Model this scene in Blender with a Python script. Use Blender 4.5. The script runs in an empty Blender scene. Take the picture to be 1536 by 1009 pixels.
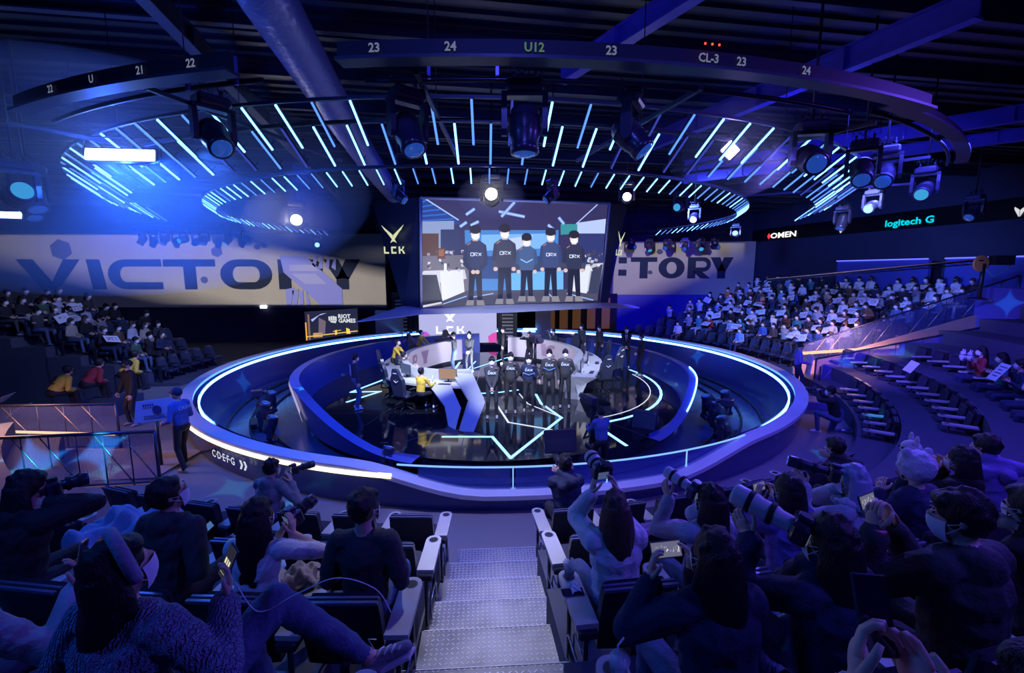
import bpy, math, random
import numpy as np
from mathutils import Vector, Matrix, Quaternion
random.seed(7)
PI = math.pi
SC = bpy.context.scene
COL = SC.collection
# ---------------------------------------------------------------- camera, world, exposure
cam_d = bpy.data.cameras.new('camera'); cam = bpy.data.objects.new('camera', cam_d); COL.objects.link(cam)
cam_d.sensor_width = 36.0; cam_d.lens = 683.0/1536.0*36.0; cam_d.clip_end = 200; cam_d.clip_start = .05
cam.location = (0, 0, 4.15); cam.rotation_euler = (math.radians(90-8.1), 0, 0)
SC.camera = cam
SC.view_settings.view_transform = 'Standard'; SC.view_settings.look = 'None'
SC.view_settings.gamma = 1; SC.view_settings.use_curve_mapping = False
SC.view_settings.exposure = 0.0
W = bpy.data.worlds.new('world'); SC.world = W; W.use_nodes = True
W.node_tree.nodes['Background'].inputs[0].default_value = (.02, .07, .9, 1)
W.node_tree.nodes['Background'].inputs[1].default_value = .007
SC.cycles.max_bounces = 5; SC.cycles.diffuse_bounces = 2; SC.cycles.glossy_bounces = 3
SC.cycles.transmission_bounces = 4; SC.cycles.transparent_max_bounces = 12; SC.cycles.volume_bounces = 0
SC.cycles.use_denoising = True
SC.cycles.caustics_reflective = False; SC.cycles.caustics_refractive = False
SC.cycles.sample_clamp_indirect = 4

def aim(o, target):
    d = Vector(target)-o.location
    o.rotation_euler = d.to_track_quat('-Z', 'Y').to_euler()
def light(name, kind, loc, target, power, color, **kw):
    d = bpy.data.lights.new(name, kind); o = bpy.data.objects.new(name, d); COL.objects.link(o)
    o.location = loc; aim(o, target); d.energy = power; d.color = color
    for k, v in kw.items(): setattr(d, k, v)
    return o
def spot(name, loc, target, power, color, deg=40, blend=.3, size=.12, **kw):
    return light(name, 'SPOT', loc, target, power, color, spot_size=math.radians(deg), spot_blend=blend, shadow_soft_size=size, **kw)
BLUE = (.03, .10, 1.); PURP = (.16, .06, 1.); WHT = (.75, .82, 1.); CYAN = (.1, .6, 1.)
# stage wash: white key spots on the players and desks
for i, (x, y, tx, ty, p, dg) in enumerate(((-.5, 8, .3, 13.2, 4200, 30), (2.8, 9.2, 2.6, 16.5, 3400, 34), (-1.9, 10.0, -3., 15., 3600, 38), (-5.0, 13.2, -2., 15.4, 2600, 40), (6.5, 15, 2.5, 17., 2200, 40), (0, 14.5, 0, 20.5, 1600, 60))):
    spot('stage_spot', (x, y, 5.9), (tx, ty, .8), p, WHT, dg, .6, .15)
spot('canopy_bounce_fill', (-1.5, 17.5, .1), (-1.5, 21.5, 2.3), 2200, WHT, 110, .9, .3)  # added fill standing in for light bounced off the stage floor
# aisle downlight
spot('aisle_spot', (0, 4.6, 6.1), (-.15, 4.0, .8), 800, (.70, .70, 1.), 34, 1., .08)
spot('aisle_spot', (-.1, 5.6, 6.1), (-.15, 4.0, .8), 520, (.70, .70, .92), 62, 1., .1)
spot('walkway_spot', (-.6, 6.4, 6.1), (-.4, 7.2, 0), 1050, (.48, .45, 1.), 76, 1., .1)
spot('walkway_spot', (4, 7.2, 6.1), (4.2, 7.8, 0), 420, (.22, .16, 1.), 80, 1., .1)
# blue washes
light('blue_wash', 'AREA', (-6.2, 7.6, 5.8), (-5, 12, 0), 420, (.02, .12, 1.), size=1.6, shape='RECTANGLE', size_y=.5)
light('blue_wash', 'AREA', (8, 9, 6.8), (7, 13, 0), 420, (.07, .08, 1.), size=2.5)
light('blue_wash', 'AREA', (0, 15, 7.8), (0, 16, 0), 420, (.02, .06, 1.), size=5)
light('blue_wash', 'AREA', (4.8, .6, 6.6), (3.0, 3.4, 1), 130, (.11, .09, 1.), size=1.)
light('blue_wash', 'AREA', (-4.6, .8, 6.3), (-2.5, 3.2, 1.4), 90, (.03, .14, 1.), size=1.)
spot('seat_spot', (5.0, 7.2, 6.0), (2.4, 3.0, 1.6), 800, (.14, .12, 1.), 58, .9, .1)
spot('seat_spot', (-4.5, 7.2, 6.0), (-2.2, 3.0, 1.6), 420, (.05, .2, 1.), 58, .9, .1)
light('blue_wash', 'AREA', (8.2, 5, 6.8), (6.5, 5, 0), 330, (.15, .06, 1.), size=1.5)
spot('moat_spot', (-4.5, 12, 5.8), (-8.6, 14.5, 0), 1800, (.03, .12, 1.), 60, .8, .1)
spot('moat_spot', (4, 12, 5.8), (7.8, 14.0, 0), 1200, (.04, .08, 1.), 60, .8, .1)
spot('moat_spot', (-3, 6.6, 5.9), (-3, 11, 0), 1100, (.02, .08, 1.), 60, .8, .1)
spot('rail_spot', (7, 9.5, 6.), (14, 15.4, 1.2), 4200, (.12, .08, 1.), 50, .8, .1)
# glows of the lamps in the haze
for p_, w_, c_ in (((-6.17, 7.35, 5.78), 120, (.02, .10, 1.)), ((-9.5, 9.3, 5.5), 60, (.01, .08, 1.)), ((-7.0, 14.5, 5.7), 15, (1., .93, .78)), ((-.48, 10.8, 5.85), 5, (1., .93, .78)), ((2.85, 11.3, 5.85), 5, (1., .93, .8)), ((3.43, 7.3, 6.04), 9, (.3, .2, 1.)), ((10.56, 21.6, 5.85), 12, (.03, .2, 1.))):
    light('lamp_glow', 'POINT', p_, (0, 0, 0), w_, c_, shadow_soft_size=.06)
spot('rig_fill', (0, .6, 7.8), (.2, 5.6, 6.), 420, (.08, .10, 1.), 70, .9, .1)  # added fill that brightens the fronts of the hanging fixtures
# audience stands
spot('stand_spot', (4, 14, 6.6), (15, 23, 2.6), 8500, (.12, .22, 1.), 62, .7, .4)
spot('stand_spot', (9, 12, 6.6), (15, 20, 1.8), 2200, (.30, .40, 1.), 60, .8, .4)
spot('stand_spot', (-6, 12.5, 7.6), (-15, 17.5, 1.8), 3300, (.34, .42, .95), 62, .8, .3)
spot('rear_spot', (6, 22, 5.6), (11, 34, 1.), 2600, (.03, .02, 1.), 80, .8, .3)
# projector beams on the rear walls, shuttered to straight soft edges
def light_math(nt):
    def M(op, a, b=None, c=None):
        n = nt.nodes.new('ShaderNodeMath'); n.operation = op
        for i, v in enumerate((a, b, c)):
            if v is None: continue
            if isinstance(v, (int, float)): n.inputs[i].default_value = v
            else: nt.links.new(v, n.inputs[i])
        return n.outputs[0]
    return M
def shutter_spot(loc, wy, planes, power, color, deg):
    """a projector looking along +Y whose shutters cut straight edges; planes (x0,z0,x1,z1,soft): lit on the left of the line"""
    o = spot('projector_beam', loc, (loc[0], wy, loc[2]), power, color, deg, 0., .01); d = o.data; d.use_nodes = True; nt = d.node_tree
    tc = nt.nodes.new('ShaderNodeTexCoord'); sp = nt.nodes.new('ShaderNodeSeparateXYZ'); nt.links.new(tc.outputs['Normal'], sp.inputs[0]); M = light_math(nt)
    D = wy-loc[1]; az = M('ABSOLUTE', sp.outputs[2])
    X = M('MULTIPLY_ADD', M('DIVIDE', sp.outputs[0], az), D, loc[0]); Zc = M('MULTIPLY_ADD', M('DIVIDE', sp.outputs[1], az), D, loc[2])
    out = None
    for x0, z0, x1, z1, soft in planes:
        L = math.hypot(x1-x0, z1-z0); nx, nz = -(z1-z0)/L, (x1-x0)/L
        v = M('ADD', M('MULTIPLY', X, nx/soft), M('MULTIPLY_ADD', Zc, nz/soft, -(x0*nx+z0*nz)/soft))
        v = M('MINIMUM', M('MAXIMUM', v, 0.), 1.); out = v if out is None else M('MULTIPLY', out, v)
    nt.links.new(out, nt.nodes['Emission'].inputs['Strength']); return o
def w31(px, py): return (px-768)/683*31, 4.15+(407-py)/683*31
def w34(px, py): return (px-768)/683*34, 4.15+(407-py)/683*34
def edge(f, a, b, soft): return (*f(*a), *f(*b), soft)
shutter_spot((-17., 12, 6.2), 31, [edge(w31, (0, 405), (400, 492), 1.6), (*w31(600, 352), *w31(-60, 352), .12), edge(w31, (590, 402), (330, 350), .9), (*w31(-60, 457), *w31(600, 457), .1), (*w31(581, 470), *w31(581, 340), .1)], 9000, (1., .93, .86), 120)
shutter_spot((9., 16, 6.0), 34, [edge(w34, (905, 490), (1120, 388), 1.8), (*w34(1150, 364), *w34(880, 364), .12), (*w34(1116, 480), *w34(1112, 350), .2), (*w34(918, 350), *w34(918, 480), .1)], 5000, (1., .93, .86), 110)
# ceiling glows
light('ceiling_wash', 'AREA', (-6.2, 7.5, 6.15), (-6.2, 8, 9), 40, (.02, .08, 1.), size=1.)
light('ceiling_wash', 'AREA', (6, 10, 6.4), (8, 10, 9), 30, (.05, .03, 1.), size=1.)
light('ceiling_wash', 'AREA', (0, 9, 6.3), (0, 7, 9), 7, (.03, .06, 1.), size=1.)
def star_spot(loc, target, power, deg=9., color=(.05, .75, 1.)):
    """a gobo light throwing a four-pointed star"""
    o = spot('gobo_spot', loc, target, power, color, deg*2, 0., .01)
    d = o.data; d.use_nodes = True; nt = d.node_tree; em = nt.nodes['Emission']
    tc = nt.nodes.new('ShaderNodeTexCoord'); sp = nt.nodes.new('ShaderNodeSeparateXYZ'); nt.links.new(tc.outputs['Normal'], sp.inputs[0])
    def M(op, a, b=None):
        n = nt.nodes.new('ShaderNodeMath'); n.operation = op
        for i, v in enumerate((a, b)):
            if v is None: continue
            if isinstance(v, (int, float)): n.inputs[i].default_value = v
            else: nt.links.new(v, n.inputs[i])
        return n.outputs[0]
    k = math.tan(math.radians(deg))
    az = M('ABSOLUTE', sp.outputs[2])
    u = M('POWER', M('DIVIDE', M('ABSOLUTE', M('DIVIDE', sp.outputs[0], az)), k), .55)
    v = M('POWER', M('DIVIDE', M('ABSOLUTE', M('DIVIDE', sp.outputs[1], az)), k), .55)
    s = M('SUBTRACT', 1., M('ADD', u, v)); s2 = M('MULTIPLY', M('MAXIMUM', s, 0.), 5.); s3 = M('MINIMUM', s2, 1.)
    nt.links.new(s3, em.inputs['Strength'])
    return o
for L, T_, P_, D_ in (((-4, 3.6, 6.), (-7.9, 8.35, .8), 3500, 4.2), ((-4, 3.6, 6.), (-9.1, 8.2, .45), 4200, 4.8), ((-3, 4.5, 5.9), (-3.95, 7.62, 0), 500, 5),
                      ((-3, 12, 5.7), (-9.9, 16.6, .2), 1200, 3.5), ((-3, 12, 5.7), (-6.6, 12.4, -.5), 1000, 4), ((-2, 5, 5.8), (-5.2, 8.15, .3), 300, 5),
                      ((3, 14, 5.7), (8.7, 20.9, .2), 1400, 3.2), ((6, 7, 6.), (18.2, 16.7, 3.0), 3000, 2.4), ((6, 7, 6.), (13.4, 15.4, 1.3), 2200, 2.6),
                      ((6, 7, 6.), (11.5, 15.4, 1.05), 1800, 2.4), ((6, 7, 6.), (12.5, 15.4, .9), 1500, 2.2), ((4, 7, 6), (7.2, 10.0, 0), 500, 4), ((4, 8, 6), (9.6, 11.2, 0), 500, 4)):
    star_spot(L, T_, P_*4, D_)

# ---------------------------------------------------------------- materials
MATS = {}
def mat(name, col=(.5, .5, .5), rough=.5, metal=0., emit=None, es=1., noise=0., nscale=8., bump=0., bscale=60., alpha=1., spec=.5, trans=0., coat=0.):
    if name in MATS: return MATS[name]
    m = bpy.data.materials.new(name); m.use_nodes = True; nt = m.node_tree; b = nt.nodes['Principled BSDF']
    b.inputs['Base Color'].default_value = (*col, 1); b.inputs['Roughness'].default_value = rough
    b.inputs['Metallic'].default_value = metal; b.inputs['Specular IOR Level'].default_value = spec
    b.inputs['Alpha'].default_value = alpha; b.inputs['Transmission Weight'].default_value = trans
    b.inputs['Coat Weight'].default_value = coat
    if emit is not None:
        b.inputs['Emission Color'].default_value = (*emit, 1); b.inputs['Emission Strength'].default_value = es
    if noise or bump:
        tc = nt.nodes.new('ShaderNodeTexCoord')
    if noise:
        n = nt.nodes.new('ShaderNodeTexNoise'); n.inputs['Scale'].default_value = nscale; n.inputs['Detail'].default_value = 4
        nt.links.new(tc.outputs['Object'], n.inputs['Vector'])
        r = nt.nodes.new('ShaderNodeMapRange'); r.inputs[3].default_value = 1-noise; r.inputs[4].default_value = 1+noise
        nt.links.new(n.outputs[0], r.inputs[0])
        mx = nt.nodes.new('ShaderNodeVectorMath'); mx.operation = 'SCALE'; mx.inputs[0].default_value = col
        nt.links.new(r.outputs[0], mx.inputs['Scale']); nt.links.new(mx.outputs[0], b.inputs['Base Color'])
    if bump:
        n = nt.nodes.new('ShaderNodeTexNoise'); n.inputs['Scale'].default_value = bscale; n.inputs['Detail'].default_value = 3
        nt.links.new(tc.outputs['Object'], n.inputs['Vector'])
        bp = nt.nodes.new('ShaderNodeBump'); bp.inputs['Strength'].default_value = bump; bp.inputs['Distance'].default_value = .02
        nt.links.new(n.outputs[0], bp.inputs['Height']); nt.links.new(bp.outputs[0], b.inputs['Normal'])
    MATS[name] = m
    return m
def emat(name, col, s):
    if name in MATS: return MATS[name]
    m = bpy.data.materials.new(name); m.use_nodes = True; nt = m.node_tree; nt.nodes.clear()
    e = nt.nodes.new('ShaderNodeEmission'); e.inputs[0].default_value = (*col, 1); e.inputs[1].default_value = s
    o = nt.nodes.new('ShaderNodeOutputMaterial'); nt.links.new(e.outputs[0], o.inputs[0])
    MATS[name] = m; return m
def vcol_mat(name, strength=None, rough=.6):
    """flat print or screen picture from the face colours; emits when strength is given"""
    if name in MATS: return MATS[name]
    m = bpy.data.materials.new(name); m.use_nodes = True; nt = m.node_tree; b = nt.nodes['Principled BSDF']
    a = nt.nodes.new('ShaderNodeVertexColor'); a.layer_name = 'col'
    b.inputs['Roughness'].default_value = rough
    if strength is None: nt.links.new(a.outputs[0], b.inputs['Base Color'])
    else:
        b.inputs['Base Color'].default_value = (.01, .01, .015, 1)
        nt.links.new(a.outputs[0], b.inputs['Emission Color']); b.inputs['Emission Strength'].default_value = strength
    MATS[name] = m; return m
# ---------------------------------------------------------------- objects
def link(o, parent=None):
    COL.objects.link(o)
    if parent is not None: o.parent = parent
    return o
def tag(o, label=None, cat=None, group=None, kind=None):
    if label: o['label'] = label
    if cat: o['category'] = cat
    if group: o['group'] = group
    if kind: o['kind'] = kind
    return o
def thing(name, label, cat, loc=(0, 0, 0), rz=0., group=None):
    o = bpy.data.objects.new(name, None); o.empty_display_size = .2; link(o)
    o.location = loc; o.rotation_euler = (0, 0, rz)
    return tag(o, label, cat, group)
def copy_tree(o, parent=None):
    c = o.copy(); COL.objects.link(c)
    if parent is not None: c.parent = parent
    for ch in list(o.children): copy_tree(ch, c)
    return c
class MB:
    def __init__(s): s.v = []; s.f = []; s.m = []; s.c = []; s.sm = []; s.cur = 0; s.col = (1, 1, 1); s.smooth = False
    def face(s, idx): s.f.append(tuple(idx)); s.m.append(s.cur); s.c.append(s.col); s.sm.append(s.smooth)
    def add(s, vs, fs):
        n = len(s.v); s.v += [tuple(v) for v in vs]
        for f in fs: s.face([i+n for i in f])
        return s
    def box(s, c, d, rot=None, taper=1.):
        x, y, z = d[0]/2, d[1]/2, d[2]/2; t = taper
        vs = [Vector(p) for p in ((-x, -y, -z), (x, -y, -z), (x, y, -z), (-x, y, -z), (-x*t, -y*t, z), (x*t, -y*t, z), (x*t, y*t, z), (-x*t, y*t, z))]
        if rot is not None:
            R = rot if isinstance(rot, Matrix) else Matrix.Rotation(rot, 3, 'Z')
            vs = [R @ v for v in vs]
        return s.add([v+Vector(c) for v in vs], ((0, 3, 2, 1), (4, 5, 6, 7), (0, 1, 5, 4), (1, 2, 6, 5), (2, 3, 7, 6), (3, 0, 4, 7)))
    def rbox(s, c, d, r=.02, rot=None):
        """box with chamfered vertical and top edges"""
        x, y, z = d[0]/2, d[1]/2, d[2]/2; r = min(r, x*.9, y*.9, z*.9)
        def ring(e, zz): 
            a, b = x-e, y-e
            k = r
            return [Vector(p) for p in ((-a+k, -b, zz), (a-k, -b, zz), (a, -b+k, zz), (a, b-k, zz), (a-k, b, zz), (-a+k, b, zz), (-a, b-k, zz), (-a, -b+k, zz))]
        rings = [ring(r*.7, -z), ring(0, -z+r), ring(0, z-r), ring(r*.7, z)]
        vs = sum(rings, [])
        if rot is not None:
            R = rot if isinstance(rot, Matrix) else Matrix.Rotation(rot, 3, 'Z')
            vs = [R @ v for v in vs]
        fs = [tuple(range(7, -1, -1)), tuple(range(24, 32))]
        for k in range(3):
            for i in range(8): fs.append((k*8+i, k*8+(i+1) % 8, k*8+8+(i+1) % 8, k*8+8+i))
        return s.add([v+Vector(c) for v in vs], fs)
    def cyl(s, a, b, r0, r1=None, n=10, cap=True, flat=1., up=None):
        a, b = Vector(a), Vector(b); r1 = r0 if r1 is None else r1; d = (b-a)
        if d.length < 1e-6: return s
        d = d.normalized(); u = Vector(up) if up else (Vector((0, 0, 1)) if abs(d.z) < .9 else Vector((1, 0, 0)))
        p = d.cross(u).normalized(); q = p.cross(d)
        vs = []
        for c, r in ((a, r0), (b, r1)):
            for i in range(n):
                t = 2*PI*i/n; vs.append(c+p*(r*math.cos(t))+q*(r*flat*math.sin(t)))
        fs = [(i, (i+1) % n, n+(i+1) % n, n+i) for i in range(n)]
        sm = s.smooth; s.smooth = n > 5
        s.add(vs, fs); s.smooth = sm
        if cap:
            k = len(s.v)-2*n
            s.face(tuple(k+i for i in range(n-1, -1, -1))); s.face(tuple(k+n+i for i in range(n)))
        return s
    def tube(s, pts, r, n=6, cap=True):
        """swept tube along a polyline; r number or list"""
        pts = [Vector(p) for p in pts]; rr = r if isinstance(r, (list, tuple)) else [r]*len(pts)
        k0 = len(s.v); prev = None
        for i, p in enumerate(pts):
            d = (pts[min(i+1, len(pts)-1)]-pts[max(i-1, 0)]).normalized()
            if prev is None:
                u = Vector((0, 0, 1)) if abs(d.z) < .9 else Vector((1, 0, 0)); a = d.cross(u).normalized()
            else: a = (prev-d*prev.dot(d)).normalized()
            prev = a; b = d.cross(a)
            for j in range(n):
                t = 2*PI*j/n; s.v.append(tuple(p+a*(rr[i]*math.cos(t))+b*(rr[i]*math.sin(t))))
        sm = s.smooth; s.smooth = True
        for i in range(len(pts)-1):
            for j in range(n): s.face((k0+i*n+j, k0+i*n+(j+1) % n, k0+(i+1)*n+(j+1) % n, k0+(i+1)*n+j))
        s.smooth = sm
        if cap:
            s.face(tuple(k0+j for j in range(n-1, -1, -1))); e = k0+(len(pts)-1)*n; s.face(tuple(e+j for j in range(n)))
        return s
    def lathe(s, prof, c=(0, 0, 0), n=16, M=None):
        """prof [(r,z)..] about z"""
        k0 = len(s.v); c = Vector(c)
        for r, z in prof:
            for j in range(n):
                t = 2*PI*j/n; p = Vector((r*math.cos(t), r*math.sin(t), z))
                if M is not None: p = M @ p
                s.v.append(tuple(p+c))
        sm = s.smooth; s.smooth = True
        for i in range(len(prof)-1):
            for j in range(n): s.face((k0+i*n+j, k0+i*n+(j+1) % n, k0+(i+1)*n+(j+1) % n, k0+(i+1)*n+j))
        s.smooth = sm
        s.face(tuple(k0+j for j in range(n-1, -1, -1))); e = k0+(len(prof)-1)*n; s.face(tuple(e+j for j in range(n)))
        return s
    def ell(s, c, r, n=12, m=8, M=None):
        prof = [(math.sin(PI*i/m), -math.cos(PI*i/m)) for i in range(m+1)]
        prof[0] = (1e-3, -1); prof[-1] = (1e-3, 1)
        S = Matrix.Diagonal(Vector(r)); S = (M @ S) if M is not None else S
        return s.lathe(prof, c, n, S)
    def poly(s, pts):
        n = len(s.v); s.v += [tuple(p) for p in pts]; s.face(range(n, n+len(pts))); return s
    def prism(s, pts, ext):
        """polygon pts (3D) extruded by vector ext"""
        n = len(pts); e = Vector(ext); s.add([Vector(p) for p in pts]+[Vector(p)+e for p in pts],
            [tuple(range(n-1, -1, -1)), tuple(range(n, 2*n))]+[(i, (i+1) % n, n+(i+1) % n, n+i) for i in range(n)])
        return s
    def strip(s, A, B):
        """quads between two polylines"""
        n = len(A); k = len(s.v); s.v += [tuple(p) for p in A]+[tuple(p) for p in B]
        for i in range(n-1): s.face((k+i, k+i+1, k+n+i+1, k+n+i))
        return s
    def loft(s, rings, closed=True, capends=True):
        n = len(rings[0]); k = len(s.v)
        for r in rings: s.v += [tuple(p) for p in r]
        for i in range(len(rings)-1):
            for j in range(n if closed else n-1): s.face((k+i*n+j, k+i*n+(j+1) % n, k+(i+1)*n+(j+1) % n, k+(i+1)*n+j))
        if capends and closed:
            s.face([k+j for j in range(n-1, -1, -1)]); s.face([k+(len(rings)-1)*n+j for j in range(n)])
        return s
    def mesh(s, name, mats):
        me = bpy.data.meshes.new(name); me.from_pydata(s.v, [], s.f)
        if not isinstance(mats, (list, tuple)): mats = [mats]
        for m in mats: me.materials.append(m)
        me.polygons.foreach_set('material_index', s.m); me.polygons.foreach_set('use_smooth', s.sm)
        if any(c != (1, 1, 1) for c in s.c):
            ca = me.color_attributes.new('col', 'FLOAT_COLOR', 'CORNER'); buf = []
            for p, c in zip(me.polygons, s.c): buf += [c[0], c[1], c[2], 1.]*p.loop_total
            ca.data.foreach_set('color', buf)
        me.update(); return me
    def build(s, name, mats, parent=None, loc=None):
        o = bpy.data.objects.new(name, s.mesh(name, mats)); link(o, parent)
        if loc is not None: o.location = loc
        return o
def B(): return MB()
def boxo(name, c, d, m, parent=None, rot=None): return MB().box(c, d, rot).build(name, m, parent)
def struct(name, mb, m, parent=None):
    o = mb.build(name, m, parent); o['kind'] = 'structure'; return o
def text_mesh(txt, size, font_scale_x=1., bold=0., extrude=0.):
    cu = bpy.data.curves.new('t', 'FONT'); cu.body = txt; cu.size = size; cu.align_x = 'CENTER'; cu.align_y = 'CENTER'
    cu.offset = bold; cu.extrude = extrude; cu.resolution_u = 2
    o = bpy.data.objects.new('t', cu); COL.objects.link(o)
    dg = bpy.context.evaluated_depsgraph_get(); me = bpy.data.meshes.new_from_object(o.evaluated_get(dg))
    me.transform(Matrix.Diagonal((font_scale_x, 1, 1, 1)))
    bpy.data.objects.remove(o); bpy.data.curves.remove(cu); return me
def text(name, txt, size, loc, rot, m, parent=None, sx=1., bold=0.):
    """lettering: flat in its local XY plane, rot is a Matrix or euler"""
    me = text_mesh(txt, size, sx, bold); me.materials.append(m)
    o = bpy.data.objects.new(name, me); link(o, parent); o.location = loc
    o.rotation_euler = rot.to_euler() if isinstance(rot, (Matrix, Quaternion)) else rot
    return o
def face_rot(xdir, updir):
    """rotation putting local X along xdir and local Y along updir"""
    x = Vector(xdir).normalized(); y = (Vector(updir)-x*Vector(updir).dot(x)).normalized(); z = x.cross(y)
    return Matrix((x, y, z)).transposed()
CEN = Vector((-.5, 17.5, 0)); SEA = Vector((-1.2, 17.3, 0))
def pol(c, R, deg, z=0.):
    """angle measured from -Y (towards the camera side) growing towards +X"""
    t = math.radians(deg); return Vector((c.x+R*math.sin(t), c.y-R*math.cos(t), z))

# ================================================================ room shell
M_black = mat('black_paint', (.006, .007, .014), .7)
M_ceil = mat('dark_deck', (.012, .014, .03), .6)
M_beam = mat('painted_steel', (.035, .04, .07), .45)
M_wall = mat('dark_wall_panel', (.022, .028, .075), .75, noise=.15, nscale=1.5)
M_floor = mat('grey_carpet', (.17, .165, .19), .65, noise=.12, nscale=40, bump=.25, bscale=220)
M_tier = mat('tier_carpet', (.05, .055, .09), .8, noise=.15, nscale=30)
M_gloss = mat('gloss_black', (.008, .009, .016), .08, coat=.5)
M_moat = mat('moat_floor', (.05, .07, .16), .22, noise=.2, nscale=2)
M_rim = mat('pale_rim', (.55, .56, .62), .4)
M_metal = mat('dark_metal', (.03, .032, .045), .38, .6)
M_bluewall = mat('satin_blue', (.03, .06, .30), .32, coat=.2)
M_grey = mat('satin_grey', (.30, .31, .34), .35, noise=.08, nscale=3)
M_white = mat('white_plastic', (.75, .76, .8), .4)
M_led = emat('led_blue_white', (.12, .35, 1.), 9.)
M_ledw = emat('led_warm', (1., .78, .5), 2.2)
M_text = emat('lit_lettering', (.8, .85, 1.), .8)
XL, XR0, YB, YF, HC = -38., 26., 34.5, -4., 8.3
struct('floor', B().box((-6, 15, -.65), (64, 42, .1)), M_tier)
# walkway round the ring: an annulus at z=0
w = B()
A = [pol(CEN, 9.95, a, 0) for a in range(-180, 181, 4)]; Bq = [pol(CEN, 13.2, a, 0) for a in range(-180, 181, 4)]
w.strip(A, Bq); w.strip([p+Vector((0, 0, -.5)) for p in A], A)
struct('floor_walkway', w, M_floor)
struct('ceiling', B().box((-6, 15, HC+.4), (64, 42, .1)), M_ceil)
c = B()
for i in range(104):      # deck corrugations, one joined relief
    y = -6+i*.42; c.box((-6, y, HC+.33), (62, .16, .09), Matrix.Rotation(math.radians(9), 3, 'Z'))
o = struct('ceiling_ribs', c, mat('deck_rib', (.03, .035, .07), .5))
struct('wall_back', B().box((-6, YB+.2, 4), (64, .3, 10)), M_wall)
struct('wall_left', B().box((XL, 15, 4), (.3, 42, 10)), M_wall)
wr = B(); a0 = Vector((17.9, 34.4)); dr = Vector((.19, -1)).normalized()
def rw(t, off=0.): p = a0+dr*t+Vector((-dr.y, dr.x))*-off; return p
p0, p1 = rw(-1), rw(38)
wr.prism([(p0.x, p0.y, -.6), (p1.x, p1.y, -.6), (p1.x, p1.y, 8.9), (p0.x, p0.y, 8.9)], (.3, 0, 0))
struct('wall_right', wr, M_wall)
struct('wall_front', B().box((-6, YF-.3, 4), (64, .3, 10)), M_wall)
# purlins and beams of the ceiling
for i in range(15):
    y = .8+i*2.1
    b = B(); R = Matrix.Rotation(math.radians(9), 3, 'Z')
    b.box((0, y, HC+.02), (64, .14, .03), R).box((0, y, HC+.12), (64, .04, .2), R).box((0, y, HC+.24), (64, .14, .03), R)
    o = b.build('ceiling_purlin', M_beam); o['kind'] = 'structure'
M_violet = mat('violet_beam', (.10, .07, .55), .5, noise=.2, nscale=3)
def ibeam(a, b_, h=.34, w_=.16, name='ceiling_beam', m=None):
    a, b_ = Vector(a), Vector(b_); d = (b_-a); L = d.length; q = B()
    for dz, hh, ww in ((0, .03, w_), (h/2, h, .04), (h, .03, w_)): q.box((L/2, 0, dz), (L, ww, hh))
    k = int(L/2.2)
    for i in range(1, k+1): q.box((i*L/(k+1), 0, h/2), (.05, w_*1.1, h*1.05))
    o = q.build(name, m or M_violet); o['kind'] = 'structure'; o.location = a
    o.rotation_euler = d.to_track_quat('X', 'Z').to_euler(); return o
ibeam((6.6, 7.0, 7.7), (4.1, 14.0, 7.7), .4, .2)
ibeam((14.5, 8.6, 7.6), (6.0, 16.5, 7.6), .34, .2); ibeam((15.4, 9.6, 7.4), (6.4, 17.6, 7.4), .28, .18)
ibeam((3.4, 5.4, 7.9), (1.0, 9.8, 7.9), .3, .2)
ibeam((-4.4, 4.0, 7.8), (-8.8, 24., 7.8), .3, .2, m=M_beam)
# insulated duct
d = B(); d.tube([(-2.7, 3.6, 7.75), (-3.2, 6.5, 7.7), (-3.9, 11, 7.6), (-4.6, 16, 7.5), (-5.6, 24, 7.5), (-6.5, 33, 7.5)], .36, 14)
duct = d.build('insulated_duct', mat('duct_foil', (.16, .18, .5), .35, .3, bump=1., bscale=9.)); tag(duct, 'crinkled foil insulated duct crossing the ceiling left of the hanging screen', 'duct')
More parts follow.
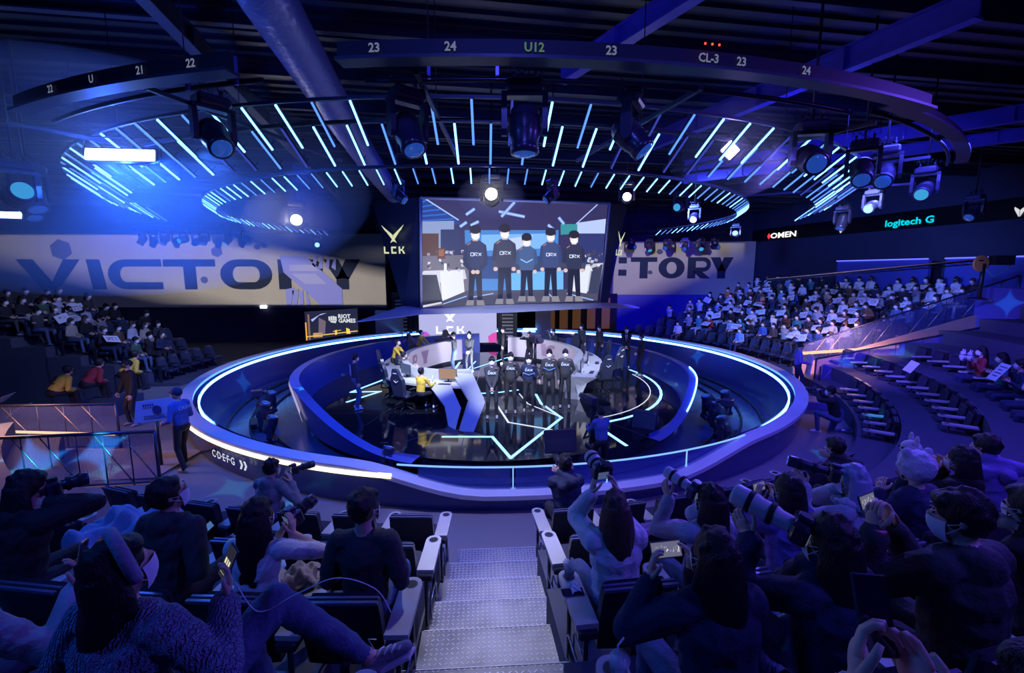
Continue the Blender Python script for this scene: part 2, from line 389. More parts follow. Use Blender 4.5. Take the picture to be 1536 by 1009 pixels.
# ---------------------------------------------------------------- VICTORY walls: bold extended letters as stroke polygons
def letter_polys(ch, w=1.25, s=.24):
    """filled quads of a wide bold letter, height 1"""
    def bar(x0, y0, x1, y1, x2, y2, x3, y3): return [(x0, y0), (x1, y1), (x2, y2), (x3, y3)]
    R = []
    def arc(cx, cy, rx, ry, a0, a1, s_, n=10):
        for i in range(n):
            t0 = math.radians(a0+(a1-a0)*i/n); t1 = math.radians(a0+(a1-a0)*(i+1)/n)
            R.append([(cx+rx*math.cos(t0), cy+ry*math.sin(t0)), (cx+rx*math.cos(t1), cy+ry*math.sin(t1)),
                      (cx+(rx-s_)*math.cos(t1), cy+(ry-s_)*math.sin(t1)), (cx+(rx-s_)*math.cos(t0), cy+(ry-s_)*math.sin(t0))])
    k = s*1.75; h = s*1.0
    def ring(cx, rx, a0, a1, kx, n=10):
        for i in range(n):
            t0 = math.radians(a0+(a1-a0)*i/n); t1 = math.radians(a0+(a1-a0)*(i+1)/n)
            R.append([(cx+rx*math.cos(t0), .5+.5*math.sin(t0)), (cx+rx*math.cos(t1), .5+.5*math.sin(t1)), (cx+(rx-kx)*math.cos(t1), .5+(.5-h)*math.sin(t1)), (cx+(rx-kx)*math.cos(t0), .5+(.5-h)*math.sin(t0))])
    if ch == 'V': m = w*.47; R += [bar(0, 1, k*1.35, 1, m+k*.75, 0, m-k*.6, 0), bar(w, 1, w-k*1.35, 1, m-k*.1, 0, m+k*.75, 0)]
    elif ch == 'I': R += [bar(0, 1, k*1.1, 1, k*1.45, 0, k*.3, 0)]
    elif ch == 'C': ring(.62, .62, 90, 270, k); R += [bar(.62, 1, w, 1, w, 1-h, .62, 1-h), bar(.62, 0, w, 0, w, h, .62, h)]
    elif ch == 'T': R += [bar(0, 1, w, 1, w, 1-h, 0, 1-h), bar(w/2-k*.5, 1-h, w/2+k*.5, 1-h, w/2+k*.5, 0, w/2-k*.5, 0)]
    elif ch == 'O':
        q_ = min(.62, w*.48); ring(q_, q_, 90, 270, k); ring(w-q_, q_, -90, 90, k); R += [bar(q_, 1, w-q_, 1, w-q_, 1-h, q_, 1-h), bar(q_, 0, w-q_, 0, w-q_, h, q_, h)]
    elif ch == 'R':
        R += [bar(0, 1, k, 1, k, 0, 0, 0), bar(k, 1, w-.33, 1, w-.33, 1-s*.85, k, 1-s*.85), bar(k, .52, w-.33, .52, w-.33, .32, k, .32), bar(w-.85, .34, w-.42, .34, w, 0, w-k*1.2, 0)]
        arc(w-.34, .66, .34, .34, -90, 90, .2)
    elif ch == 'Y': R += [bar(0, 1, k*1.2, 1, w/2+k*.4, .4, w/2-k*.5, .34), bar(w, 1, w-k*1.2, 1, w/2-k*.4, .4, w/2+k*.5, .34), bar(w/2-k*.5, .42, w/2+k*.5, .42, w/2+k*.5, 0, w/2-k*.5, 0)]
    return R
def word(mb, txt, o, ux, uy, h, adv=1.45, w=1.25, s=.24, col=None):
    x = 0.; o = Vector(o); ux = Vector(ux); uy = Vector(uy)
    for ch in txt:
        if col: mb.col = col
        for q in letter_polys(ch, w, s): mb.poly([o+ux*((x+a)*h)+uy*(b*h) for a, b in q])
        x += (.45 if ch == 'I' else adv)
M_proj = mat('projection_wall', (.56, .52, .46), .9, noise=.1, nscale=.6)
M_navy = mat('navy_projection_tint', (.018, .03, .085), .9)  # projected lettering, its dark tone put into the wall colour
lw = thing('rear_projection_wall', 'long beige wall left of the hanging screen, VICTORY in wide navy capitals', 'wall graphic', (-22.2, 31, 0)); tag(lw, kind='structure')
boxo('panel', (-.3, .12, 4.2), (27.9, .2, 4.9), M_proj, lw)
L = B(); 
def px31(x, y): return ((x-768)/683*31.2+22.2, -.01, 4.15+(407-y)/683*31.2)
hgt = 44/683*31.2
for ch, x in zip('VICTORY', (38, 141, 171, 254, 337, 423, 490)):
    x0, _, z0 = px31(x, 433)
    wv = {'V': 2.15, 'I': .6, 'C': 1.83, 'T': 1.75, 'O': 1.75, 'R': 1.5, 'Y': 1.25}[ch]
    for q in letter_polys(ch, wv): L.poly([(x0+a*hgt, 0, z0+b*hgt) for a, b in q])
L.build('lettering', M_navy, lw)
# projected violet emblem over R, light painted in: faceted X with striped corners
E_ = B(); 
def pq(*pts): return [(px31(x, y)[0], -.02, px31(x, y)[2]) for x, y in pts]
E_.poly(pq((427, 384), (464, 384), (516, 432), (516, 457), (484, 457), (431, 408)))
for i in range(4):
    E_.poly(pq((472+i*10, 402-i*4.5+4*i), (478+i*10, 384), (483+i*9, 384), (478+i*10, 402+i*1.)))
    E_.poly(pq((432+i*10, 433+i*2), (446+i*6, 430+i*2), (438+i*10, 458), (432+i*10, 458)))
E_.build('emblem', mat('violet_projection_tint', (.36, .38, 1.), .8), lw)
E2 = B(); E2.poly([(x, -.03, z) for x, _, z in pq((440, 397), (474, 397), (484, 406), (440, 406))]); E2.poly([(x, -.03, z) for x, _, z in pq((443, 410), (478, 410), (494, 425), (462, 425))]); E2.build('emblem_panel', mat('lavender_projection_tint', (.50, .52, 1.), .8), lw)
dk = B()   # dark polygon shards of the projected graphic, put into the wall colour
for cx, cy, r in ((107, 375, 17), (335, 378, 9), (313, 419, 6), (395, 371, 5)):
    n = 6; dk.poly([(px31(cx+r*math.cos(k*2*PI/n+.4), cy+r*.9*math.sin(k*2*PI/n+.4))) for k in range(n)])
dk.build('shard', mat('shard_projection_tint', (.12, .12, .17), .9), lw)
for x_, y_ in ((395, 459), (400, 459)): boxo('wall_lamp', px31(x_, y_), (.2, .1, .2), emat('white_point', (.8, .85, 1), 3.), lw)
rwall = thing('rear_projection_wall', 'shorter beige wall right of the hanging screen, end of VICTORY in navy capitals', 'wall graphic', (12.6, 34.0, 0)); tag(rwall, kind='structure')
boxo('panel', (0, .12, 4.1), (10.6, .2, 4.5), M_proj, rwall)
def px34(x, y): return ((x-768)/683*34.2-12.6, -.01, 4.15+(407-y)/683*34.2)
L = B(); hgt = 31/683*34.2
for ch, x in zip('TORY', (943, 984, 1027, 1060)):
    x0, _, z0 = px34(x, 417)
    wv = {'T': 1.25, 'O': 1.25, 'R': 1.1, 'Y': 1.1}[ch]
    for q in letter_polys(ch, wv, .22): L.poly([(x0+a*hgt, 0, z0+b*hgt) for a, b in q])
for yy in (386, 404): q = [px34(x, y) for x, y in ((925, yy), (937, yy), (937, yy+9), (925, yy+9))]; L.poly(q)
L.build('lettering', M_navy, rwall)
dk = B()
for cx, cy, r in ((985, 378, 5), (972, 408, 4)): dk.poly([px34(cx+r*math.cos(k), cy+r*.8*math.sin(k)) for k in range(6)])
dk.build('shard', MATS['shard_projection_tint'], rwall)
struct('wall_rear_left', B().box((-23, 32.5, 4), (29, 2.6, 2.6)).box((-23, 32.5, .5), (29, 2.6, 4.6)).box((-23, 32.5, 7.7), (29, 2.6, 1.6)), M_wall)
# ---------------------------------------------------------------- sponsor ribbon along the right wall
M_ribbon = mat('ribbon_screen', (.004, .004, .008), .3)
rb = thing('sponsor_ribbon_screen', 'long black ribbon screen high on the right wall with sponsor names', 'screen'); 
q = B(); a, b_ = rw(0, .0), rw(30, .0); off = Vector((-.12, -.02, 0))
q.prism([(a.x-.1, a.y, 6.3), (b_.x-.1, b_.y, 6.3), (b_.x-.1, b_.y, 7.15), (a.x-.1, a.y, 7.15)], (.09, 0, 0)); q.build('panel', M_ribbon, rb)
Rr = face_rot((dr.x, dr.y, 0), (0, 0, 1))
def rtext(s, t, z, size, col, sx=1.2, st=1.5):
    p = rw(t); return text('lettering', s, size, (p.x-.13, p.y, z), Rr, emat('ribbon_'+s[:3].lower().replace(' ', '_'), col, st), rb, sx, .012)
rtext('OMEN', 3.0, 6.6, .5, (.9, .9, .9), 1.6)
p = rw(1.7); q = B(); q.prism([(0, 0, -.2), (.0, -.2, 0), (0, 0, .2), (0, .2, 0)], (.02, 0, 0)); q.build('logo', emat('red_logo', (1, .03, .06), 1.5), rb, (p.x-.14, p.y, 6.62))
rtext('logitech G', 11.2, 6.62, .46, (.0, .55, .7), 1.25, 1.3)
for t, n_ in ((7.4, 0), (15.6, 1)):
    p = rw(t); q = B()
    q.prism([(0, -.32, .25), (0, -.02, .02), (0, -.02, -.25)], (.02, 0, 0)); q.prism([(0, .32, .25), (0, .02, .02), (0, .02, -.25)], (.02, 0, 0))
    q.build('logo', emat('pale_logo', (.7, .7, .75), 1.), rb, (p.x-.14, p.y, 6.62))
# lit crest behind the last row of the right stand
for t0, t1, lab in ((8.5, 13.3, 'dark blue panelled parapet behind the far rows of the right stand'), (14., 23., 'dark blue panelled parapet behind the near rows of the right stand')):
    pr = thing('stand_parapet', lab, 'parapet'); a, b_ = rw(t0, 0)-Vector((1.1, 0)), rw(t1, 0)-Vector((1.1, 0))
    B().prism([(a.x, a.y, 1.5), (b_.x, b_.y, 1.5), (b_.x, b_.y, 4.72), (a.x, a.y, 4.72)], (.15, 0, 0)).build('panel', mat('parapet_blue', (.05, .07, .4), .5), pr)
    B().tube([(a.x-.05, a.y, 4.74), (b_.x-.05, b_.y, 4.74)], .035, 6).build('led_strip', emat('led_violet', (.12, .14, 1.), 1.6), pr)

# ================================================================ outer ring barrier
def smooth(t): t = max(0., min(1., t)); return t*t*(3-2*t)
def ztop(a):
    dip = smooth((a+14)/14) * (1-smooth((a-19)/15)); return .76-.42*dip
ring = thing('ring_barrier', 'large circular barrier round the sunken stage with a pale rim and blue light line', 'barrier', tuple(CEN))
AN = [(-180+i*2) for i in range(181)]
O0 = Vector((0, 0, 0))
def P_(R, a, z): return pol(O0, R, a, z)
w = B(); w.smooth = True
w.strip([P_(10.02, a, 0) for a in AN], [P_(10.1, a, ztop(a)-.06) for a in AN])
w.strip([P_(9.72, a, ztop(a)-.06) for a in AN], [P_(9.6, a, -.5) for a in AN])
w.build('barrier_wall', M_gloss if False else mat('barrier_skin', (.045, .06, .22), .25, coat=.3), ring)
w = B(); w.strip([P_(10.17, a, ztop(a)-.08) for a in AN], [P_(10.17, a, ztop(a)) for a in AN]).strip([P_(10.17, a, ztop(a)) for a in AN], [P_(9.85, a, ztop(a)) for a in AN]).strip([P_(9.85, a, ztop(a)) for a in AN], [P_(9.85, a, ztop(a)-.08) for a in AN]).strip([P_(9.85, a, ztop(a)-.08) for a in AN], [P_(10.17, a, ztop(a)-.08) for a in AN])
w.build('rim', M_rim, ring)
def band(R, z0, z1, a0, a1, m, name, rr=.0, step=2, f=None):
    f = f or (lambda a: .76); n = max(2, int((a1-a0)/step)); aa = [a0+(a1-a0)*i/n for i in range(n+1)]
    q = B(); q.strip([P_(R, a, f(a)+z0) for a in aa], [P_(R, a, f(a)+z1) for a in aa]).strip([P_(R, a, f(a)+z1) for a in aa], [P_(R-.04, a, f(a)+z1) for a in aa]).strip([P_(R-.04, a, f(a)+z1) for a in aa], [P_(R-.04, a, f(a)+z0) for a in aa]).strip([P_(R-.04, a, f(a)+z0) for a in aa], [P_(R, a, f(a)+z0) for a in aa])
    return q.build(name, m, ring)
band(9.74, -.19, -.10, 40, 182, M_led, 'light_line'); band(9.74, -.19, -.10, 182, 318, M_led, 'light_line')
band(10.19, -.15, -.07, -56, -9, M_ledw, 'warm_light_line')
M_glass = mat('tinted_glass', (.06, .12, .5), .05, alpha=.38, coat=.3)
for i in range(4):     # glass panels above the lowered wall
    a0, a1 = -7+i*10, 3+i*10
    aa = [a0+.25+(a1-a0-.5)*k/5 for k in range(6)]
    q = B(); q.smooth = True; q.strip([P_(9.92, a, ztop(a)) for a in aa], [P_(9.92, a, .74) for a in aa]); q.strip([P_(9.90, a, ztop(a)) for a in aa], [P_(9.90, a, .74) for a in aa])
    q.build('glass_panel', M_glass, ring)
q = B(); q.tube([P_(9.91, -9+i*2, .75) for i in range(22)], .017, 6); q.build('glass_rail', emat('rail_glow', (.2, .42, 1.), 1.4), ring)
for a in (3, 13, 23): B().box(P_(9.91, a, .55), (.02, .02, .4), math.radians(a)).build('glass_joint', MATS['rail_glow'], ring)
p = P_(10.12, -32.5, .36); t_ = math.radians(-32.5)
text('lettering', 'C·D·E·F·G', .22, p+Vector((math.sin(t_), -math.cos(t_), 0))*.03, face_rot((math.cos(t_), math.sin(t_), 0), (0, 0, 1)), M_text, ring, 1., .004)
for k in (0, 1):
    a = -28.6+k*.75; q = B()
    q.prism([(-.05, 0, .09), (0, 0, .09), (.05, 0, 0), (0, 0, 0)], (0, .01, 0)).prism([(0, 0, 0), (.05, 0, 0), (0, 0, -.09), (-.05, 0, -.09)], (0, .01, 0))
    o = q.build('arrow', M_text, ring, P_(10.17, a, .36)); o.rotation_euler = (0, 0, math.radians(a))
# ================================================================ moat
q = B(); q.strip([P_(6., a, -.5) for a in AN], [P_(9.7, a, -.5) for a in AN]); o = struct('floor_moat', q, M_moat); o.location = CEN
for R in (8.05, 8.55, 9.15):
    q = B(); q.tube([pol(CEN, R, a, -.46) for a in range(-180, 181, 4)], .035, 6, False)
    tag(q.build('camera_track', M_metal), {8.05: 'inner curved steel rail on the glossy moat floor', 8.55: 'middle curved steel rail on the glossy moat floor', 9.15: 'outer curved steel rail nearest the barrier on the moat floor'}[R], 'rail', 'curved rails in the moat')
# ================================================================ stage
STC = Vector((-.55, 16.5, 0))
stage = thing('round_stage', 'round glossy black stage with blue floor light lines and a curved side wall', 'stage', tuple(STC))
def S_(a, z, k=1.): t = math.radians(a); return Vector((6.45*k*math.sin(t), -6.9*k*math.cos(t), z))
A2 = list(range(-180, 181, 3))
q = B(); q.poly([S_(a, 0) for a in A2[:-1]]); q.build('deck', mat('stage_gloss', (.010, .011, .016), .07, coat=.4, noise=.1, nscale=1.), stage)
q = B(); q.smooth = True; q.strip([S_(a, -.5, .97) for a in A2], [S_(a, 0) for a in A2]); q.build('skirt', M_gloss, stage)
def swz(a):  # height of the curved wall: tall on the left, falling to nothing at the front
    if a < 0: return .95*smooth((-a-14)/40)
    return .85*smooth((a-38)/32)
for a0, a1, nm in ((-170, -14, 'curved_wall'), (38, 150, 'curved_wall')):
    aa = [a0+(a1-a0)*i/60 for i in range(61)]; q = B(); q.smooth = True
    q.strip([S_(a, -.28, 1.0) for a in aa], [S_(a, swz(a), 1.05) for a in aa]); q.strip([S_(a, swz(a), 1.02) for a in aa], [S_(a, 0, .985) for a in aa])
    w_ = q.build(nm, M_bluewall, stage)
    q = B(); q.strip([S_(a, swz(a)+.01, 1.055) for a in aa], [S_(a, swz(a)+.01, 1.015) for a in aa]); q.build('wall_cap', mat('cap_grey_blue', (.12, .16, .4), .25), w_)
aa = [52+i*2 for i in range(16)]; q = B(); q.tube([S_(a, swz(a)+.03, 1.05) for a in aa], .022, 6); q.build('light_line', M_led, stage)
aa = [-66+i*1 for i in range(12)]; q = B(); q.smooth = True; q.strip([S_(a, -.1, 1.02) for a in aa], [S_(a, swz(a)-.08, 1.058) for a in aa]); q.build('graphic_panel', mat('lit_pink_panel', (.6, .5, .6), .5, emit=(.75, .62, .9), es=.55), stage)
q = B(); o_ = S_(-61, .05, 1.066); ux = (S_(-56, 0)-S_(-66, 0)).normalized()
word(q, 'Y', o_-ux*.3, ux, (0, 0, 1), .6, w=.9); q.build('lettering', mat('mauve_print', (.4, .25, .38), .6), stage)
M_fl = emat('floor_line_blue', (.2, .5, 1.), 3.2); M_flw = emat('floor_line_white', (.75, .82, 1.), 1.1)
def fline(pts, w_, m, name='floor_light_line'):
    pts = [Vector((x, y, 0))-STC for x, y in pts]; q = B()
    for a, b_ in zip(pts[:-1], pts[1:]):
        d = (b_-a); n = Vector((-d.y, d.x, 0)).normalized()*w_/2; e = d.normalized()*w_*.4; z = Vector((0, 0, .004)); h = Vector((0, 0, .006))
        q.prism([a-n-e+z, b_-n+e+z, b_+n+e+z, a+n-e+z], h)
    return q.build(name, m, stage)
fline([(-1.75, 11.08), (-.5, 11.08), (-.03, 9.75), (1.42, 12.6), (.92, 14.05), (.82, 15.1)], .075, M_fl)
fline([(-.55, 14.2), (-.1, 12.2), (1.05, 11.6)], .06, M_flw)
fline([(.25, 15.2), (.5, 14.), (1.35, 12.75)], .035, M_flw)
fline([(-1.5, 15.2), (-.6, 15.3), (.2, 15.7)], .08, M_fl)
fline([(2.75, 10.5), (2.25, 12.1)]+[(1.1+4.3*math.sin(t), 17.0-5.1*math.cos(t)) for t in [math.radians(16+i*6.5) for i in range(16)]], .085, M_fl)
fline([(2.45, 12.6)]+[(1.0+4.05*math.sin(t), 17.0-4.75*math.cos(t)) for t in [math.radians(20+i*6.5) for i in range(14)]], .03, M_flw)
fline([(-4.6, 18.4), (-5.6, 15.4), (-4.6, 15.5), (-5.3, 14.2)], .08, M_fl)
fline([(-2.4, 21.2), (-2.5, 17.6), (-1.8, 17.2), (-2.4, 15.6)], .09, M_fl); fline([(-1.7, 20.9), (-1.9, 18.9), (.3, 22.8)], .05, M_fl)
q = B()
for a, b_ in (((-6, 13), (5, 13.2)), ((-1.2, 10), (-1.4, 20)), ((-2.6, 10.8), (1.2, 15)), ((1.5, 14), (3.5, 11)), ((-4, 12), (-2.5, 20))):
    a, b_ = Vector((*a, .002))-STC, Vector((*b_, .002))-STC; d = b_-a; n = Vector((-d.y, d.x, 0)).normalized()*.008; q.poly([a-n, b_-n, b_+n, a+n])
q.build('deck_seam', mat('seam', (.1, .1, .12), .5), stage)
# ================================================================ team desks
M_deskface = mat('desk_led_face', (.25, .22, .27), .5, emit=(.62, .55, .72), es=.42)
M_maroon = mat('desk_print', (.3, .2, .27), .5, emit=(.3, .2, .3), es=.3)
def desk(name, label, path, ends, letters, lpos, end2=None):
    c = Vector((*path[0], 0)); t = thing(name, label, 'desk', tuple(c))
    # smooth the path
    P = [Vector((*p, 0))-c for p in path]; S = []
    for i in range(len(P)-1):
        p0, p1, p2, p3 = P[max(i-1, 0)], P[i], P[i+1], P[min(i+2, len(P)-1)]
        for k in range(6):
            u = k/6; S.append(.5*((2*p1)+(p2-p0)*u+(2*p0-5*p1+4*p2-p3)*u*u+(3*p1-p0-3*p2+p3)*u**3))
    S.append(P[-1]); n = len(S); N = []
    for i in range(n):
        d = S[min(i+1, n-1)]-S[max(i-1, 0)]; N.append(Vector((-d.y, d.x, 0)).normalized()*ends)     # points to the players' side
    up = Vector((0, 0, 1))
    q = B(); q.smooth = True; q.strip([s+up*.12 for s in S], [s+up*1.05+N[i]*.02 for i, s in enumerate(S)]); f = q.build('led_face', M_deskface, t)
    q = B(); q.strip([s+up*1.05 for s in S], [s+up*1.05+N[i]*.22 for i, s in enumerate(S)]).strip([s+up*1.05+N[i]*.22 for i, s in enumerate(S)], [s+up*.74+N[i]*.27 for i, s in enumerate(S)])
    q.build('rim', M_grey, t)
    q = B(); q.strip([s+up*.75+N[i]*.2 for i, s in enumerate(S)], [s+up*.75+N[i]*.95 for i, s in enumerate(S)]).strip([s+up*.75+N[i]*.95 for i, s in enumerate(S)], [s+up*.69+N[i]*.95 for i, s in enumerate(S)]).strip([s+up*.69+N[i]*.95 for i, s in enumerate(S)], [s+up*.69+N[i]*.2 for i, s in enumerate(S)])
    q.build('worktop', mat('worktop_grey', (.42, .43, .46), .3), t)
    q = B(); q.strip([s+N[i]*.12 for i, s in enumerate(S)], [s+up*.7+N[i]*.25 for i, s in enumerate(S)]).strip([s for i, s in enumerate(S)], [s+up*.12 for i, s in enumerate(S)])
    q.build('modesty_panel', M_black, t)
    # lettering wrapped on the face
    acc = [0.]
    for i in range(1, n): acc.append(acc[-1]+(S[i]-S[i-1]).length)
    def at_(d):
        d = max(0, min(acc[-1]-1e-4, d))
        for i in range(n-1):
            if acc[i+1] >= d: u = (d-acc[i])/(acc[i+1]-acc[i]); return S[i].lerp(S[i+1], u), N[i].lerp(N[i+1], u)
    q = B()
    for ch, d0 in zip(letters, lpos):
        for pl in letter_polys(ch, 1., .26):
            pts = []
            for a, b_ in pl: s, nn = at_(d0+a*.62*(1 if ends > 0 else 1)); pts.append(s-nn*.03+up*(.32+b_*.55))
            q.poly(pts)
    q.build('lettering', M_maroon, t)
    return t, S, N
LP = [(-1.3, 14.2), (-2.3, 14.35), (-3.3, 15.), (-3.85, 16.6), (-3.85, 18.3), (-3.1, 20.), (-2.3, 20.8)]
tL, SL, NL = desk('team_desk', 'curved grey team desk on the left of the stage with folded end panels', LP, 1, 'RY', (4.9, 5.9))
def sheet(pts, th, m, name, par):
    v = [Vector(p)-par.location for p in pts]; n = (v[1]-v[0]).cross(v[2]-v[0]).normalized()*th
    return B().prism([p-n/2 for p in v], n).build(name, m, par)
q = B(); c0 = tL.location
P = [(-1.3, 14.2, 1.06), (-.76, 12.5, .5), (-1.0, 11.45, 0)]; Q = [(-1.95, 14.2, 1.06), (-1.2, 12.5, .5), (-1.35, 11.5, 0)]
q.strip([Vector(p)-c0 for p in P], [Vector(p)-c0 for p in Q]); v = [Vector(p)-c0+Vector((-.06, .12, 0)) for p in P]; v2 = [Vector(p)-c0+Vector((-.06, .12, 0)) for p in Q]
q.strip(v, v2).strip([Vector(p)-c0 for p in P], v).strip([Vector(p)-c0 for p in Q], v2)
q.build('end_panel', M_grey, tL)
P = [(-1.95, 14.3, .76), (-1.80, 13.2, .76), (-1.42, 12.3, .38), (-1.5, 11.6, 0)]; Q = [(-2.9, 14.6, .76), (-2.55, 13.5, .76), (-1.9, 12.5, .38), (-1.72, 11.9, 0)]
q = B(); q.strip([Vector(p)-c0 for p in P], [Vector(p)-c0 for p in Q]); v = [Vector(p)-c0+Vector((-.03, .1, -.05)) for p in P]; v2 = [Vector(p)-c0+Vector((-.03, .1, -.05)) for p in Q]; q.strip(v, v2).strip([Vector(p)-c0 for p in P], v).strip([Vector(p)-c0 for p in Q], v2)
q.build('folded_worktop', MATS['worktop_grey'], tL)
q = B(); q.prism([Vector(p)-c0 for p in ((-1.1, 13.4, .0), (-1.1, 13.4, .75), (-.84, 12.75, .55), (-1.02, 11.6, 0))], (.03, .01, 0)).build('side_panel', M_grey, tL)
RP = [(-.2, 21.6), (1.0, 21.1), (1.9, 20.1), (2.45, 18.6), (2.5, 17.2), (2.05, 15.6), (1.75, 14.7)]
tR, SR, NR = desk('team_desk', 'curved grey team desk on the right of the stage behind the standing players', RP, 1, 'VIC', (.9, 1.75, 2.1))
c0 = tR.location
q = B(); P = [(1.75, 14.7, 0), (1.75, 14.72, 1.05), (1.95, 14.7, 1.05), (2.0, 14.5, .76), (2.75, 14.35, .76), (2.45, 14.5, .55), (2.2, 14.45, 0)]
q.prism([Vector(p)-c0 for p in P], (0, .06, 0)); q.build('end_panel', M_grey, tR)
# ================================================================ rear of the stage: screen portal
def quad(pts, m, name, par, th=.1, col=None):
    q = B(); v = [Vector(p) for p in pts]; n = (v[1]-v[0]).cross(v[2]-v[0]).normalized()
    if n.y < 0: n = -n
    q.prism([p for p in v], n*th); return q.build(name, m, par)
TL, BL, TR, BR = [Vector(p) for p in ((-3.91, 20, 7.27), (-4.25, 21.3, 2.43), (4.65, 22.3, 7.36), (4.56, 23.8, 2.57))]
scr = thing('hanging_video_screen', 'big hanging video screen showing five players in black jackets on stage', 'screen')
quad((TL, BL, BR, TR), mat('screen_glass', (.005, .005, .01), .2), 'display', scr, .3)
def frm(a, b_, w_=.07): return B().tube([a, b_], w_, 4)
for a, b_ in ((TL, TR), (BL, BR), (TL, BL), (TR, BR)): frm(a, b_).build('frame', mat('screen_frame', (.45, .45, .55), .35), scr)
M_lpanel = mat('logo_panel', (.012, .02, .07), .4)
lp = quad(((-6.34, 21.2, 7.31), (-5.16, 21.6, 2.34), BL+Vector((-.1, .1, 0)), TL+Vector((-.1, .1, 0))), M_lpanel, 'side_panel', scr, .2)
rp = quad((TR+Vector((.1, .1, 0)), BR+Vector((.1, .1, 0)), (5.11, 24.4, 2.39), (6.02, 24.5, 7.57)), M_lpanel, 'side_panel', scr, .2)
M_logo = emat('cream_logo', (.85, .9, .55), .8)
def lck(parent, o, ux, uy, h, m, letters=True, yoff=-.02, bird=True):
    """winged crest over three squared letters"""
    o, ux, uy = Vector(o), Vector(ux), Vector(uy); n = ux.cross(uy).normalized(); q = B()
    def pp(*pts): q.prism([o+ux*(a*h)+uy*(b_*h) for a, b_ in pts], n*.015)
    if bird:
        pp((-.5, 1.), (-.02, .62), (.02, .42)); pp((.5, 1.0), (.02, .62), (-.02, .42)); pp((-.5, 1.), (-.36, .82), (0, .55), (-.02, .66)); pp((.5, 1.), (.36, .82), (0, .55), (.02, .66))
        pp((.03, .55), (.14, .38), (.02, .44)); pp((-.03, .55), (-.14, .38), (-.02, .44))
    for x, segs in ((-.34, [(-.12, .25, -.06, 0), (-.12, .06, .1, 0)]), (0, [(-.12, .25, -.06, 0), (-.12, .06, .1, 0), (-.12, .25, .1, .19)]), (.34, [(-.12, .25, -.06, 0), (-.06, .16, .04, .1)])):
        for x0, y1, x1, y0 in segs: pp((x+x0, y1), (x+x1, y1), (x+x1, y0), (x+x0, y0))
    pp((.36, .13), (.42, .17), (.47, .25), (.4, .25)); pp((.36, .13), (.42, .12), (.49, 0), (.41, 0))
    return q.build('logo', m, parent)
ux = (TL-Vector((-6.34, 21.2, 7.31))).normalized()
lck(scr, (-5.28, 20.75, 4.95), ux, Vector((.0, -.12, .99)), 1.25, M_logo)
ux = (Vector((6.02, 24.5, 7.57))-TR).normalized()
lck(scr, (5.33, 23.1, 4.95), Vector((.36, .4, 0)), Vector((.05, -.2, .95)), 1.2, M_logo)
can = thing('screen_canopy', 'pale grey wedge canopy under the hanging screen', 'canopy')
top = [(-6.83, 20., 1.99), (-5.17, 21.3, 2.55), BL+Vector((0, -.2, 0)), BR+Vector((0, -.2, 0)), (5.3, 24.3, 2.5), (7.0, 25, 2.22)]
bot = [(-6.85, 19.98, 1.93), (-4.07, 20.4, 2.24), (-.2, 20.9, 2.28), (2.5, 21.6, 2.36), (4.56, 22.8, 2.35), (6.98, 24.9, 2.16)]
q = B(); q.strip(top, bot); q.strip(bot, [(x, y+2.2, z+.02) for x, y, z in bot]); q.strip([(Vector(p)+Vector((0, .1, 0))) for p in top], [(x, y+2.2, z+.05) for x, y, z in bot]); q.build('fascia', mat('canopy_grey', (.6, .6, .66), .45), can)
# rear LED wall with crest and flanking columns
lw2 = thing('rear_led_wall', 'lit lavender LED wall with white crest at the back of the stage', 'screen', (-3.3, 26, 0))
q = B(); q.cur = 0
def gp(x, y): return ((x-768)/683*26.2+3.3, -.06, 4.15+(407-y)/683*26.2)
boxo('cabinet', (0, .1, 1.6), (4.7, .25, 3.1), M_black, lw2)
q = B(); q.col = (.46, .47, .80); q.poly([gp(629, 466), gp(629, 515), gp(745, 512), gp(745, 466)])
for pts, col in ((((629, 495), (640, 496), (650, 506), (648, 514.4), (629, 514.8)), (.55, .1, .6)), (((629, 500), (636, 503), (638, 515), (629, 515)), (.12, .1, .8)), (((732, 503), (739, 498), (745, 497), (745, 511.8), (733, 512)), (.75, .06, .45)), (((648, 508), (660, 505), (675, 511), (672, 514), (648, 514.5)), (.25, .2, .85))):
    q.col = col; q.poly([(gp(*p)[0], -.065, gp(*p)[2]) for p in pts])
q.build('picture', vcol_mat('led_picture', 1.0), lw2)
lck(lw2, (-.25, -.09, gp(0, 499)[2]), (1, 0, 0), (0, 0, 1), 1.75, emat('white_logo', (.9, .93, 1), 1.2))
M_col = mat('column_grey', (.32, .32, .38), .5)
for x, w_, lab in ((-6.9, 1.5, 'pale grey flat column left of the rear LED wall'), (1.75, .85, 'pale grey flat column right of the rear LED wall')):
    t = tag(B().box((0, 0, 1.0), (w_, .3, 2.0)).box((0, 0, .06), (w_+.1, .4, .12)).build('portal_column', M_col), lab, 'column'); t.location = (x, 25.5, 0)
for x, lab in ((-6.25, 'bank of lit horizontal louvres left of the rear LED wall'), (-.25, 'bank of lit horizontal louvres right of the rear LED wall')):
    t = thing('louvre_bank', lab, 'louvre', (x, 25.6, 0)); boxo('backing', (0, .2, 1.5), (1.1, .1, 3), M_black, t)
    for i in range(12): B().box((0, 0, .35+i*.2), (.62, .12, .05), Matrix.Rotation(.5, 3, 'X')).build('slat', mat('louvre_slat', (.5, .5, .52), .4), t)
t = thing('rear_doorway', 'dark doorway with amber lit panels behind the stage', 'doorway', (4.3, 28, 0)); t['kind'] = 'structure'
boxo('opening', (0, .3, 1.4), (4.4, .2, 2.8), M_black, t)
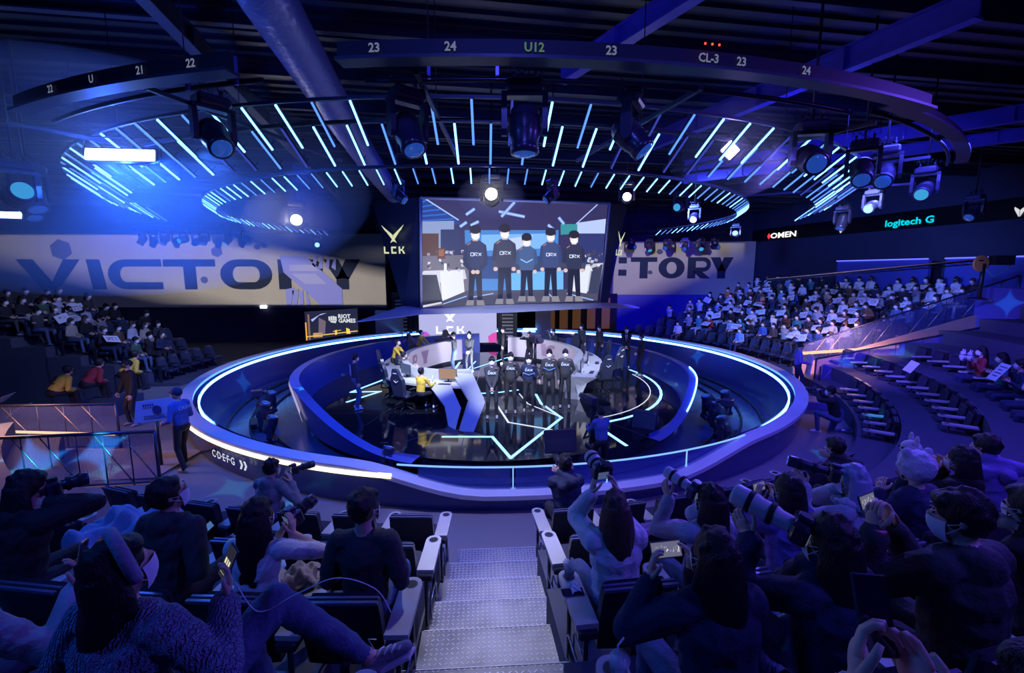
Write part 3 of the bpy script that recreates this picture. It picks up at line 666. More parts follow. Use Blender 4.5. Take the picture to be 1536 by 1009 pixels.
for i, x in enumerate((-1.9, -1.1, -.3, .6, 1.5)): boxo('panel', (x, .1, 1.6), (.5, .1, 1.9), mat('amber_panel', (.2, .1, .05), .5, emit=(.5, .22, .08), es=.12), t)
o = B().box((0, 0, 1.2), (8.4, .3, 2.6)).build('blue_partition', mat('deep_blue_wall', (.04, .04, .5), .6)); o.location = (10.2, 33, 0); tag(o, 'low deep blue partition behind the right of the ring', 'partition')
t = boxo('strip_lamp', (0, 0, 0), (.75, .06, .09), M_led); t.location = (1.0, 25.2, .98); tag(t, 'short blue tube light by the right rear column', 'lamp')
# wall-mounted screen with game studio name
sg = thing('side_video_screen', 'small dark screen with a white fist emblem over gold light trails, left of the canopy', 'screen', (-11.0, 27.6, 0))
def sp(x, y): return ((x-768)/683*27.8+11.0, -.08, 4.15+(407-y)/683*27.8)
boxo('cabinet', (0, .1, (sp(0, 462)[2]+sp(0, 508)[2])/2), (3.3, .2, 2.0), M_black, sg)
q = B(); q.col = (.018, .02, .05); q.poly([sp(459, 466), sp(459, 510), sp(538, 498), sp(538, 461)])
def spx(x, y, k=.09): p = sp(x, y); return (p[0], -k, p[2])
for col, pts in (((.4, .45, .95), ((468, 478), (484, 469), (492, 468), (480, 472), (470, 481))), ((.16, .12, .16), ((480, 475), (490, 480), (488, 500), (478, 502))), ((.22, .13, .1), ((463, 470), (466, 470), (466, 508), (463, 508))), ((.9, .55, .12), ((460, 503), (537, 494), (537, 495.3), (460, 504.5))),
                 ((.5, .3, .12), ((470, 498), (484, 497), (484, 504), (470, 505))), ((.95, .6, .1), ((503, 494), (506, 493), (506, 500), (503, 501))), ((.95, .65, .1), ((520, 490), (525, 492), (526, 499), (520, 499))), ((.8, .5, .1), ((500, 495), (512, 493), (512, 494), (500, 496))), ((.9, .4, .1), ((459, 482), (461, 482), (461, 509), (459, 509)))):
    q.col = col; q.poly([spx(*p) for p in pts])
q.build('picture', vcol_mat('side_picture', 1.1), sg)
q = B()
for x, h_ in ((494.5, 0), (497.7, -.6), (500.9, -.8), (504, 0)): q.poly([spx(x, 473+h_, .1), spx(x, 479, .1), spx(x+2.6, 479.5, .1), spx(x+2.6, 473.3+h_, .1)])
q.poly([spx(496, 479.8, .1), spx(498, 482, .1), spx(505, 483, .1), spx(506.8, 478, .1), spx(505, 479.8, .1)]); q.build('logo', emat('studio_white', (.75, .8, .85), .9), sg)
for s_, y_ in (('RIOT', 473), ('GAMES', 479.6)): 
    p = spx(522 if s_ != 'RIOT' else 518, y_, .1); text('lettering', s_, .33, p, (PI/2, 0, 0), MATS['studio_white'], sg, 1.0, .012)

# ================================================================ lighting rig above the ring
RIG = Vector((-1.0, 17.3, 0))
M_tube = [emat('tube_bright', (.16, .48, 1.), 4.5), emat('tube_mid', (.10, .28, 1.), 1.5), emat('tube_dim', (.07, .10, .75), .55)]
rt = random.Random(3)
def tube_proto(L):
    ms = []
    for m in M_tube:
        q = B(); q.tube([(0, -L/2, 0), (0, L/2, 0)], .016 if L > .4 else .013, 6); ms.append(q.mesh('tube', m))
    q = B(); q.box((0, 0, .03), (.035, L*1.02, .02)).box((0, -L*.42, .09), (.008, .008, .1)).box((0, L*.42, .09), (.008, .008, .1))
    return ms, q.mesh('housing', M_metal)
def nth(n): return str(n)+('th' if n % 100 in (11, 12, 13) else {1: 'st', 2: 'nd', 3: 'rd'}.get(n % 10, 'th'))
def tube_ring(R, L, z, step, a0, a1, label, group, weights, off=0., tilt=0.):
    ms, hm = tube_proto(L); a = a0+off
    n_ = 0
    while a <= a1:
        n_ += 1
        p = pol(RIG, R, a, z); t = thing('light_tube', label % nth(n_), 'light tube', tuple(p), math.radians(a), group); t.rotation_euler = (tilt, 0, math.radians(a))
        k = rt.choices((0, 1, 2), weights)[0]
        o = bpy.data.objects.new('tube', ms[k]); link(o, t); o = bpy.data.objects.new('housing', hm); link(o, t)
        a += step
tube_ring(10.93, .66, 6.10, 2.65, -77, 77, 'slim radial light tube, %s from the left end of the outermost ceiling ring', 'outermost ring of ceiling light tubes', (6, 3, 1), tilt=-.66)
tube_ring(10.5, .66, 5.94, 2.65, -77, 77, 'slim radial light tube, %s from the left end of the middle ceiling ring', 'middle ring of ceiling light tubes', (3, 3, 2), 1.3, tilt=-.66)
tube_ring(8.55, .36, 5.90, 2.3, -118, 118, 'short radial light tube, %s from the left end of the small inner ceiling ring', 'inner ring of ceiling light tubes', (4, 3, 0), tilt=-.62)
# curved carriers
def ring_box(name, label, R, z, w_, h, a0, a1, m, cat='truss', n=60):
    q = B(); q.smooth = False; aa = [a0+(a1-a0)*i/n for i in range(n+1)]
    rings = [[pol(O0, R+dx, a, dz) for dx, dz in ((-w_/2, -h/2), (w_/2, -h/2), (w_/2, h/2), (-w_/2, h/2))] for a in aa]
    q.loft(rings); o = q.build(name, m); o.location = RIG+Vector((0, 0, z)); return tag(o, label, cat)
M_fasc = mat('fascia_black', (.008, .009, .02), .6)
ring_box('curved_truss', 'thin curved steel hoop carrying the inner light tubes', 8.68, 6.06, .05, .05, -118, 118, M_beam)
ring_box('curved_truss', 'thin curved steel hoop between the two outer rings of light tubes', 10.72, 6.2, .05, .05, -77, 77, M_beam)
ring_box('curved_truss', 'thin curved steel hoop below the ends of the middle light tubes', 11.18, 6.34, .04, .04, -77, 77, M_beam)
for i in range(9):
    a = -60+i*15; o = B().box((0, 0, 0), (.05, 3.6, .05)).build('truss_spoke', M_beam); o.location = pol(RIG, 10.4, a, 6.22); o.rotation_euler = (0, 0, math.radians(a)); tag(o, 'straight radial steel spoke above the light tubes, %s from the left' % nth(i+1), 'truss', 'radial spokes of the ceiling ring')
    w_ = B().tube([pol(RIG, 10.9, a, 6.2), pol(RIG, 10.9, a, 8.3)], .008, 4).build('suspension_wire', M_metal); tag(w_, 'thin steel wire hanging the ceiling ring, %s from the left' % nth(i+1), 'wire', 'wires of the ceiling ring')
# fascia segments with numbers
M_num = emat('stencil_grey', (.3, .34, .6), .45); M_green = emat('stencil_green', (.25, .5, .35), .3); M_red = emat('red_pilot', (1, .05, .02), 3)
def fascia(label, a0, a1, R, z, nums, h=.2):
    t = thing('numbered_fascia', label, 'beam', tuple(CEN+Vector((0, 0, z))))
    q = B(); n = 30; aa = [a0+(a1-a0)*i/n for i in range(n+1)]
    q.loft([[pol(O0, R+dx, a, dz) for dx, dz in ((-.03, -h/2), (.03, -h/2), (.03, h/2), (-.03, h/2))] for a in aa]); q.build('web', M_fasc, t)
    q = B(); q.loft([[pol(O0, R+dx, a, dz) for dx, dz in ((-.1, -h/2-.03), (.1, -h/2-.03), (.1, -h/2), (-.1, -h/2))] for a in aa]); q.build('flange', M_beam, t)
    for s, a, m in nums:
        tr = math.radians(a); p = pol(O0, R+.05, a, .0)
        text('number', s, .115, p, face_rot((math.cos(tr), math.sin(tr), 0), (0, 0, 1)), m, t, 1., .003)
    return t
fascia('long curved black beam overhead with numbers 23 24 U12 23 CL-3 and 24', -5.4, 27, 12.75, 6.28, [('23', -3.7, M_num), ('24', -.4, M_num), ('U12', 3.2, M_green), ('23', 6.6, M_num), ('CL-3', 11.2, M_num), ('23', 12.9, M_num), ('24', 16.6, M_num)], .16)
fascia('curved blue-lit beam overhead at left with numbers 21 and 22', -27, -10.6, 12.75, 6.26, [('22', -12.6, M_num), ('21', -15.6, M_num), ('U', -19, M_num), ('22', -22.5, M_num)], .17)
fascia('curved dark beam at right carrying moving lights', 26, 50, 12.4, 6.4, [], .14)
for k in range(3): tag(B().ell((0, 0, 0), (.012, .012, .012), 6, 4).build('pilot_light', M_red, None, pol(CEN, 12.83, 10.9+k*.35, 6.4)), ('leftmost', 'middle', 'rightmost')[k]+' of three tiny red pilot lights above the CL-3 stencil', 'lamp', 'red pilot lights')
def bar(label, a0, a1, R, z, r=.03):
    q = B(); q.tube([pol(O0, R, a0+(a1-a0)*i/24, 0) for i in range(25)], r, 8); o = q.build('lighting_bar', M_metal); o.location = CEN+Vector((0, 0, z)); return tag(o, label, 'bar')
bar('curved pipe overhead holding the three central moving lights', -5.2, 24, 12.2, 6.22); bar('curved pipe overhead at left below the 21 22 beam', -30, -11, 12.2, 6.3); bar('curved pipe overhead at right holding moving lights', 26, 50, 12.2, 6.3)
# hanging brackets with chain links
for a, a2, zz, lab in ((-1.8, 1.6, 6.46, 'drooping cable and chain between two posts above the 23 24 stencils'), (-15.4, -12.2, 6.5, 'cable and chain bracket above the 21 22 beam')):
    t = thing('cable_bracket', lab, 'bracket'); q = B(); pts = [pol(CEN, 12.3, a+(a2-a)*i/8, zz-.05+.02*math.sin(i*2.)) for i in range(9)]
    q.tube(pts, .012, 6); q.build('cable', M_metal, t)
    q = B()
    for i, p_ in enumerate(pts[:6]): q.box(p_, (.05, .02, .035), .5*i)
    o = q.build('chain', mat('violet_metal', (.2, .16, .6), .35, .6), t); o['kind'] = 'stuff'
    for x in (a, a2):
        q = B(); q.box(pol(CEN, 12.3, x, zz-.12), (.035, .03, .3)); q.build('post', MATS['violet_metal'], t)
    q = B(); q.tube([pol(CEN, 12.3, a, zz), pol(CEN, 12.3, a, 8.3)], .007, 4); q.build('wire', M_metal, t)
# ---------------------------------------------------------------- moving lights
M_body = mat('fixture_black', (.035, .03, .06), .32, .1, coat=.2)
M_lens = mat('fixture_lens', (.02, .05, .2), .05, coat=1., emit=(.03, .15, .8), es=.35)
def mover_meshes(s=1.):
    q = B(); q.rbox((0, 0, -.06), (.40, .28, .13), .03).box((0, 0, .02), (.3, .05, .03)); base = q.mesh('base', M_body)
    q = B()
    q.tube([(-.12, 0, .02), (-.12, 0, .1)], .02, 6).tube([(.12, 0, .02), (.12, 0, .1)], .02, 6); clamp = q.mesh('clamp', M_metal)
    q = B()
    prof = [(-.05, -.0), (.05, -.0), (.07, -.2), (.065, -.38), (.03, -.44), (-.03, -.44), (-.065, -.38), (-.07, -.2)]
    q.prism([(-.25, x, -.12+z) for x, z in prof], (.06, 0, 0)); arm = q.mesh('yoke_arm', M_body)
    q = B(); q.box((0, 0, -.14), (.5, .13, .05)); bridge = q.mesh('yoke', M_body)
    q = B(); prof = [(.05, -.24), (.11, -.235), (.155, -.18), (.17, -.05), (.17, .08), (.145, .17), (.155, .2), (.155, .27), (.13, .275)]
    q.lathe(prof, (0, 0, 0), 18); head = q.mesh('head', M_body)
    q = B(); q.lathe([(.13, .262), (.12, .28), (.08, .295), (.01, .302)], (0, 0, 0), 18); lens = q.mesh('lens', M_lens)
    q = B()
    for k in range(9): q.lathe([(.171, -.12+.02*k), (.176, -.115+.02*k), (.171, -.11+.02*k)], (0, 0, 0), 18)
    fin = q.mesh('fin', M_body)
    q = B(); rr = random.Random(5)
    for k in range(6):
        x = -.2+.08*k; q.tube([(x, .05, .1), (x+rr.uniform(-.1, .1), .1, .17+.05*rr.random()), (x+rr.uniform(-.15, .15), .08, .05), (x+.05, .12, -.04)], .006, 4)
    cab = q.mesh('cable', M_metal)
    return dict(base=base, clamp=clamp, arm=arm, bridge=bridge, head=head, lens=lens, fin=fin, cab=cab)
MV = mover_meshes()
def ob(name, me, parent, loc=(0, 0, 0), rot=(0, 0, 0), sc=None):
    o = bpy.data.objects.new(name, me); link(o, parent); o.location = loc; o.rotation_euler = rot
    if sc: o.scale = sc
    return o
def mover(label, loc, rz=0., tilt=PI*.85, s=1., lit=None, group=None, ztop=None):
    t = thing('moving_light', label, 'stage light', loc, rz, group); t.scale = (s, s, s)
    ob('base', MV['base'], t); ob('clamp', MV['clamp'], t); ob('yoke', MV['bridge'], t)
    ob('yoke_arm', MV['arm'], t); ob('yoke_arm', MV['arm'], t, (.44, 0, 0))
    h = ob('head', MV['head'], t, (0, 0, -.48), (tilt, 0, 0)); ln = ob('lens', MV['lens'], h); ob('fin', MV['fin'], h)
    if lit is not None:
        ln.material_slots[0].link = 'OBJECT'; ln.material_slots[0].material = lit
    ob('cable', MV['cab'], t)
    if loc[1] > 6.5 and loc[2] > 3: B().tube([(0, 0, .02), (0, 0, (8.45-loc[2])/s)], .018, 6).build('hanging_pole', M_metal, t)
    return t
M_lit_w = emat('lamp_warm_white', (1., .93, .78), 30.); M_lit_b = emat('lamp_blue', (.12, .3, 1.), 5.); M_lit_c = emat('lamp_cyan', (.05, .4, .8), .9)
mover('large moving light hanging under the 22 stencil, head turned left', (-3.85, 6.2, 6.36), .9, 2.3, 1.0)
mover('large moving light hanging left of the central one, round head seen from behind', (-1.2, 5.55, 6.2), .7, 2.6, .95)
mover('central large moving light with a long egg-shaped head', (.14, 5.35, 6.22), 0., PI*.98, 1.02)
mover('large moving light right of the central one, head tilted left', (1.38, 5.6, 6.16), 1.1, 2.4, .92)
mover('boxy moving light with a round blue front, right of the glaring diamond lamp', (4.5, 7.2, 6.36), -.2, 2.0, 1.1)
mover('moving light with violet lit cap left of the right wall', (6.2, 8.4, 6.42), -.6, 2.3, 1.05)
mover('moving light with violet cables over the right stand', (7.15, 9.1, 6.5), -.7, 2.2, 1.05)
mover('smaller moving light with a teal lens at upper right', (9.1, 10.4, 6.4), -.9, 2.0, 1., M_lit_c)
mover('moving light with a glowing blue lens near the ribbon screen', (9.9, 12.9, 6.35), -1.0, 1.9, .9, M_lit_b)
mover('moving light hanging below the ribbon screen with a bright housing', (10.6, 15.0, 6.2), -1.0, 2.7, .95)
mover('dark moving light at the right edge below the beams', (13.2, 13.4, 6.3), -1.2, 2.3, .95)
mover('dark moving light at the left edge, lens facing the hall', (-8.5, 8.1, 6.0), 1.0, 1.4, 1.15, M_lit_c)
mover('dark moving light in the blue glow at the left edge', (-9.4, 9.2, 6.2), 1.2, 2.6, 1.2)
mover('dark moving light tucked behind the left edge lamp', (-10.6, 10.3, 6.1), 1.2, 2.6, 1.1)
mover('small moving light with a warm white beam left of the hanging screen', (-7.0, 15.2, 6.4), .4, 1.5, 1.35, M_lit_w)
mover('small moving light with a warm white beam centred above the hanging screen', (-.48, 11.2, 6.42), 0., 1.45, 1.1, M_lit_w)
mover('small moving light with a warm beam above the right end of the hanging screen', (2.85, 11.7, 6.35), -.2, 1.6, .8, M_lit_w)
mover('small unlit moving light left of the centred warm lamp', (-2.7, 11.2, 6.3), 1.2, 2.2, .75)
mover('small unlit moving light right of the centred warm lamp', (.95, 11.2, 6.3), -1.2, 2.2, .75)
mover('small moving light with a clear lens beside the right end of the screen', (4.6, 12.8, 6.3), -.8, 1.8, .8, M_lit_c)
mover('small moving light with twin glowing lenses under the right of the inner ring', (6.0, 15.4, 6.3), -.5, 2.0, .8, emat('lamp_soft', (.9, .9, .8), 6.))
mover('small moving light with an intense blue lens at the end of VICTORY on the right', (10.56, 22, 6.35), -.5, 1.5, .9, M_lit_b)
mover('small moving light with a blue lens in front of the left VICTORY wall', (-8.38, 20, 5.65), .3, 1.5, .8, M_lit_b)
for i, (x, zz, lit) in enumerate(((-23.3, 0, M_lens), (-21.9, 0, None), (-20.7, 0, M_lit_c), (-19.4, 0, None), (-17.9, 0, M_lit_c), (-16.7, 0, None))):
    mover(('leftmost', 'second', 'third', 'fourth', 'fifth', 'rightmost')[i]+' of the six moving lights hanging before the left VICTORY letters', (x, 29.3, 6.75), rt.uniform(-1, 1), 2.2+rt.uniform(-.5, .5), 1.25, lit)
for i, x in enumerate((7.6, 8.7, 9.9, 11.0, 12.0, 12.9)):
    mover(('leftmost', 'second', 'third', 'fourth', 'fifth', 'rightmost')[i]+' of the six moving lights hanging before the right VICTORY letters', (x, 29.5, 6.25), rt.uniform(-1, 1), 2.2+rt.uniform(-.5, .5), 1.1, (M_lit_c if i % 3 == 1 else None))
for x0, x1, z, lab in ((-25, -15.5, 6.9, 'straight truss pipe before the left VICTORY wall'), (6.8, 14, 6.4, 'straight truss pipe before the right VICTORY wall')):
    q = B(); q.tube([(x0, 29.4, z), (x1, 29.4, z)], .05, 6).tube([(x0, 29.4, z+.3), (x1, 29.4, z+.3)], .05, 6)
    for i in range(20):
        x = x0+(x1-x0)*i/20; q.tube([(x, 29.4, z+(.3 if i % 2 else 0)), (x+(x1-x0)/20, 29.4, z+(0 if i % 2 else .3))], .02, 4)
    for xx in (x0+1, x1-1): q.tube([(xx, 29.4, z+.3), (xx, 29.4, 8.3)], .02, 4)
    tag(q.build('truss_pipe', M_metal), lab, 'truss')
# LED panel floods
def flood(label, loc, rz, w_, h, em, tilt=.3):
    t = thing('flood_panel', label, 'stage light', loc, rz)
    t.rotation_euler = (tilt, 0, rz)
    B().rbox((0, .06, 0), (w_+.08, .1, h+.08), .02).build('housing', M_body, t); boxo('emitter', (0, 0, 0), (w_, .03, h), em, t)
    q = B(); q.tube([(-w_/2-.07, .05, 0), (-w_/2-.07, .05, h/2+.22), (w_/2+.07, .05, h/2+.22), (w_/2+.07, .05, 0)], .015, 6); q.build('bracket', M_metal, t); return t
flood('glaring white-blue bar flood at upper left', (-6.17, 7.5, 5.97), .1, 1.0, .17, emat('flood_glare', (.35, .6, 1.), 22.), -.2)
flood('half-hidden glaring flood at the left edge under the moving lights', (-11.9, 11., 5.47), .35, .55, .14, MATS['flood_glare'], -.2)
t = flood('glaring violet-white diamond-shaped lamp at upper right', (3.43, 7.5, 6.04), 0, .2, .2, emat('diamond_glare', (.65, .55, 1.), 22.), 0.); t.rotation_euler = (0, PI/4, 0)

# haze drifting round the lamps
def haze(label, c, r, dens, aniso=.2):
    m = bpy.data.materials.new('haze_volume'); m.use_nodes = True; nt = m.node_tree; nt.nodes.clear()
    v = nt.nodes.new('ShaderNodeVolumeScatter'); v.inputs['Density'].default_value = dens; v.inputs['Anisotropy'].default_value = aniso; v.inputs['Color'].default_value = (.9, .93, 1, 1)
    o_ = nt.nodes.new('ShaderNodeOutputMaterial'); nt.links.new(v.outputs[0], o_.inputs['Volume'])
    o = B().ell((0, 0, 0), (1, 1, 1), 28, 16).build('haze', m); o.location = c; o.scale = r; o['kind'] = 'stuff'; tag(o, label, 'haze'); return o
haze('blue glowing haze round the white-blue flood at upper left', (-7.2, 8.4, 5.6), (4.6, 3.6, 1.9), .075)
haze('small bright haze round the warm lamp left of the hanging screen', (-7.0, 15.0, 5.75), (1.5, 1.5, 1.0), .10)
haze('small haze round the diamond-shaped lamp', (3.43, 7.4, 6.0), (1.0, .8, .7), .10)
haze('small haze round the centred warm lamp', (-.48, 10.9, 5.85), (.8, .8, .5), .10)

# ================================================================ seating tiers near the camera
M_seatb = mat('seat_black', (.018, .018, .03), .42, noise=.2, nscale=30)
M_seatf = mat('seat_fabric', (.025, .025, .05), .85)
M_arm = mat('armrest_laminate', (.42, .42, .44), .42, noise=.06, nscale=20)
M_trim = mat('seat_trim', (.12, .13, .22), .3, .3)
M_cup = mat('cup_hole_dark', (.004, .004, .006), .5)
R0, PITCH, TD = 12.28, .675, 1.22
def zt(k): return .46+.42*(k-1)     # tier height of row k
def seat_pt(k, s, dR=0., dz=0.):
    """point of row k at signed arc length s from the line x=-.2, dR behind(+) the seat back"""
    R = R0+TD*(k-1); a = math.degrees((s+1.0)/R); return pol(SEA, R+dR, a, zt(k)+dz), a
# tiers: wedge slabs left and right of the stairs
def tier(k, a0, a1, name='floor_tier', Rf=None, Rb=None, z=None):
    R = R0+TD*(k-1); Rf = Rf or (R-1.1 if k > 1 else R-.62); Rb = Rb or R+TD+.02; z = zt(k) if z is None else z
    n = max(4, int((a1-a0)/3)); aa = [a0+(a1-a0)*i/n for i in range(n+1)]
    q = B(); q.loft([[pol(SEA, r, a, zz) for r, zz in ((Rf, 0 if k < 2 else zt(k-1)-.05), (Rb, 0 if k < 2 else zt(k-1)-.05), (Rb, z), (Rf, z))] for a in aa]); return struct(name, q, M_tier)
STW = .62
for k in range(1, 8):
    R = R0+TD*(k-1); aL = math.degrees((1.0-STW-.14)/R); aR = math.degrees((1.0+STW+.02)/R)
    tier(k, -52 if k < 3 else -60, aL); tier(k, aR, 84)
# stairs of chequer plate
M_plate = bpy.data.materials.new('chequer_plate'); M_plate.use_nodes = True
nt = M_plate.node_tree; b = nt.nodes['Principled BSDF']; b.inputs['Base Color'].default_value = (.24, .24, .26, 1); b.inputs['Metallic'].default_value = .45; b.inputs['Roughness'].default_value = .42
tc = nt.nodes.new('ShaderNodeTexCoord'); nz = nt.nodes.new('ShaderNodeTexNoise'); nz.inputs['Scale'].default_value = 2.2; nz.inputs['Detail'].default_value = 5; nt.links.new(tc.outputs['Object'], nz.inputs['Vector']); mr = nt.nodes.new('ShaderNodeMapRange'); mr.inputs[1].default_value = .3; mr.inputs[2].default_value = .7; mr.inputs[3].default_value = .28; mr.inputs[4].default_value = .6; nt.links.new(nz.outputs[0], mr.inputs[0]); nt.links.new(mr.outputs[0], b.inputs['Roughness'])
cr = nt.nodes.new('ShaderNodeValToRGB'); cr.color_ramp.elements[0].position = .35; cr.color_ramp.elements[0].color = (.15, .15, .16, 1); cr.color_ramp.elements[1].position = .65; cr.color_ramp.elements[1].color = (.30, .30, .32, 1); nt.links.new(nz.outputs[0], cr.inputs[0]); nt.links.new(cr.outputs[0], b.inputs['Base Color'])
M_lug = mat('plate_lug', (.62, .62, .68), .3, .3)
lug_me = None
stairs = thing('aisle_stairs', 'grey chequer-plate steps climbing between the two seating blocks', 'stairs', (-.18, 0, 0)); stairs['kind'] = 'structure'
for k in range(1, 12):
    y1 = 6.0-.61*(k-1); z = .25+.21*(k-1); wd = STW if k % 2 == 0 else STW-.045
    R = Matrix.Rotation(math.radians(3.6), 3, 'Z')
    o = B().box((0, -.305-.01, -.02), (wd*2, .63, .04), R).box((0, 0, -.12), (wd*2, .012, .2), R).build('step', M_plate, stairs, (0, y1, z))
    q = B(); nx, ny = 26, 13
    for i in range(nx):
        for j in range(ny):
            x = -wd+.04+i*(2*wd-.08)/(nx-1); y = -.6+j*.048+.01; t_ = PI/4 if (i+j) % 2 else -PI/4
            p = R @ Vector((x, y, .001)); q.box(p, (.03, .008, .004), Matrix.Rotation(t_, 3, 'Z'))
    if k < 9: lo = q.build('tread_lug', M_lug, o); lo['kind'] = 'stuff'
    B().box((0, -.004, .003), (wd*2, .008, .006), R).build('nosing', M_lug, o)
# seat pieces; local frame: origin on the tier under the seat back, +Y faces the stage
def seat_meshes():
    D = {}
    q = B(); q.smooth = False
    prof = []   # back shell: slightly curved slab
    rings = []
    for z, y, w_ in ((.36, .06, .245), (.5, .03, .25), (.75, -.03, .25), (.86, -.055, .245)):
        rings.append([(-w_, y-.03, z), (-w_*.5, y-.045, z), (w_*.5, y-.045, z), (w_, y-.03, z), (w_, y+.03, z), (w_*.5, y+.03, z), (-w_*.5, y+.03, z), (-w_, y+.03, z)])
    q.loft(rings); D['back'] = q.mesh('backrest', M_seatb)
    q = B(); q.rbox((0, .07, .62), (.43, .05, .44), .02, Matrix.Rotation(.16, 3, 'X')); D['pad'] = q.mesh('back_cushion', M_seatf)
    q = B(); q.box((0, -.086, .868), (.49, .022, .02)).box((0, -.045, .872), (.48, .018, .012)); D['trim'] = q.mesh('top_trim', M_trim)
    q = B(); q.rbox((0, .29, .40), (.46, .44, .11), .03); D['seat'] = q.mesh('seat', M_seatf)
    q = B(); q.box((0, .12, .2), (.06, .3, .36)).box((0, .12, .012), (.3, .36, .024)); D['ped'] = q.mesh('pedestal', M_seatb)
    # armrest with cup hole at its stage end (origin at the pitch line)
    q = B(); n = 16; out = [(-.075, -.05), (.075, -.05)]+[(.075*math.cos(t), .42+.075*math.sin(t)) for t in [PI*i/10 for i in range(11)]]
    q.prism([(x, y, .585) for x, y in out], (0, 0, .035)); D['arm'] = q.mesh('armrest', M_arm)
    q = B(); q.lathe([(.040, .6215), (.040, .6225)], (0, .415, 0), 20); D['hole'] = q.mesh('cup_hole_dark', M_cup)  # flat black disc, the shade inside the hole given as colour
    q = B(); q.lathe([(.047, .6205), (.047, .6212)], (0, .415, 0), 20); D['ring'] = q.mesh('cup_rim', M_trim)
    q = B(); q.rbox((0, .1, .555), (.13, .36, .06), .01).tube([(0, .38, .58), (0, .4, .0)], .018, 6).tube([(0, -.02, .58), (0, -.02, .0)], .018, 6).box((0, .18, .04), (.03, .5, .025)); D['leg'] = q.mesh('arm_frame', M_seatb)
    q = B()
    q.tube([(0, .34, .02), (0, .34, .2), (0, .31, .235), (0, .1, .235), (0, .07, .2), (0, .07, .02)], .008, 6).tube([(.05, .34, .02), (.05, .34, .2), (.05, .31, .235), (.05, .1, .235), (.05, .07, .2), (.05, .07, .02)], .008, 6); D['hoop'] = q.mesh('foot_hoop', mat('chrome_blue', (.3, .32, .45), .25, .8))
    return D
SM = seat_meshes()
def ordinal(n): return ('first', 'second', 'third', 'fourth', 'fifth', 'sixth', 'seventh', 'eighth', 'ninth', 'tenth', 'eleventh', 'twelfth', 'thirteenth', 'fourteenth', 'fifteenth', 'sixteenth', 'seventeenth', 'eighteenth', 'nineteenth', 'twentieth', 'twenty-first', 'twenty-second', 'twenty-third', 'twenty-fourth', 'twenty-fifth', 'twenty-sixth', 'twenty-seventh', 'twenty-eighth', 'twenty-ninth', 'thirtieth')[n-1]
def armrest(par, x, aisle=False):
    a = ob('armrest', SM['arm'], par, (x, 0, 0)); ob('cup_rim', SM['ring'], a); ob('cup_hole_dark', SM['hole'], a); ob('arm_frame', SM['leg'], par, (x, 0, 0))
    if aisle: ob('foot_hoop', SM['hoop'], par, (x-.025, 0, 0))
def fseat(k, s, side, n, first=False):
    p, a = seat_pt(k, s); t = thing('theatre_chair', f'black fold-down seat with pale cup-holder armrest, {ordinal(k)} row, {ordinal(n)} {side} of the steps', 'seat', tuple(p), math.radians(a), 'theatre seats beside the steps')
    for nm, key in (('backrest', 'back'), ('back_cushion', 'pad'), ('top_trim', 'trim'), ('seat', 'seat'), ('pedestal', 'ped')): ob(nm, SM[key], t)
    sg_ = -1 if side == 'left' else 1
    armrest(t, -sg_*PITCH/2, True if first else False)
    return t
SEATS = {}
for k in (1, 2, 3, 4):
    nl = {1: 7, 2: 8, 3: 6, 4: 4}[k]; nr = {1: 8, 2: 7, 3: 5, 4: 4}[k]
    for n in range(1, nl+1): SEATS[(k, 'L', n)] = fseat(k, -.64+.06*(k-1)-PITCH/2-(n-1)*PITCH, 'left', n, n == 1)
    for n in range(1, nr+1): SEATS[(k, 'R', n)] = fseat(k, .60+.04*(k-1)+PITCH/2+(n-1)*PITCH, 'right', n, n == 1)
# seats of the near right side block, facing the ring from the side
for k, rows in ((1, range(9)), (2, range(12)), (3, range(11))):
    for n in rows:
        R = 11.9+1.25*(k-1); a = 52+n*(3.35 if k == 1 else 3.1)-(4 if k == 3 else 0)
        if k == 1 and n > 6: continue
        p = pol(SEA, R+.35, a, .05 if k == 1 else (.46 if k == 2 else .88)); t = thing('theatre_chair', f'black seat in the right side block, {ordinal(k)} row, {ordinal(n+1)} from its near end', 'seat', tuple(p), math.radians(a), 'seats of the right side block')
        for nm, key in (('backrest', 'back'), ('back_cushion', 'pad'), ('top_trim', 'trim'), ('seat', 'seat'), ('pedestal', 'ped')): ob(nm, SM[key], t)
        armrest(t, -.32)
# ================================================================ stands at left and right
def stand_seat_meshes():
    q = B(); rings = []
    for z, y, w_ in ((.38, .05, .22), (.6, 0, .225), (.8, -.05, .2), (.9, -.07, .12)):
        rings.append([(-w_, y-.03, z), (0, y-.06, z), (w_, y-.03, z), (w_, y+.04, z), (0, y+.02, z), (-w_, y+.04, z)])
    q.loft(rings); bk = q.mesh('backrest', mat('stand_seat_shell', (.03, .04, .08), .3, coat=.3))
    q = B(); q.rbox((0, .24, .40), (.44, .42, .1), .03); st = q.mesh('seat', mat('stand_seat_pad', (.02, .025, .06), .5))
    q = B(); q.rbox((0, .2, .6), (.05, .4, .05), .01).box((0, .12, .3), (.04, .1, .6)); ar = q.mesh('armrest', M_seatb)
    return bk, st, ar
ST = stand_seat_meshes()
def zst(j): return .12+.345*j
def lim_l(j): R = 12.55+1.08*j; return -90-math.degrees(math.asin(2.2/R))
def stand_row(j, a0, a1, side):
    R = 12.55+1.08*j; n = max(2, int((a1-a0)/4)); aa = [a0+(a1-a0)*i/n for i in range(n+1)]
    q = B(); q.loft([[pol(CEN, r, a, z) for r, z in ((R-.85, -.6), (R+.3, -.6), (R+.3, zst(j)), (R-.85, zst(j)))] for a in aa]); struct('floor_stand_tier', q, M_tier)
SEATPOS = {'right': [], 'left': []}
for j in range(8):
    stand_row(j, 91, 142-1.8*j, 'right'); stand_row(j, lim_l(j)-1, -84, 'left')
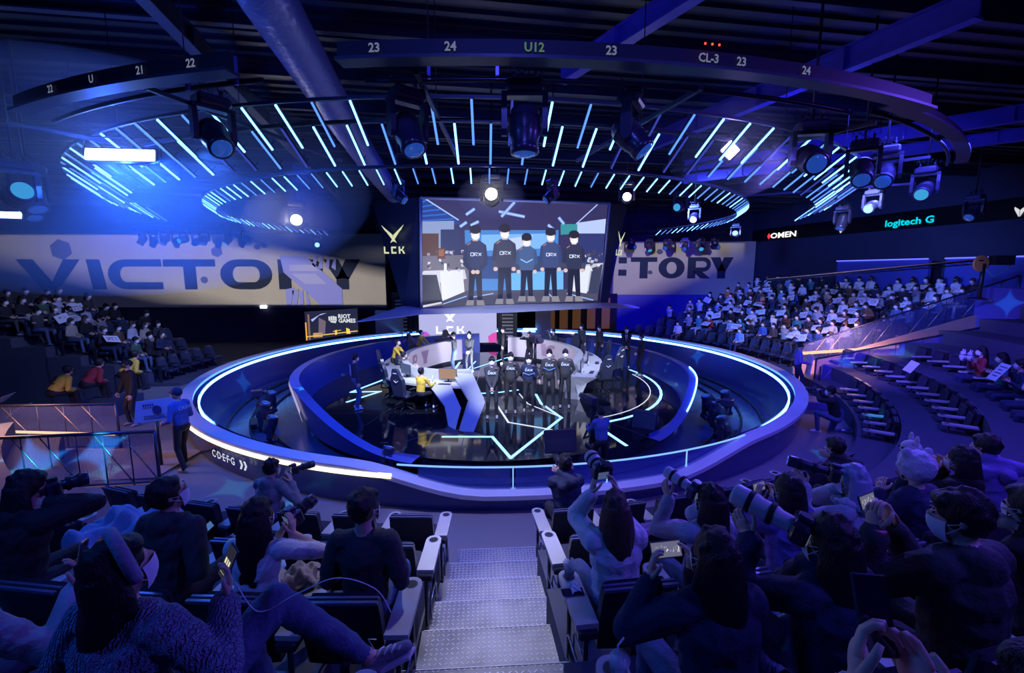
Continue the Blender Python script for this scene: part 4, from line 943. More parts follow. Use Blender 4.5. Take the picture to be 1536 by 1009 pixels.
for side, js, a0, a1 in (('right', range(8), 93, 140), ('left', range(7), -142, -86)):
    for j in js:
        R = 12.55+1.08*j; st_ = math.degrees(.64/R); n = 0; a = a0 if side == 'right' else a1
        e0 = max(a0, lim_l(j)) if side == 'left' else a0; e1 = 140-1.8*j if side == 'right' else a1
        while e0 <= a <= e1:
            n += 1; p = pol(CEN, R, a, zst(j))
            u = p.x/p.y
            if -1.16 < u < 1.14:
                t = thing('stand_chair', f'dark glossy seat, {ordinal(j+1)} row of the {side} stand, {ordinal(n)} from near railing', 'seat', tuple(p), math.radians(a), f'{side} stand seats')
                ob('backrest', ST[0], t); ob('seat', ST[1], t); 
                if j < 4: ob('armrest', ST[2], t, (.32, 0, 0))
                SEATPOS[side].append((j, n, p, math.radians(a)))
            a += st_ if side == 'right' else -st_
# ================================================================ railings and passages
M_frame = mat('rail_frame', (.05, .05, .09), .35, .5)
def mesh_mat(name, col, alpha):
    m = bpy.data.materials.new(name); m.use_nodes = True; nt = m.node_tree; b = nt.nodes['Principled BSDF']
    b.inputs['Base Color'].default_value = (*col, 1); b.inputs['Metallic'].default_value = .5; b.inputs['Roughness'].default_value = .45
    tc = nt.nodes.new('ShaderNodeTexCoord'); w1 = nt.nodes.new('ShaderNodeTexWave'); w1.inputs['Scale'].default_value = 14; nt.links.new(tc.outputs['Object'], w1.inputs['Vector'])
    r = nt.nodes.new('ShaderNodeMapRange'); r.inputs[1].default_value = .3; r.inputs[2].default_value = .7; r.inputs[3].default_value = alpha*.45; r.inputs[4].default_value = alpha*1.5
    nt.links.new(w1.outputs[0], r.inputs[0]); nt.links.new(r.outputs[0], b.inputs['Alpha']); return m
M_mesh = mesh_mat('perforated_mesh', (.12, .16, .5), .34)
M_warm = mat('warm_clad_wall', (.34, .22, .2), .6, noise=.1, nscale=3)
M_warmled = emat('warm_led', (1., .58, .36), 1.3)
def railing(label, a, b_, h, nb, name='mesh_railing', diag=True, pm=None):
    a, b_ = Vector(a), Vector(b_); t = thing(name, label, 'railing', tuple(a)); d = b_-a; up = Vector((0, 0, h))
    B().tube([up, d+up], .032, 6).build('top_rail', M_frame, t); B().tube([up*.05, d+up*.05], .02, 6).build('bottom_rail', M_frame, t)
    n = Vector((-d.y, d.x, 0)).normalized()*.004
    B().prism([up*.06, d+up*.06, d+up*.98, up*.98], n).build('mesh_panel', pm or M_mesh, t)
    for i in range(nb+1): B().tube([d*(i/nb), d*(i/nb)+up], .03 if i in (0, nb) else .012, 6).build('post', M_frame, t)
    if diag:
        for i in range(nb):
            x0, x1 = i/nb, min(1, (i+1.3)/nb)
            if i % 3 != 2: B().tube([d*x0+up*.05, d*x1+up*(.97)], .012, 5).build('brace', mat('brass_brace', (.3, .24, .22), .35, .6), t)
    return t
railing('mesh railing along the near side of the left exit ramp', (-6.95, 8.5, 0), (-10.6, 8.0, 0), 1.08, 8)
railing('mesh railing along the far side of the left exit ramp', (-9.3, 10.35, 0), (-14., 10.1, 0), 1.08, 8)
railing('mesh railing climbing beside the near edge of the right stand', (11.6, 17.9, .25), (19.8, 17.9, 2.95), 1.05, 12)
railing('mesh railing climbing in front of the right exit passage', (10.5, 15.45, .15), (18.6, 15.45, 1.75), 1.02, 9, pm=mesh_mat('dense_mesh', (.16, .16, .7), .62))
# passage walls, warm lit
q = B(); q.prism([(-9.1, 10.2, -.5), (-20, 10.0, -1.6), (-20, 10.0, .2), (-9.1, 10.2, .0)], (0, .1, 0)); struct('wall_passage', q, M_warm)
q = B(); q.prism([(-7.2, 8.7, .02), (-7.2, 10.2, .02), (-16, 10., -.25), (-16, 8.2, -.25)], (0, 0, .02)); struct('floor_ramp', q, mat('ramp_floor', (.26, .2, .22), .6, noise=.1, nscale=10))
l_ = light('passage_lamp', 'AREA', (-11., 9.1, 1.9), (-10.2, 9.2, 0), 110, (1., .5, .35), size=1.2)
o = B().tube([(-9.2, 10.12, .42), (-14, 9.95, .62)], .03, 6).build('led_cove', M_warmled); tag(o, 'warm glowing cove line low on the left ramp wall', 'lamp')
q = B(); q.prism([(11.2, 17.75, -.5), (20, 17.75, -.5), (20, 17.75, 3.0), (11.2, 17.75, .4)], (0, .1, 0)); struct('wall_passage', q, M_warm)
q = B(); q.prism([(10.6, 15.6, .03), (21, 15.6, .03), (21, 17.7, .03), (10.6, 17.7, .03)], (0, 0, .02)); struct('floor_ramp', q, MATS['ramp_floor'])
q = B(); q.prism([(12.2, 15.5, -.3), (20, 15.5, -.3), (20, 15.5, 1.9), (12.2, 15.5, .45)], (0, .08, 0)); struct('wall_passage_front', q, mat('passage_blue', (.05, .05, .3), .6))
l_ = light('passage_lamp', 'AREA', (13.0, 16.6, 2.2), (12.6, 17.4, .3), 260, (1., .5, .35), size=1.4)
o = B().tube([(11.3, 17.7, .95), (15.6, 17.7, 1.25)], .06, 6).build('led_cove', M_warmled); tag(o, 'warm glowing cove line on the right passage wall', 'lamp')
q = B(); q.prism([(18.2, 15.6, 0), (18.2, 17.9, 0), (18.2, 17.9, 3.55), (18.2, 15.6, 3.55)], (.15, 0, 0)); struct('wall_landing', q, MATS['passage_blue'])
for x, y, dz in ((9.6, 13.6, .25), (10.6, 13.1, .45), (9.9, 12.2, .25)):
    o = B().rbox((0, 0, dz/2), (1.1, .8, dz), .02).build('platform_block', mat('block_violet', (.12, .09, .3), .5)); o.location = (x, y, 0); o.rotation_euler = (0, 0, math.radians(-20)); tag(o, {9.6: 'low dark platform block at the foot of the right passage', 10.6: 'taller dark platform block beside the right passage', 9.9: 'low dark platform block nearest the side seats'}[x], 'platform')

# ================================================================ figures
def modmesh(mb, voxel, smooth_it=3, fac=.5):
    me = mb.mesh('tmp', M_black); o = bpy.data.objects.new('tmp', me); COL.objects.link(o)
    m = o.modifiers.new('r', 'REMESH'); m.mode = 'VOXEL'; m.voxel_size = voxel; m.use_smooth_shade = True
    if smooth_it: s = o.modifiers.new('s', 'SMOOTH'); s.iterations = smooth_it; s.factor = fac
    dg = bpy.context.evaluated_depsgraph_get(); out = bpy.data.meshes.new_from_object(o.evaluated_get(dg))
    bpy.data.objects.remove(o); bpy.data.meshes.remove(me)
    nv = len(out.vertices); co = np.empty(nv*3, 'f'); out.vertices.foreach_get('co', co)
    fs = [tuple(p.vertices) for p in out.polygons]; bpy.data.meshes.remove(out)
    return co.reshape(-1, 3), fs
def vrot(yaw=0., pitch=0., roll=0.):
    return Matrix.Rotation(yaw, 3, 'Z') @ Matrix.Rotation(-pitch, 3, 'X') @ Matrix.Rotation(roll, 3, 'Y')
def ik(a, t, l1, l2, hint):
    a, t = Vector(a), Vector(t); d = t-a; L = d.length
    if L > (l1+l2)*.995: d = d*((l1+l2)*.995/L); t = a+d; L = d.length
    L = max(L, abs(l1-l2)+.02)
    x = (l1*l1-l2*l2+L*L)/(2*L); h = math.sqrt(max(1e-6, l1*l1-x*x)); u = d.normalized(); hh = Vector(hint); hh = hh-u*hh.dot(u)
    if hh.length < 1e-4: hh = Vector((0, 0, -1))
    return a+u*x+hh.normalized()*h, t
CAPS_N = 10
class Fig:
    """one continuous body from tapered limbs; zones 0 skin 1 top 2 trousers 3 shoes 4 trim"""
    def __init__(s, voxel): s.mb = MB(); s.seg = []; s.vox = voxel; s.extra = MB()
    def cap(s, a, b, r0, r1, z):
        a, b = Vector(a), Vector(b); r0 = max(r0, s.vox*.9); r1 = max(r1, s.vox*.9)
        s.mb.cyl(a, b, r0, r1, CAPS_N); s.mb.ell(a, (r0,)*3, 10, 6); s.mb.ell(b, (r1,)*3, 10, 6)
        s.seg.append((a, b, (r0+r1)/2, z))
    def ell(s, c, r, z, M=None):
        s.mb.ell(c, r, 12, 8, M); s.seg.append((Vector(c), Vector(c)+Vector((0, 0, 1e-3)), sum(r)/3, z))
    def hand(s, w, d, n, side, curl, z=0, k=1.):
        """w wrist, d palm direction, n palm normal (the side fingers close towards), side +1 puts the thumb along +(d x n)"""
        d = Vector(d).normalized(); n = Vector(n); n = (n-d*n.dot(d)).normalized(); t = d.cross(n)*side
        c = w+d*.05*k; R = Matrix((t, d, n)).transposed(); s.ell(c, (.040*k, .052*k, .020*k), z, R)
        q = s.extra; q.cur = z
        for i, (off, L) in enumerate(((.030, .070), (.010, .078), (-.010, .074), (-.030, .058))):
            p0 = w+(d*.080+t*off)*k; a = curl*.5; pts = [p0-d*.02*k, p0]; dd = d
            for sgm in (.45, .32, .23):
                dd = (d*math.cos(a)+n*math.sin(a)); pts.append(pts[-1]+dd*L*sgm*k*1.05); a += curl
            q.tube(pts, [.0095*k, .0095*k, .009*k, .008*k, .0065*k], 6)
        p0 = w+(d*.025+t*.030)*k; dd = (d*.65+t*.75+n*.25).normalized(); p1 = p0+dd*.038*k; p2 = p1+(d*.8+t*.25+n*.5*min(1, curl+.3)).normalized()*.032*k; p3 = p2+(d*.8+n*.6*curl).normalized()*.024*k
        q.tube([p0-dd*.015, p0, p1, p2, p3], [.012*k, .0125*k, .011*k, .0095*k, .007*k], 6)
    def finish(s, name):
        co, fs = modmesh(s.mb, s.vox, 4)
        F = np.array([[f[0], f[1], f[2], f[-1]] for f in fs]); fc = co[F].mean(1)
        best = np.full(len(fc), 1e9); zone = np.zeros(len(fc), int)
        for a, b, r, z in s.seg:
            a = np.array(a); b = np.array(b); ab = b-a; t = np.clip(((fc-a)@ab)/max(1e-9, ab@ab), 0, 1)
            d = np.linalg.norm(fc-(a+t[:, None]*ab), axis=1)-r; k = d < best; best[k] = d[k]; zone[k] = z
        if s.vox < .012:      # cloth folds on tops and trousers
            nrm = np.cross(co[F[:, 2]]-co[F[:, 0]], co[F[:, 3]]-co[F[:, 1]]); vn = np.zeros_like(co)
            for k_ in range(4): np.add.at(vn, F[:, k_], nrm)
            vn /= np.maximum(1e-9, np.linalg.norm(vn, axis=1))[:, None]; cz = np.zeros(len(co)); cz[F[(zone == 1) | (zone == 2)].ravel()] = 1; cz[F[(zone == 0) | (zone == 3)].ravel()] = 0
            x, y, z = co[:, 0], co[:, 1], co[:, 2]; wx = x+.04*np.sin(9*z+3*y); wz = z+.05*np.sin(11*x+5*y)+.03*np.sin(23*y)
            f_ = .5*np.sin(34*wz+14*wx)+.35*np.sin(52*wx-26*wz+20*y)+.4*np.sin(21*wx+17*y-30*wz+1.3); f_ = 1-np.abs(f_)*1.3
            co = co+vn*(cz*np.clip(f_, -1, 1)*.0065)[:, None]
        q = MB(); q.v = [tuple(c) for c in co.tolist()]; q.f = fs; q.m = zone.tolist(); q.c = [(1, 1, 1)]*len(fs); q.sm = [True]*len(fs)
        n = len(q.v); q.v += s.extra.v; q.f += [tuple(i+n for i in f) for f in s.extra.f]; q.m += s.extra.m; q.c += s.extra.c; q.sm += s.extra.sm
        return q.mesh(name, [M_black]*5)
def hair_mesh(style, hc, H, shoulders, vox, seed=0, back=-1.):
    """hc head centre, H head rotation"""
    r = random.Random(seed); q = MB()
    def e(p, rr, M=None): q.ell(hc+H @ Vector(p), rr, 12, 8, H if M is None else H @ M)
    if style == 'cap':
        e((0, -.012, .035), (.092, .108, .098)); e((0, .105, .035), (.065, .06, .010)); 
    elif style == 'hat':
        e((0, -.01, .04), (.125, .14, .13)); 
        for k in range(40):
            a, b = r.uniform(0, 2*PI), r.uniform(-.2, 1.4); e((.115*math.cos(a)*math.cos(b), -.01+.13*math.sin(a)*math.cos(b), .04+.12*math.sin(b)), (.02,)*3)
        e((-.09, .0, .15), (.04, .03, .045)); e((.09, .0, .15), (.04, .03, .045))
    else:
        e((0, -.018, .022), (.088, .104, .112))
        if style in ('bowl', 'long', 'bob', 'short'): e((0, .066, .072), (.066, .03, .030))
        if style == 'bowl':
            e((0, .07, .055), (.070, .028, .034)); e((.062, .02, .03), (.028, .06, .06)); e((-.062, .02, .03), (.028, .06, .06))
        for k in range(46):
            a, b = r.uniform(0, 2*PI), r.uniform(-.1, 1.5); x, y = math.cos(a)*math.cos(b), math.sin(a)*math.cos(b)
            if y > .3 and b < .6: continue
            k_ = r.uniform(.012, .02); e((.080*x, -.018+.095*y, .022+.102*math.sin(b)), (k_, k_, k_*1.5))
        if style in ('long', 'bob', 'mid'):
            L = {'long': .36, 'bob': .15, 'mid': .24}[style]
            for k in range(15):
                a = PI*(.02+.96*k/14); x, y = math.cos(a), -math.sin(a)
                p0 = hc+H @ Vector((.072*x, -.02+.085*y, .03)); p1 = hc+H @ Vector((.092*x, -.02+.10*y, -.07)); w = r.uniform(.9, 1.12)
                p2 = Vector(p1)+Vector((.012*x*w, -.012+.03*y if y < -.3 else .01, -L*r.uniform(.85, 1.)*(.75 if abs(x) > .8 else 1.)))
                q.tube([p0, p1, (Vector(p1)+p2)/2+Vector((r.uniform(-.006, .006), r.uniform(-.006, .006), 0)), p2], [.026, .030, .028, .016], 8)
        if style == 'bun': e((0, -.115, .03), (.045, .045, .045))
    co, fs = modmesh(q, vox, 2, .4)
    o = MB(); o.v = [tuple(c) for c in co.tolist()]; o.f = fs; n = len(fs); o.m = [0]*n; o.c = [(1, 1, 1)]*n; o.sm = [True]*n
    return o.mesh('hair', M_black)
def mask_mesh(hc, H):
    q = MB(); q.smooth = True; rings = []
    for i in range(6):
        el = math.radians(8-i*13); ring = []
        for j in range(11):
            az = math.radians(-62+j*12.4); k = 1.+.06*math.cos(az)*math.cos((i-2)*.5)
            ring.append(hc+H @ Vector((.082*math.sin(az)*math.cos(el*.6), .097*math.cos(az)*k*math.cos(el*.8)+.004, -.020+.100*math.sin(el))))
        rings.append(ring)
    q.loft(rings, False, False); q.smooth = False
    for s_ in (-1, 1):
        for zz in (.0, -.05): q.tube([hc+H @ Vector((s_*.074, .045, -.02+zz*.8)), hc+H @ Vector((s_*.083, -.005, .0+zz*.2))], .0018, 4)
    return q.mesh('face_mask', M_black)
def eyes_mesh(hc, H):
    q = MB()
    for s_ in (-1, 1): q.ell(hc+H @ Vector((s_*.030, .086, .012)), (.012, .006, .0055), 8, 5, H); q.ell(hc+H @ Vector((s_*.031, .086, .032)), (.016, .005, .003), 6, 4, H)
    return q.mesh('eyes', M_black)
POSES = {}
def make_pose(key, vox, pelvis=(0, .2, .56), lean=.08, side=0., twist=0., yaw=0., pitch=0., roll=0., hl=None, hr=None, el=(-.45, -.5, -1), er=(.45, -.5, -1),
              fl=(-.12, .66, .05), fr=(.12, .66, .05), kl=(-.1, .5, 1), kr=(.1, .5, 1), hair='short', mask=True, eyes=False, sleeve=1, puff=0., curl=.55,
              hdl=None, hdr=None, pnl=None, pnr=None, hood=False, girth=1., seed=0, shorts=False, feetdir=(0, 1, 0), skirt=False, hand_k=1.):
    F = Fig(vox); P = Vector(pelvis); U = Vector((side, math.sin(lean), math.cos(lean))).normalized()
    X = Matrix.Rotation(twist, 3, 'Z') @ Vector((1, 0, 0)); X = (X-U*X.dot(U)).normalized(); Fw = U.cross(X); T = Matrix((X, Fw, U)).transposed()
    g = girth*.95; pf = puff*.6
    F.ell(P, (.165*g, .125*g, .12), 2, T); F.ell(P+U*.10, (.150*g+pf, .115*g+pf, .12), 1, T)
    F.ell(P+U*.22, (.155*g+pf, .112*g+pf, .15), 1, T); F.ell(P+U*.34-Fw*.005, (.175*g+pf, .118*g+pf, .16), 1, T)
    F.ell(P+U*.21, (.158*g+pf, .112*g+pf, .30), 1, T)
    sh = P+U*.455; F.cap(sh-X*.11, sh+X*.11, .060+pf*.8, .060+pf*.8, 1)
    nk = P+U*.50; Hm = vrot(yaw, pitch, roll); hc = nk+U*.075+Hm @ Vector((0, .022, .085))
    F.cap(nk-U*.03, hc+Hm @ Vector((0, -.02, -.06)), .052, .050, 0)
    F.ell(hc, (.074, .090, .105), 0, Hm); F.ell(hc+Hm @ Vector((0, .028, -.065)), (.052, .052, .046), 0, Hm)
    F.ell(hc+Hm @ Vector((0, .092, -.012)), (.012, .018, .020), 0, Hm)
    for s_ in (-1, 1): F.ell(hc+Hm @ Vector((s_*.076, -.008, -.002)), (.010, .018, .028), 0, Hm)
    if hood: F.cap(nk-X*.075-Fw*.05+U*.01, nk+X*.075-Fw*.05+U*.01, .042, .042, 1); F.ell(nk-Fw*.085-U*.03, (.1, .055, .085), 1, T); F.cap(nk-X*.08+Fw*.03-U*.0, nk-X*.04+Fw*.075-U*.05, .03, .025, 1); F.cap(nk+X*.08+Fw*.03-U*.0, nk+X*.04+Fw*.075-U*.05, .03, .025, 1)
    for s_, h, hint, hd, pn in ((-1, hl, el, hdl, pnl), (1, hr, er, hdr, pnr)):
        S = sh+X*(s_*.158)-U*.01
        if h is None: h = P+Vector((s_*.12, .26, .12)) if P.z < .8 else P+Vector((s_*.24, .05, -.12))
        E, Wp = ik(S, h, .285, .25, hint)
        F.cap(S, E, .054+pf, .044+pf*.8, 1); z = 1 if sleeve else 0
        if sleeve: F.cap(E, E.lerp(Wp, .92), .046+pf*.8, .036+pf*.7, 1)
        else: F.cap(S.lerp(E, .0), S.lerp(E, .75), .066+pf, .06+pf, 1)
        F.cap(E, Wp, .041, .028, 0 if not sleeve else 0)
        d = Vector(hd) if hd else (Wp-E); n = Vector(pn) if pn else Vector((-s_*1., 0, -.3))
        F.hand(Wp, d, n, 1 if (d.normalized().cross(n).dot(Vector((0, 0, 1)))+1e-3) > 0 else -1, curl, 0, hand_k)
        if s_ < 0: WL = Wp
        else: WR = Wp
    for s_, f, hint in ((-1, fl, kl), (1, fr, kr)):
        Hp = P+X*(s_*.09)-U*.02; K, A = ik(Hp, Vector(f)+Vector((0, 0, .06)), .43, .42, hint)
        F.cap(Hp, K, .088*g, .062, 2); F.cap(K, A, .060, .046, 2)
        d = Vector(feetdir).normalized(); F.cap(A-Vector((0, 0, .02))-d*.03, A+d*.13-Vector((0, 0, .055)), .042, .034, 3); F.cap(A-d*.05-Vector((0, 0, .05)), A+d*.05-Vector((0, 0, .055)), .036, .036, 3)
    D = dict(body=F.finish('body'), hc=hc, H=Hm, WL=WL, WR=WR, chest=P+U*.33, T=T, Fw=Fw)
    D['hair'] = hair_mesh(hair, hc, Hm, sh, min(.016, max(vox, .010)), seed); D['mask'] = mask_mesh(hc, Hm) if mask else None
    D['eyes'] = eyes_mesh(hc, Hm) if eyes else None; POSES[key] = D; return D
def cloth(name, col, rough=.8): return mat('cloth_'+name, col, rough, noise=.18, nscale=14, bump=.35, bscale=60)
SK = mat('skin_warm', (.62, .40, .31), .5); SK2 = mat('skin_fair', (.70, .48, .38), .5)
HAIR = mat('hair_black', (.008, .007, .010), .46, spec=.45); HAIRB = mat('hair_brown', (.06, .03, .024), .45)
def strands(m):
    nt = m.node_tree; b = nt.nodes['Principled BSDF']; tc = nt.nodes.new('ShaderNodeTexCoord'); mp = nt.nodes.new('ShaderNodeMapping'); mp.inputs['Scale'].default_value = (1, 1, .06)
    n = nt.nodes.new('ShaderNodeTexNoise'); n.inputs['Scale'].default_value = 160; n.inputs['Detail'].default_value = 3; nt.links.new(tc.outputs['Object'], mp.inputs[0]); nt.links.new(mp.outputs[0], n.inputs['Vector'])
    bp = nt.nodes.new('ShaderNodeBump'); bp.inputs['Strength'].default_value = .9; bp.inputs['Distance'].default_value = .01; nt.links.new(n.outputs[0], bp.inputs['Height']); nt.links.new(bp.outputs[0], b.inputs['Normal'])
strands(HAIR); strands(HAIRB)
MASKW = mat('mask_white', (.78, .8, .85), .7); MASKB = mat('mask_black', (.015, .015, .02), .6); EYE = mat('eye_dark', (.01, .008, .008), .3)
C = dict(black=(.012, .012, .018), charcoal=(.035, .036, .045), navy=(.018, .025, .075), white=(.72, .73, .78), grey=(.22, .23, .26), pale=(.45, .47, .55), beige=(.42, .36, .28), brown=(.12, .07, .045),
         blue=(.06, .12, .38), sky=(.20, .36, .62), green=(.05, .11, .07), red=(.32, .03, .04), yellow=(.75, .50, .05), orange=(.62, .2, .04), purple=(.20, .14, .5), pink=(.55, .25, .35), denim=(.07, .11, .22), teal=(.05, .22, .26))
CM = {k: cloth(k, v) for k, v in C.items()}
def person(key, label, loc, rz, top='black', legs='black', shoes='white', hair=None, mask='w', skin=None, sc=1., group=None, name='person'):
    D = POSES[key]; t = thing(name, label, 'person', tuple(loc), rz, group); t.scale = (sc, sc, sc)
    b = ob('body', D['body'], t)
    for i, m in enumerate((skin or SK, CM[top], CM[legs], CM[shoes], CM[top])):
        b.material_slots[i].link = 'OBJECT'; b.material_slots[i].material = m
    h = ob('hair', D['hair'], t); h.material_slots[0].link = 'OBJECT'; h.material_slots[0].material = hair or HAIR
    if D['mask'] is not None and mask:
        k = ob('face_mask', D['mask'], t); k.material_slots[0].link = 'OBJECT'; k.material_slots[0].material = MASKW if mask == 'w' else MASKB
    if D['eyes'] is not None:
        k = ob('eyes', D['eyes'], t); k.material_slots[0].link = 'OBJECT'; k.material_slots[0].material = EYE
    t['pose'] = key; return t
def wpt(t, p):
    return t.location+Matrix.Rotation(t.rotation_euler[2], 3, 'Z') @ (Vector(p)*t.scale[0])
# ---------------------------------------------------------------- stage players
stand = dict(pelvis=(0, 0, .93), lean=.03, fl=(-.13, .02, .03), fr=(.13, .02, .03), kl=(0, 1, 0), kr=(0, 1, 0))
make_pose('p_clasp', .013, **stand, hl=(-.03, .2, .90), hr=(.03, .2, .90), hair='bowl', eyes=True, pitch=-.15, puff=.015, seed=1)
make_pose('p_behind', .013, **stand, hl=(-.12, -.14, .92), hr=(.12, -.14, .92), el=(-1, -.2, -.2), er=(1, -.2, -.2), hair='bowl', eyes=True, pitch=-.1, puff=.018, seed=2)
make_pose('p_side', .013, **stand, hl=(-.27, .03, .86), hr=(.27, .03, .84), hair='bowl', eyes=True, pitch=-.12, puff=.02, seed=3)
PRINT = mat('print_pale', (.6, .65, .75), .6); PRINTR = mat('print_rust', (.5, .2, .12), .6)
def jersey(t, key, word_='DRX', m=PRINT, pip=True):
    D = POSES[key]; c = D['chest']+D['Fw']*.145
    q = B()
    if pip:
        q.prism([c+Vector((x, -.01, z)) for x, z in ((-.14, .155), (-.09, .165), (-.09, .18), (-.14, .17))], (0, .012, 0)); q.build('shoulder_print', PRINTR, t)
    text('lettering', word_, .085, c+Vector((0, .012, .03)), face_rot((-1, 0, 0), (0, 0, 1)), m, t, 1.3, .003)
    q = B(); q.prism([c+Vector((x, .004, z)) for x, z in ((.05, .085), (.1, .085), (.1, .1), (.05, .1))], (0, .01, 0)); q.build('badge', m, t)
pl = [(-.57, 12.63, 'p_clasp', 'leftmost of the five lined up, hands clasped in front', .98), (-.04, 13.13, 'p_behind', 'second of the five lined up, hands behind his back', 1.), (.5, 13.27, 'p_behind', 'middle and shortest of the five lined up, navy', .94), (1.13, 13.54, 'p_side', 'fourth of the five lined up, arms hanging', 1.01), (1.63, 13.68, 'p_behind', 'rightmost of the five lined up, beside the right desk', 1.0)]
for i, (x, y, key, d, sc) in enumerate(pl):
    t = person(key, f'player in dark jacket, {d}', (x, y, 0), PI+math.atan2(x, y)*-1+.0, 'charcoal' if i != 2 else 'navy', 'black', 'grey', sc=sc*1.06, group='players lined up on stage', skin=SK2)
    jersey(t, key, 'DRX')
    if i in (2, 3):
        q = B(); c = POSES[key]['chest']; q.prism([c+Vector(p) for p in ((-.17, .12, -.06), (0, .165, -.12), (0, .165, -.105), (-.17, .12, -.045))], (0, .01, 0)).prism([c+Vector(p) for p in ((.17, .12, -.06), (0, .165, -.12), (0, .165, -.105), (.17, .12, -.045))], (0, .01, 0)); q.build('chest_stripe', mat('stripe_blue', (.2, .4, .8), .5), t)
# ---------------------------------------------------------------- other people on the stage
make_pose('s_plain', .015, **stand, hair='short', seed=4)
make_pose('s_clasp', .015, **stand, hl=(-.03, .2, .92), hr=(.03, .2, .92), hair='short', seed=5)
make_pose('s_photo', .015, pelvis=(0, 0, .93), lean=.06, fl=(-.16, -.05, .03), fr=(.16, .1, .03), kl=(0, 1, 0), kr=(0, 1, 0), hl=(-.09, .25, 1.5), hr=(.09, .25, 1.5), el=(-1, -.1, -.5), er=(1, -.1, -.5), hair='short', seed=6, mask=False)
make_pose('s_reach', .015, pelvis=(0, 0, .90), lean=.35, fl=(-.12, -.05, .03), fr=(.12, .05, .03), kl=(0, 1, 0), kr=(0, 1, 0), hl=(-.12, .55, .95), hr=(.12, .55, .95), hair='short', pitch=-.5, seed=7, sleeve=1)
make_pose('s_sit_desk', .015, pelvis=(0, .05, .56), lean=.12, hl=(-.14, .48, .80), hr=(.16, .50, .80), fl=(-.14, .5, .04), fr=(.14, .52, .04), hair='short', pitch=-.25, seed=8)
for key, lab, x, y, rz, top, legs, sc in (
    ('s_reach', 'player in bright yellow jersey standing and packing up behind the left desk', -4.45, 16.9, -1.9, 'yellow', 'black', 1.),
    ('s_reach', 'player in yellow jersey bending over the far end of the left desk', -4.15, 19.9, -1.9, 'yellow', 'charcoal', .98),
    ('s_sit_desk', 'player in yellow jersey seated at the near end of the left desk', -2.75, 13.15, -.5, 'yellow', 'black', 1.),
    ('s_sit_desk', 'dark-haired person leaning low between the yellow-shirted players at the left desk', -3.95, 15.9, -1.2, 'black', 'black', 1.),
    ('s_plain', 'person in striped navy varsity shirt and jeans standing behind the left desk chairs', -4.75, 13.45, -1.1, 'navy', 'denim', 1.0),
    ('s_photo', 'cameraman in black jacket and jeans filming at the left desk centre', -2.35, 18.4, 1.3, 'charcoal', 'denim', 1.),
    ('s_clasp', 'man in black suit standing before the rear LED wall right of the cameraman', -1.75, 18.6, 2.9, 'black', 'black', 1.0),
    ('s_plain', 'person in dark suit with back turned beside the right rear column', -.35, 20.2, 1.6, 'black', 'black', 1.),
    ('s_photo', 'camera operator in dark clothes behind a broadcast camera at the centre rear', .75, 18.9, 2.6, 'black', 'black', .98),
    ('s_sit_desk', 'player in black seated low at the far end of the right desk', 2.1, 22.3, 2.6, 'charcoal', 'black', 1.),
    ('s_plain', 'referee in dark jacket standing at the far end of the right desk', 3.3, 21.3, 2.4, 'charcoal', 'black', 1.),
    ('s_plain', 'person in dark jacket leaning over the middle chairs of the right desk', 4.05, 20.8, 2.2, 'charcoal', 'black', 1.),
    ('s_clasp', 'tall man in black suit, white shirt and dark tie behind the right desk', 4.95, 19.5, 2.9, 'black', 'black', 1.06),
    ('s_clasp', 'man in black suit in profile at the right end of the coaches', 5.2, 18.0, 1.7, 'black', 'black', 1.0)):
    p = Vector((x, y, 0)); 
    if key == 's_sit_desk': pass
    t = person(key, lab, p, rz, top, legs, 'white' if legs != 'charcoal' else 'black', sc=sc, skin=SK2)
    if 'tie' in lab:
        q = B(); c = POSES[key]['chest']; q.prism([c+Vector(p_) for p_ in ((-.05, .11, .12), (.05, .11, .12), (.015, .135, -.12), (-.015, .135, -.12))], (0, .012, 0)).build('shirt', CM['white'], t)
        q = B(); q.prism([c+Vector(p_) for p_ in ((-.012, .125, .12), (.012, .125, .12), (.016, .15, -.10), (-.016, .15, -.10))], (0, .012, 0)).build('tie', CM['black'], t)
    if 'striped' in lab:
        c = POSES[key]['chest']
        for k in range(7): B().prism([c+Vector((-.15+.05*k, -.13-.0*abs(k-3), z)) for z in (-.2, .12)]+[c+Vector((-.143+.05*k, -.13, z)) for z in (.12, -.2)], (0, -.006, 0)).build('stripe', CM['pale'], t)
        B().prism([c+Vector(p_) for p_ in ((-.12, -.135, .06), (.12, -.135, .06), (.12, -.135, .13), (-.12, -.135, .13))], (0, -.008, 0)).build('back_patch', CM['pale'], t)
    if 'yellow' in lab and 'seated' not in lab and 'dark-haired' not in lab: pass
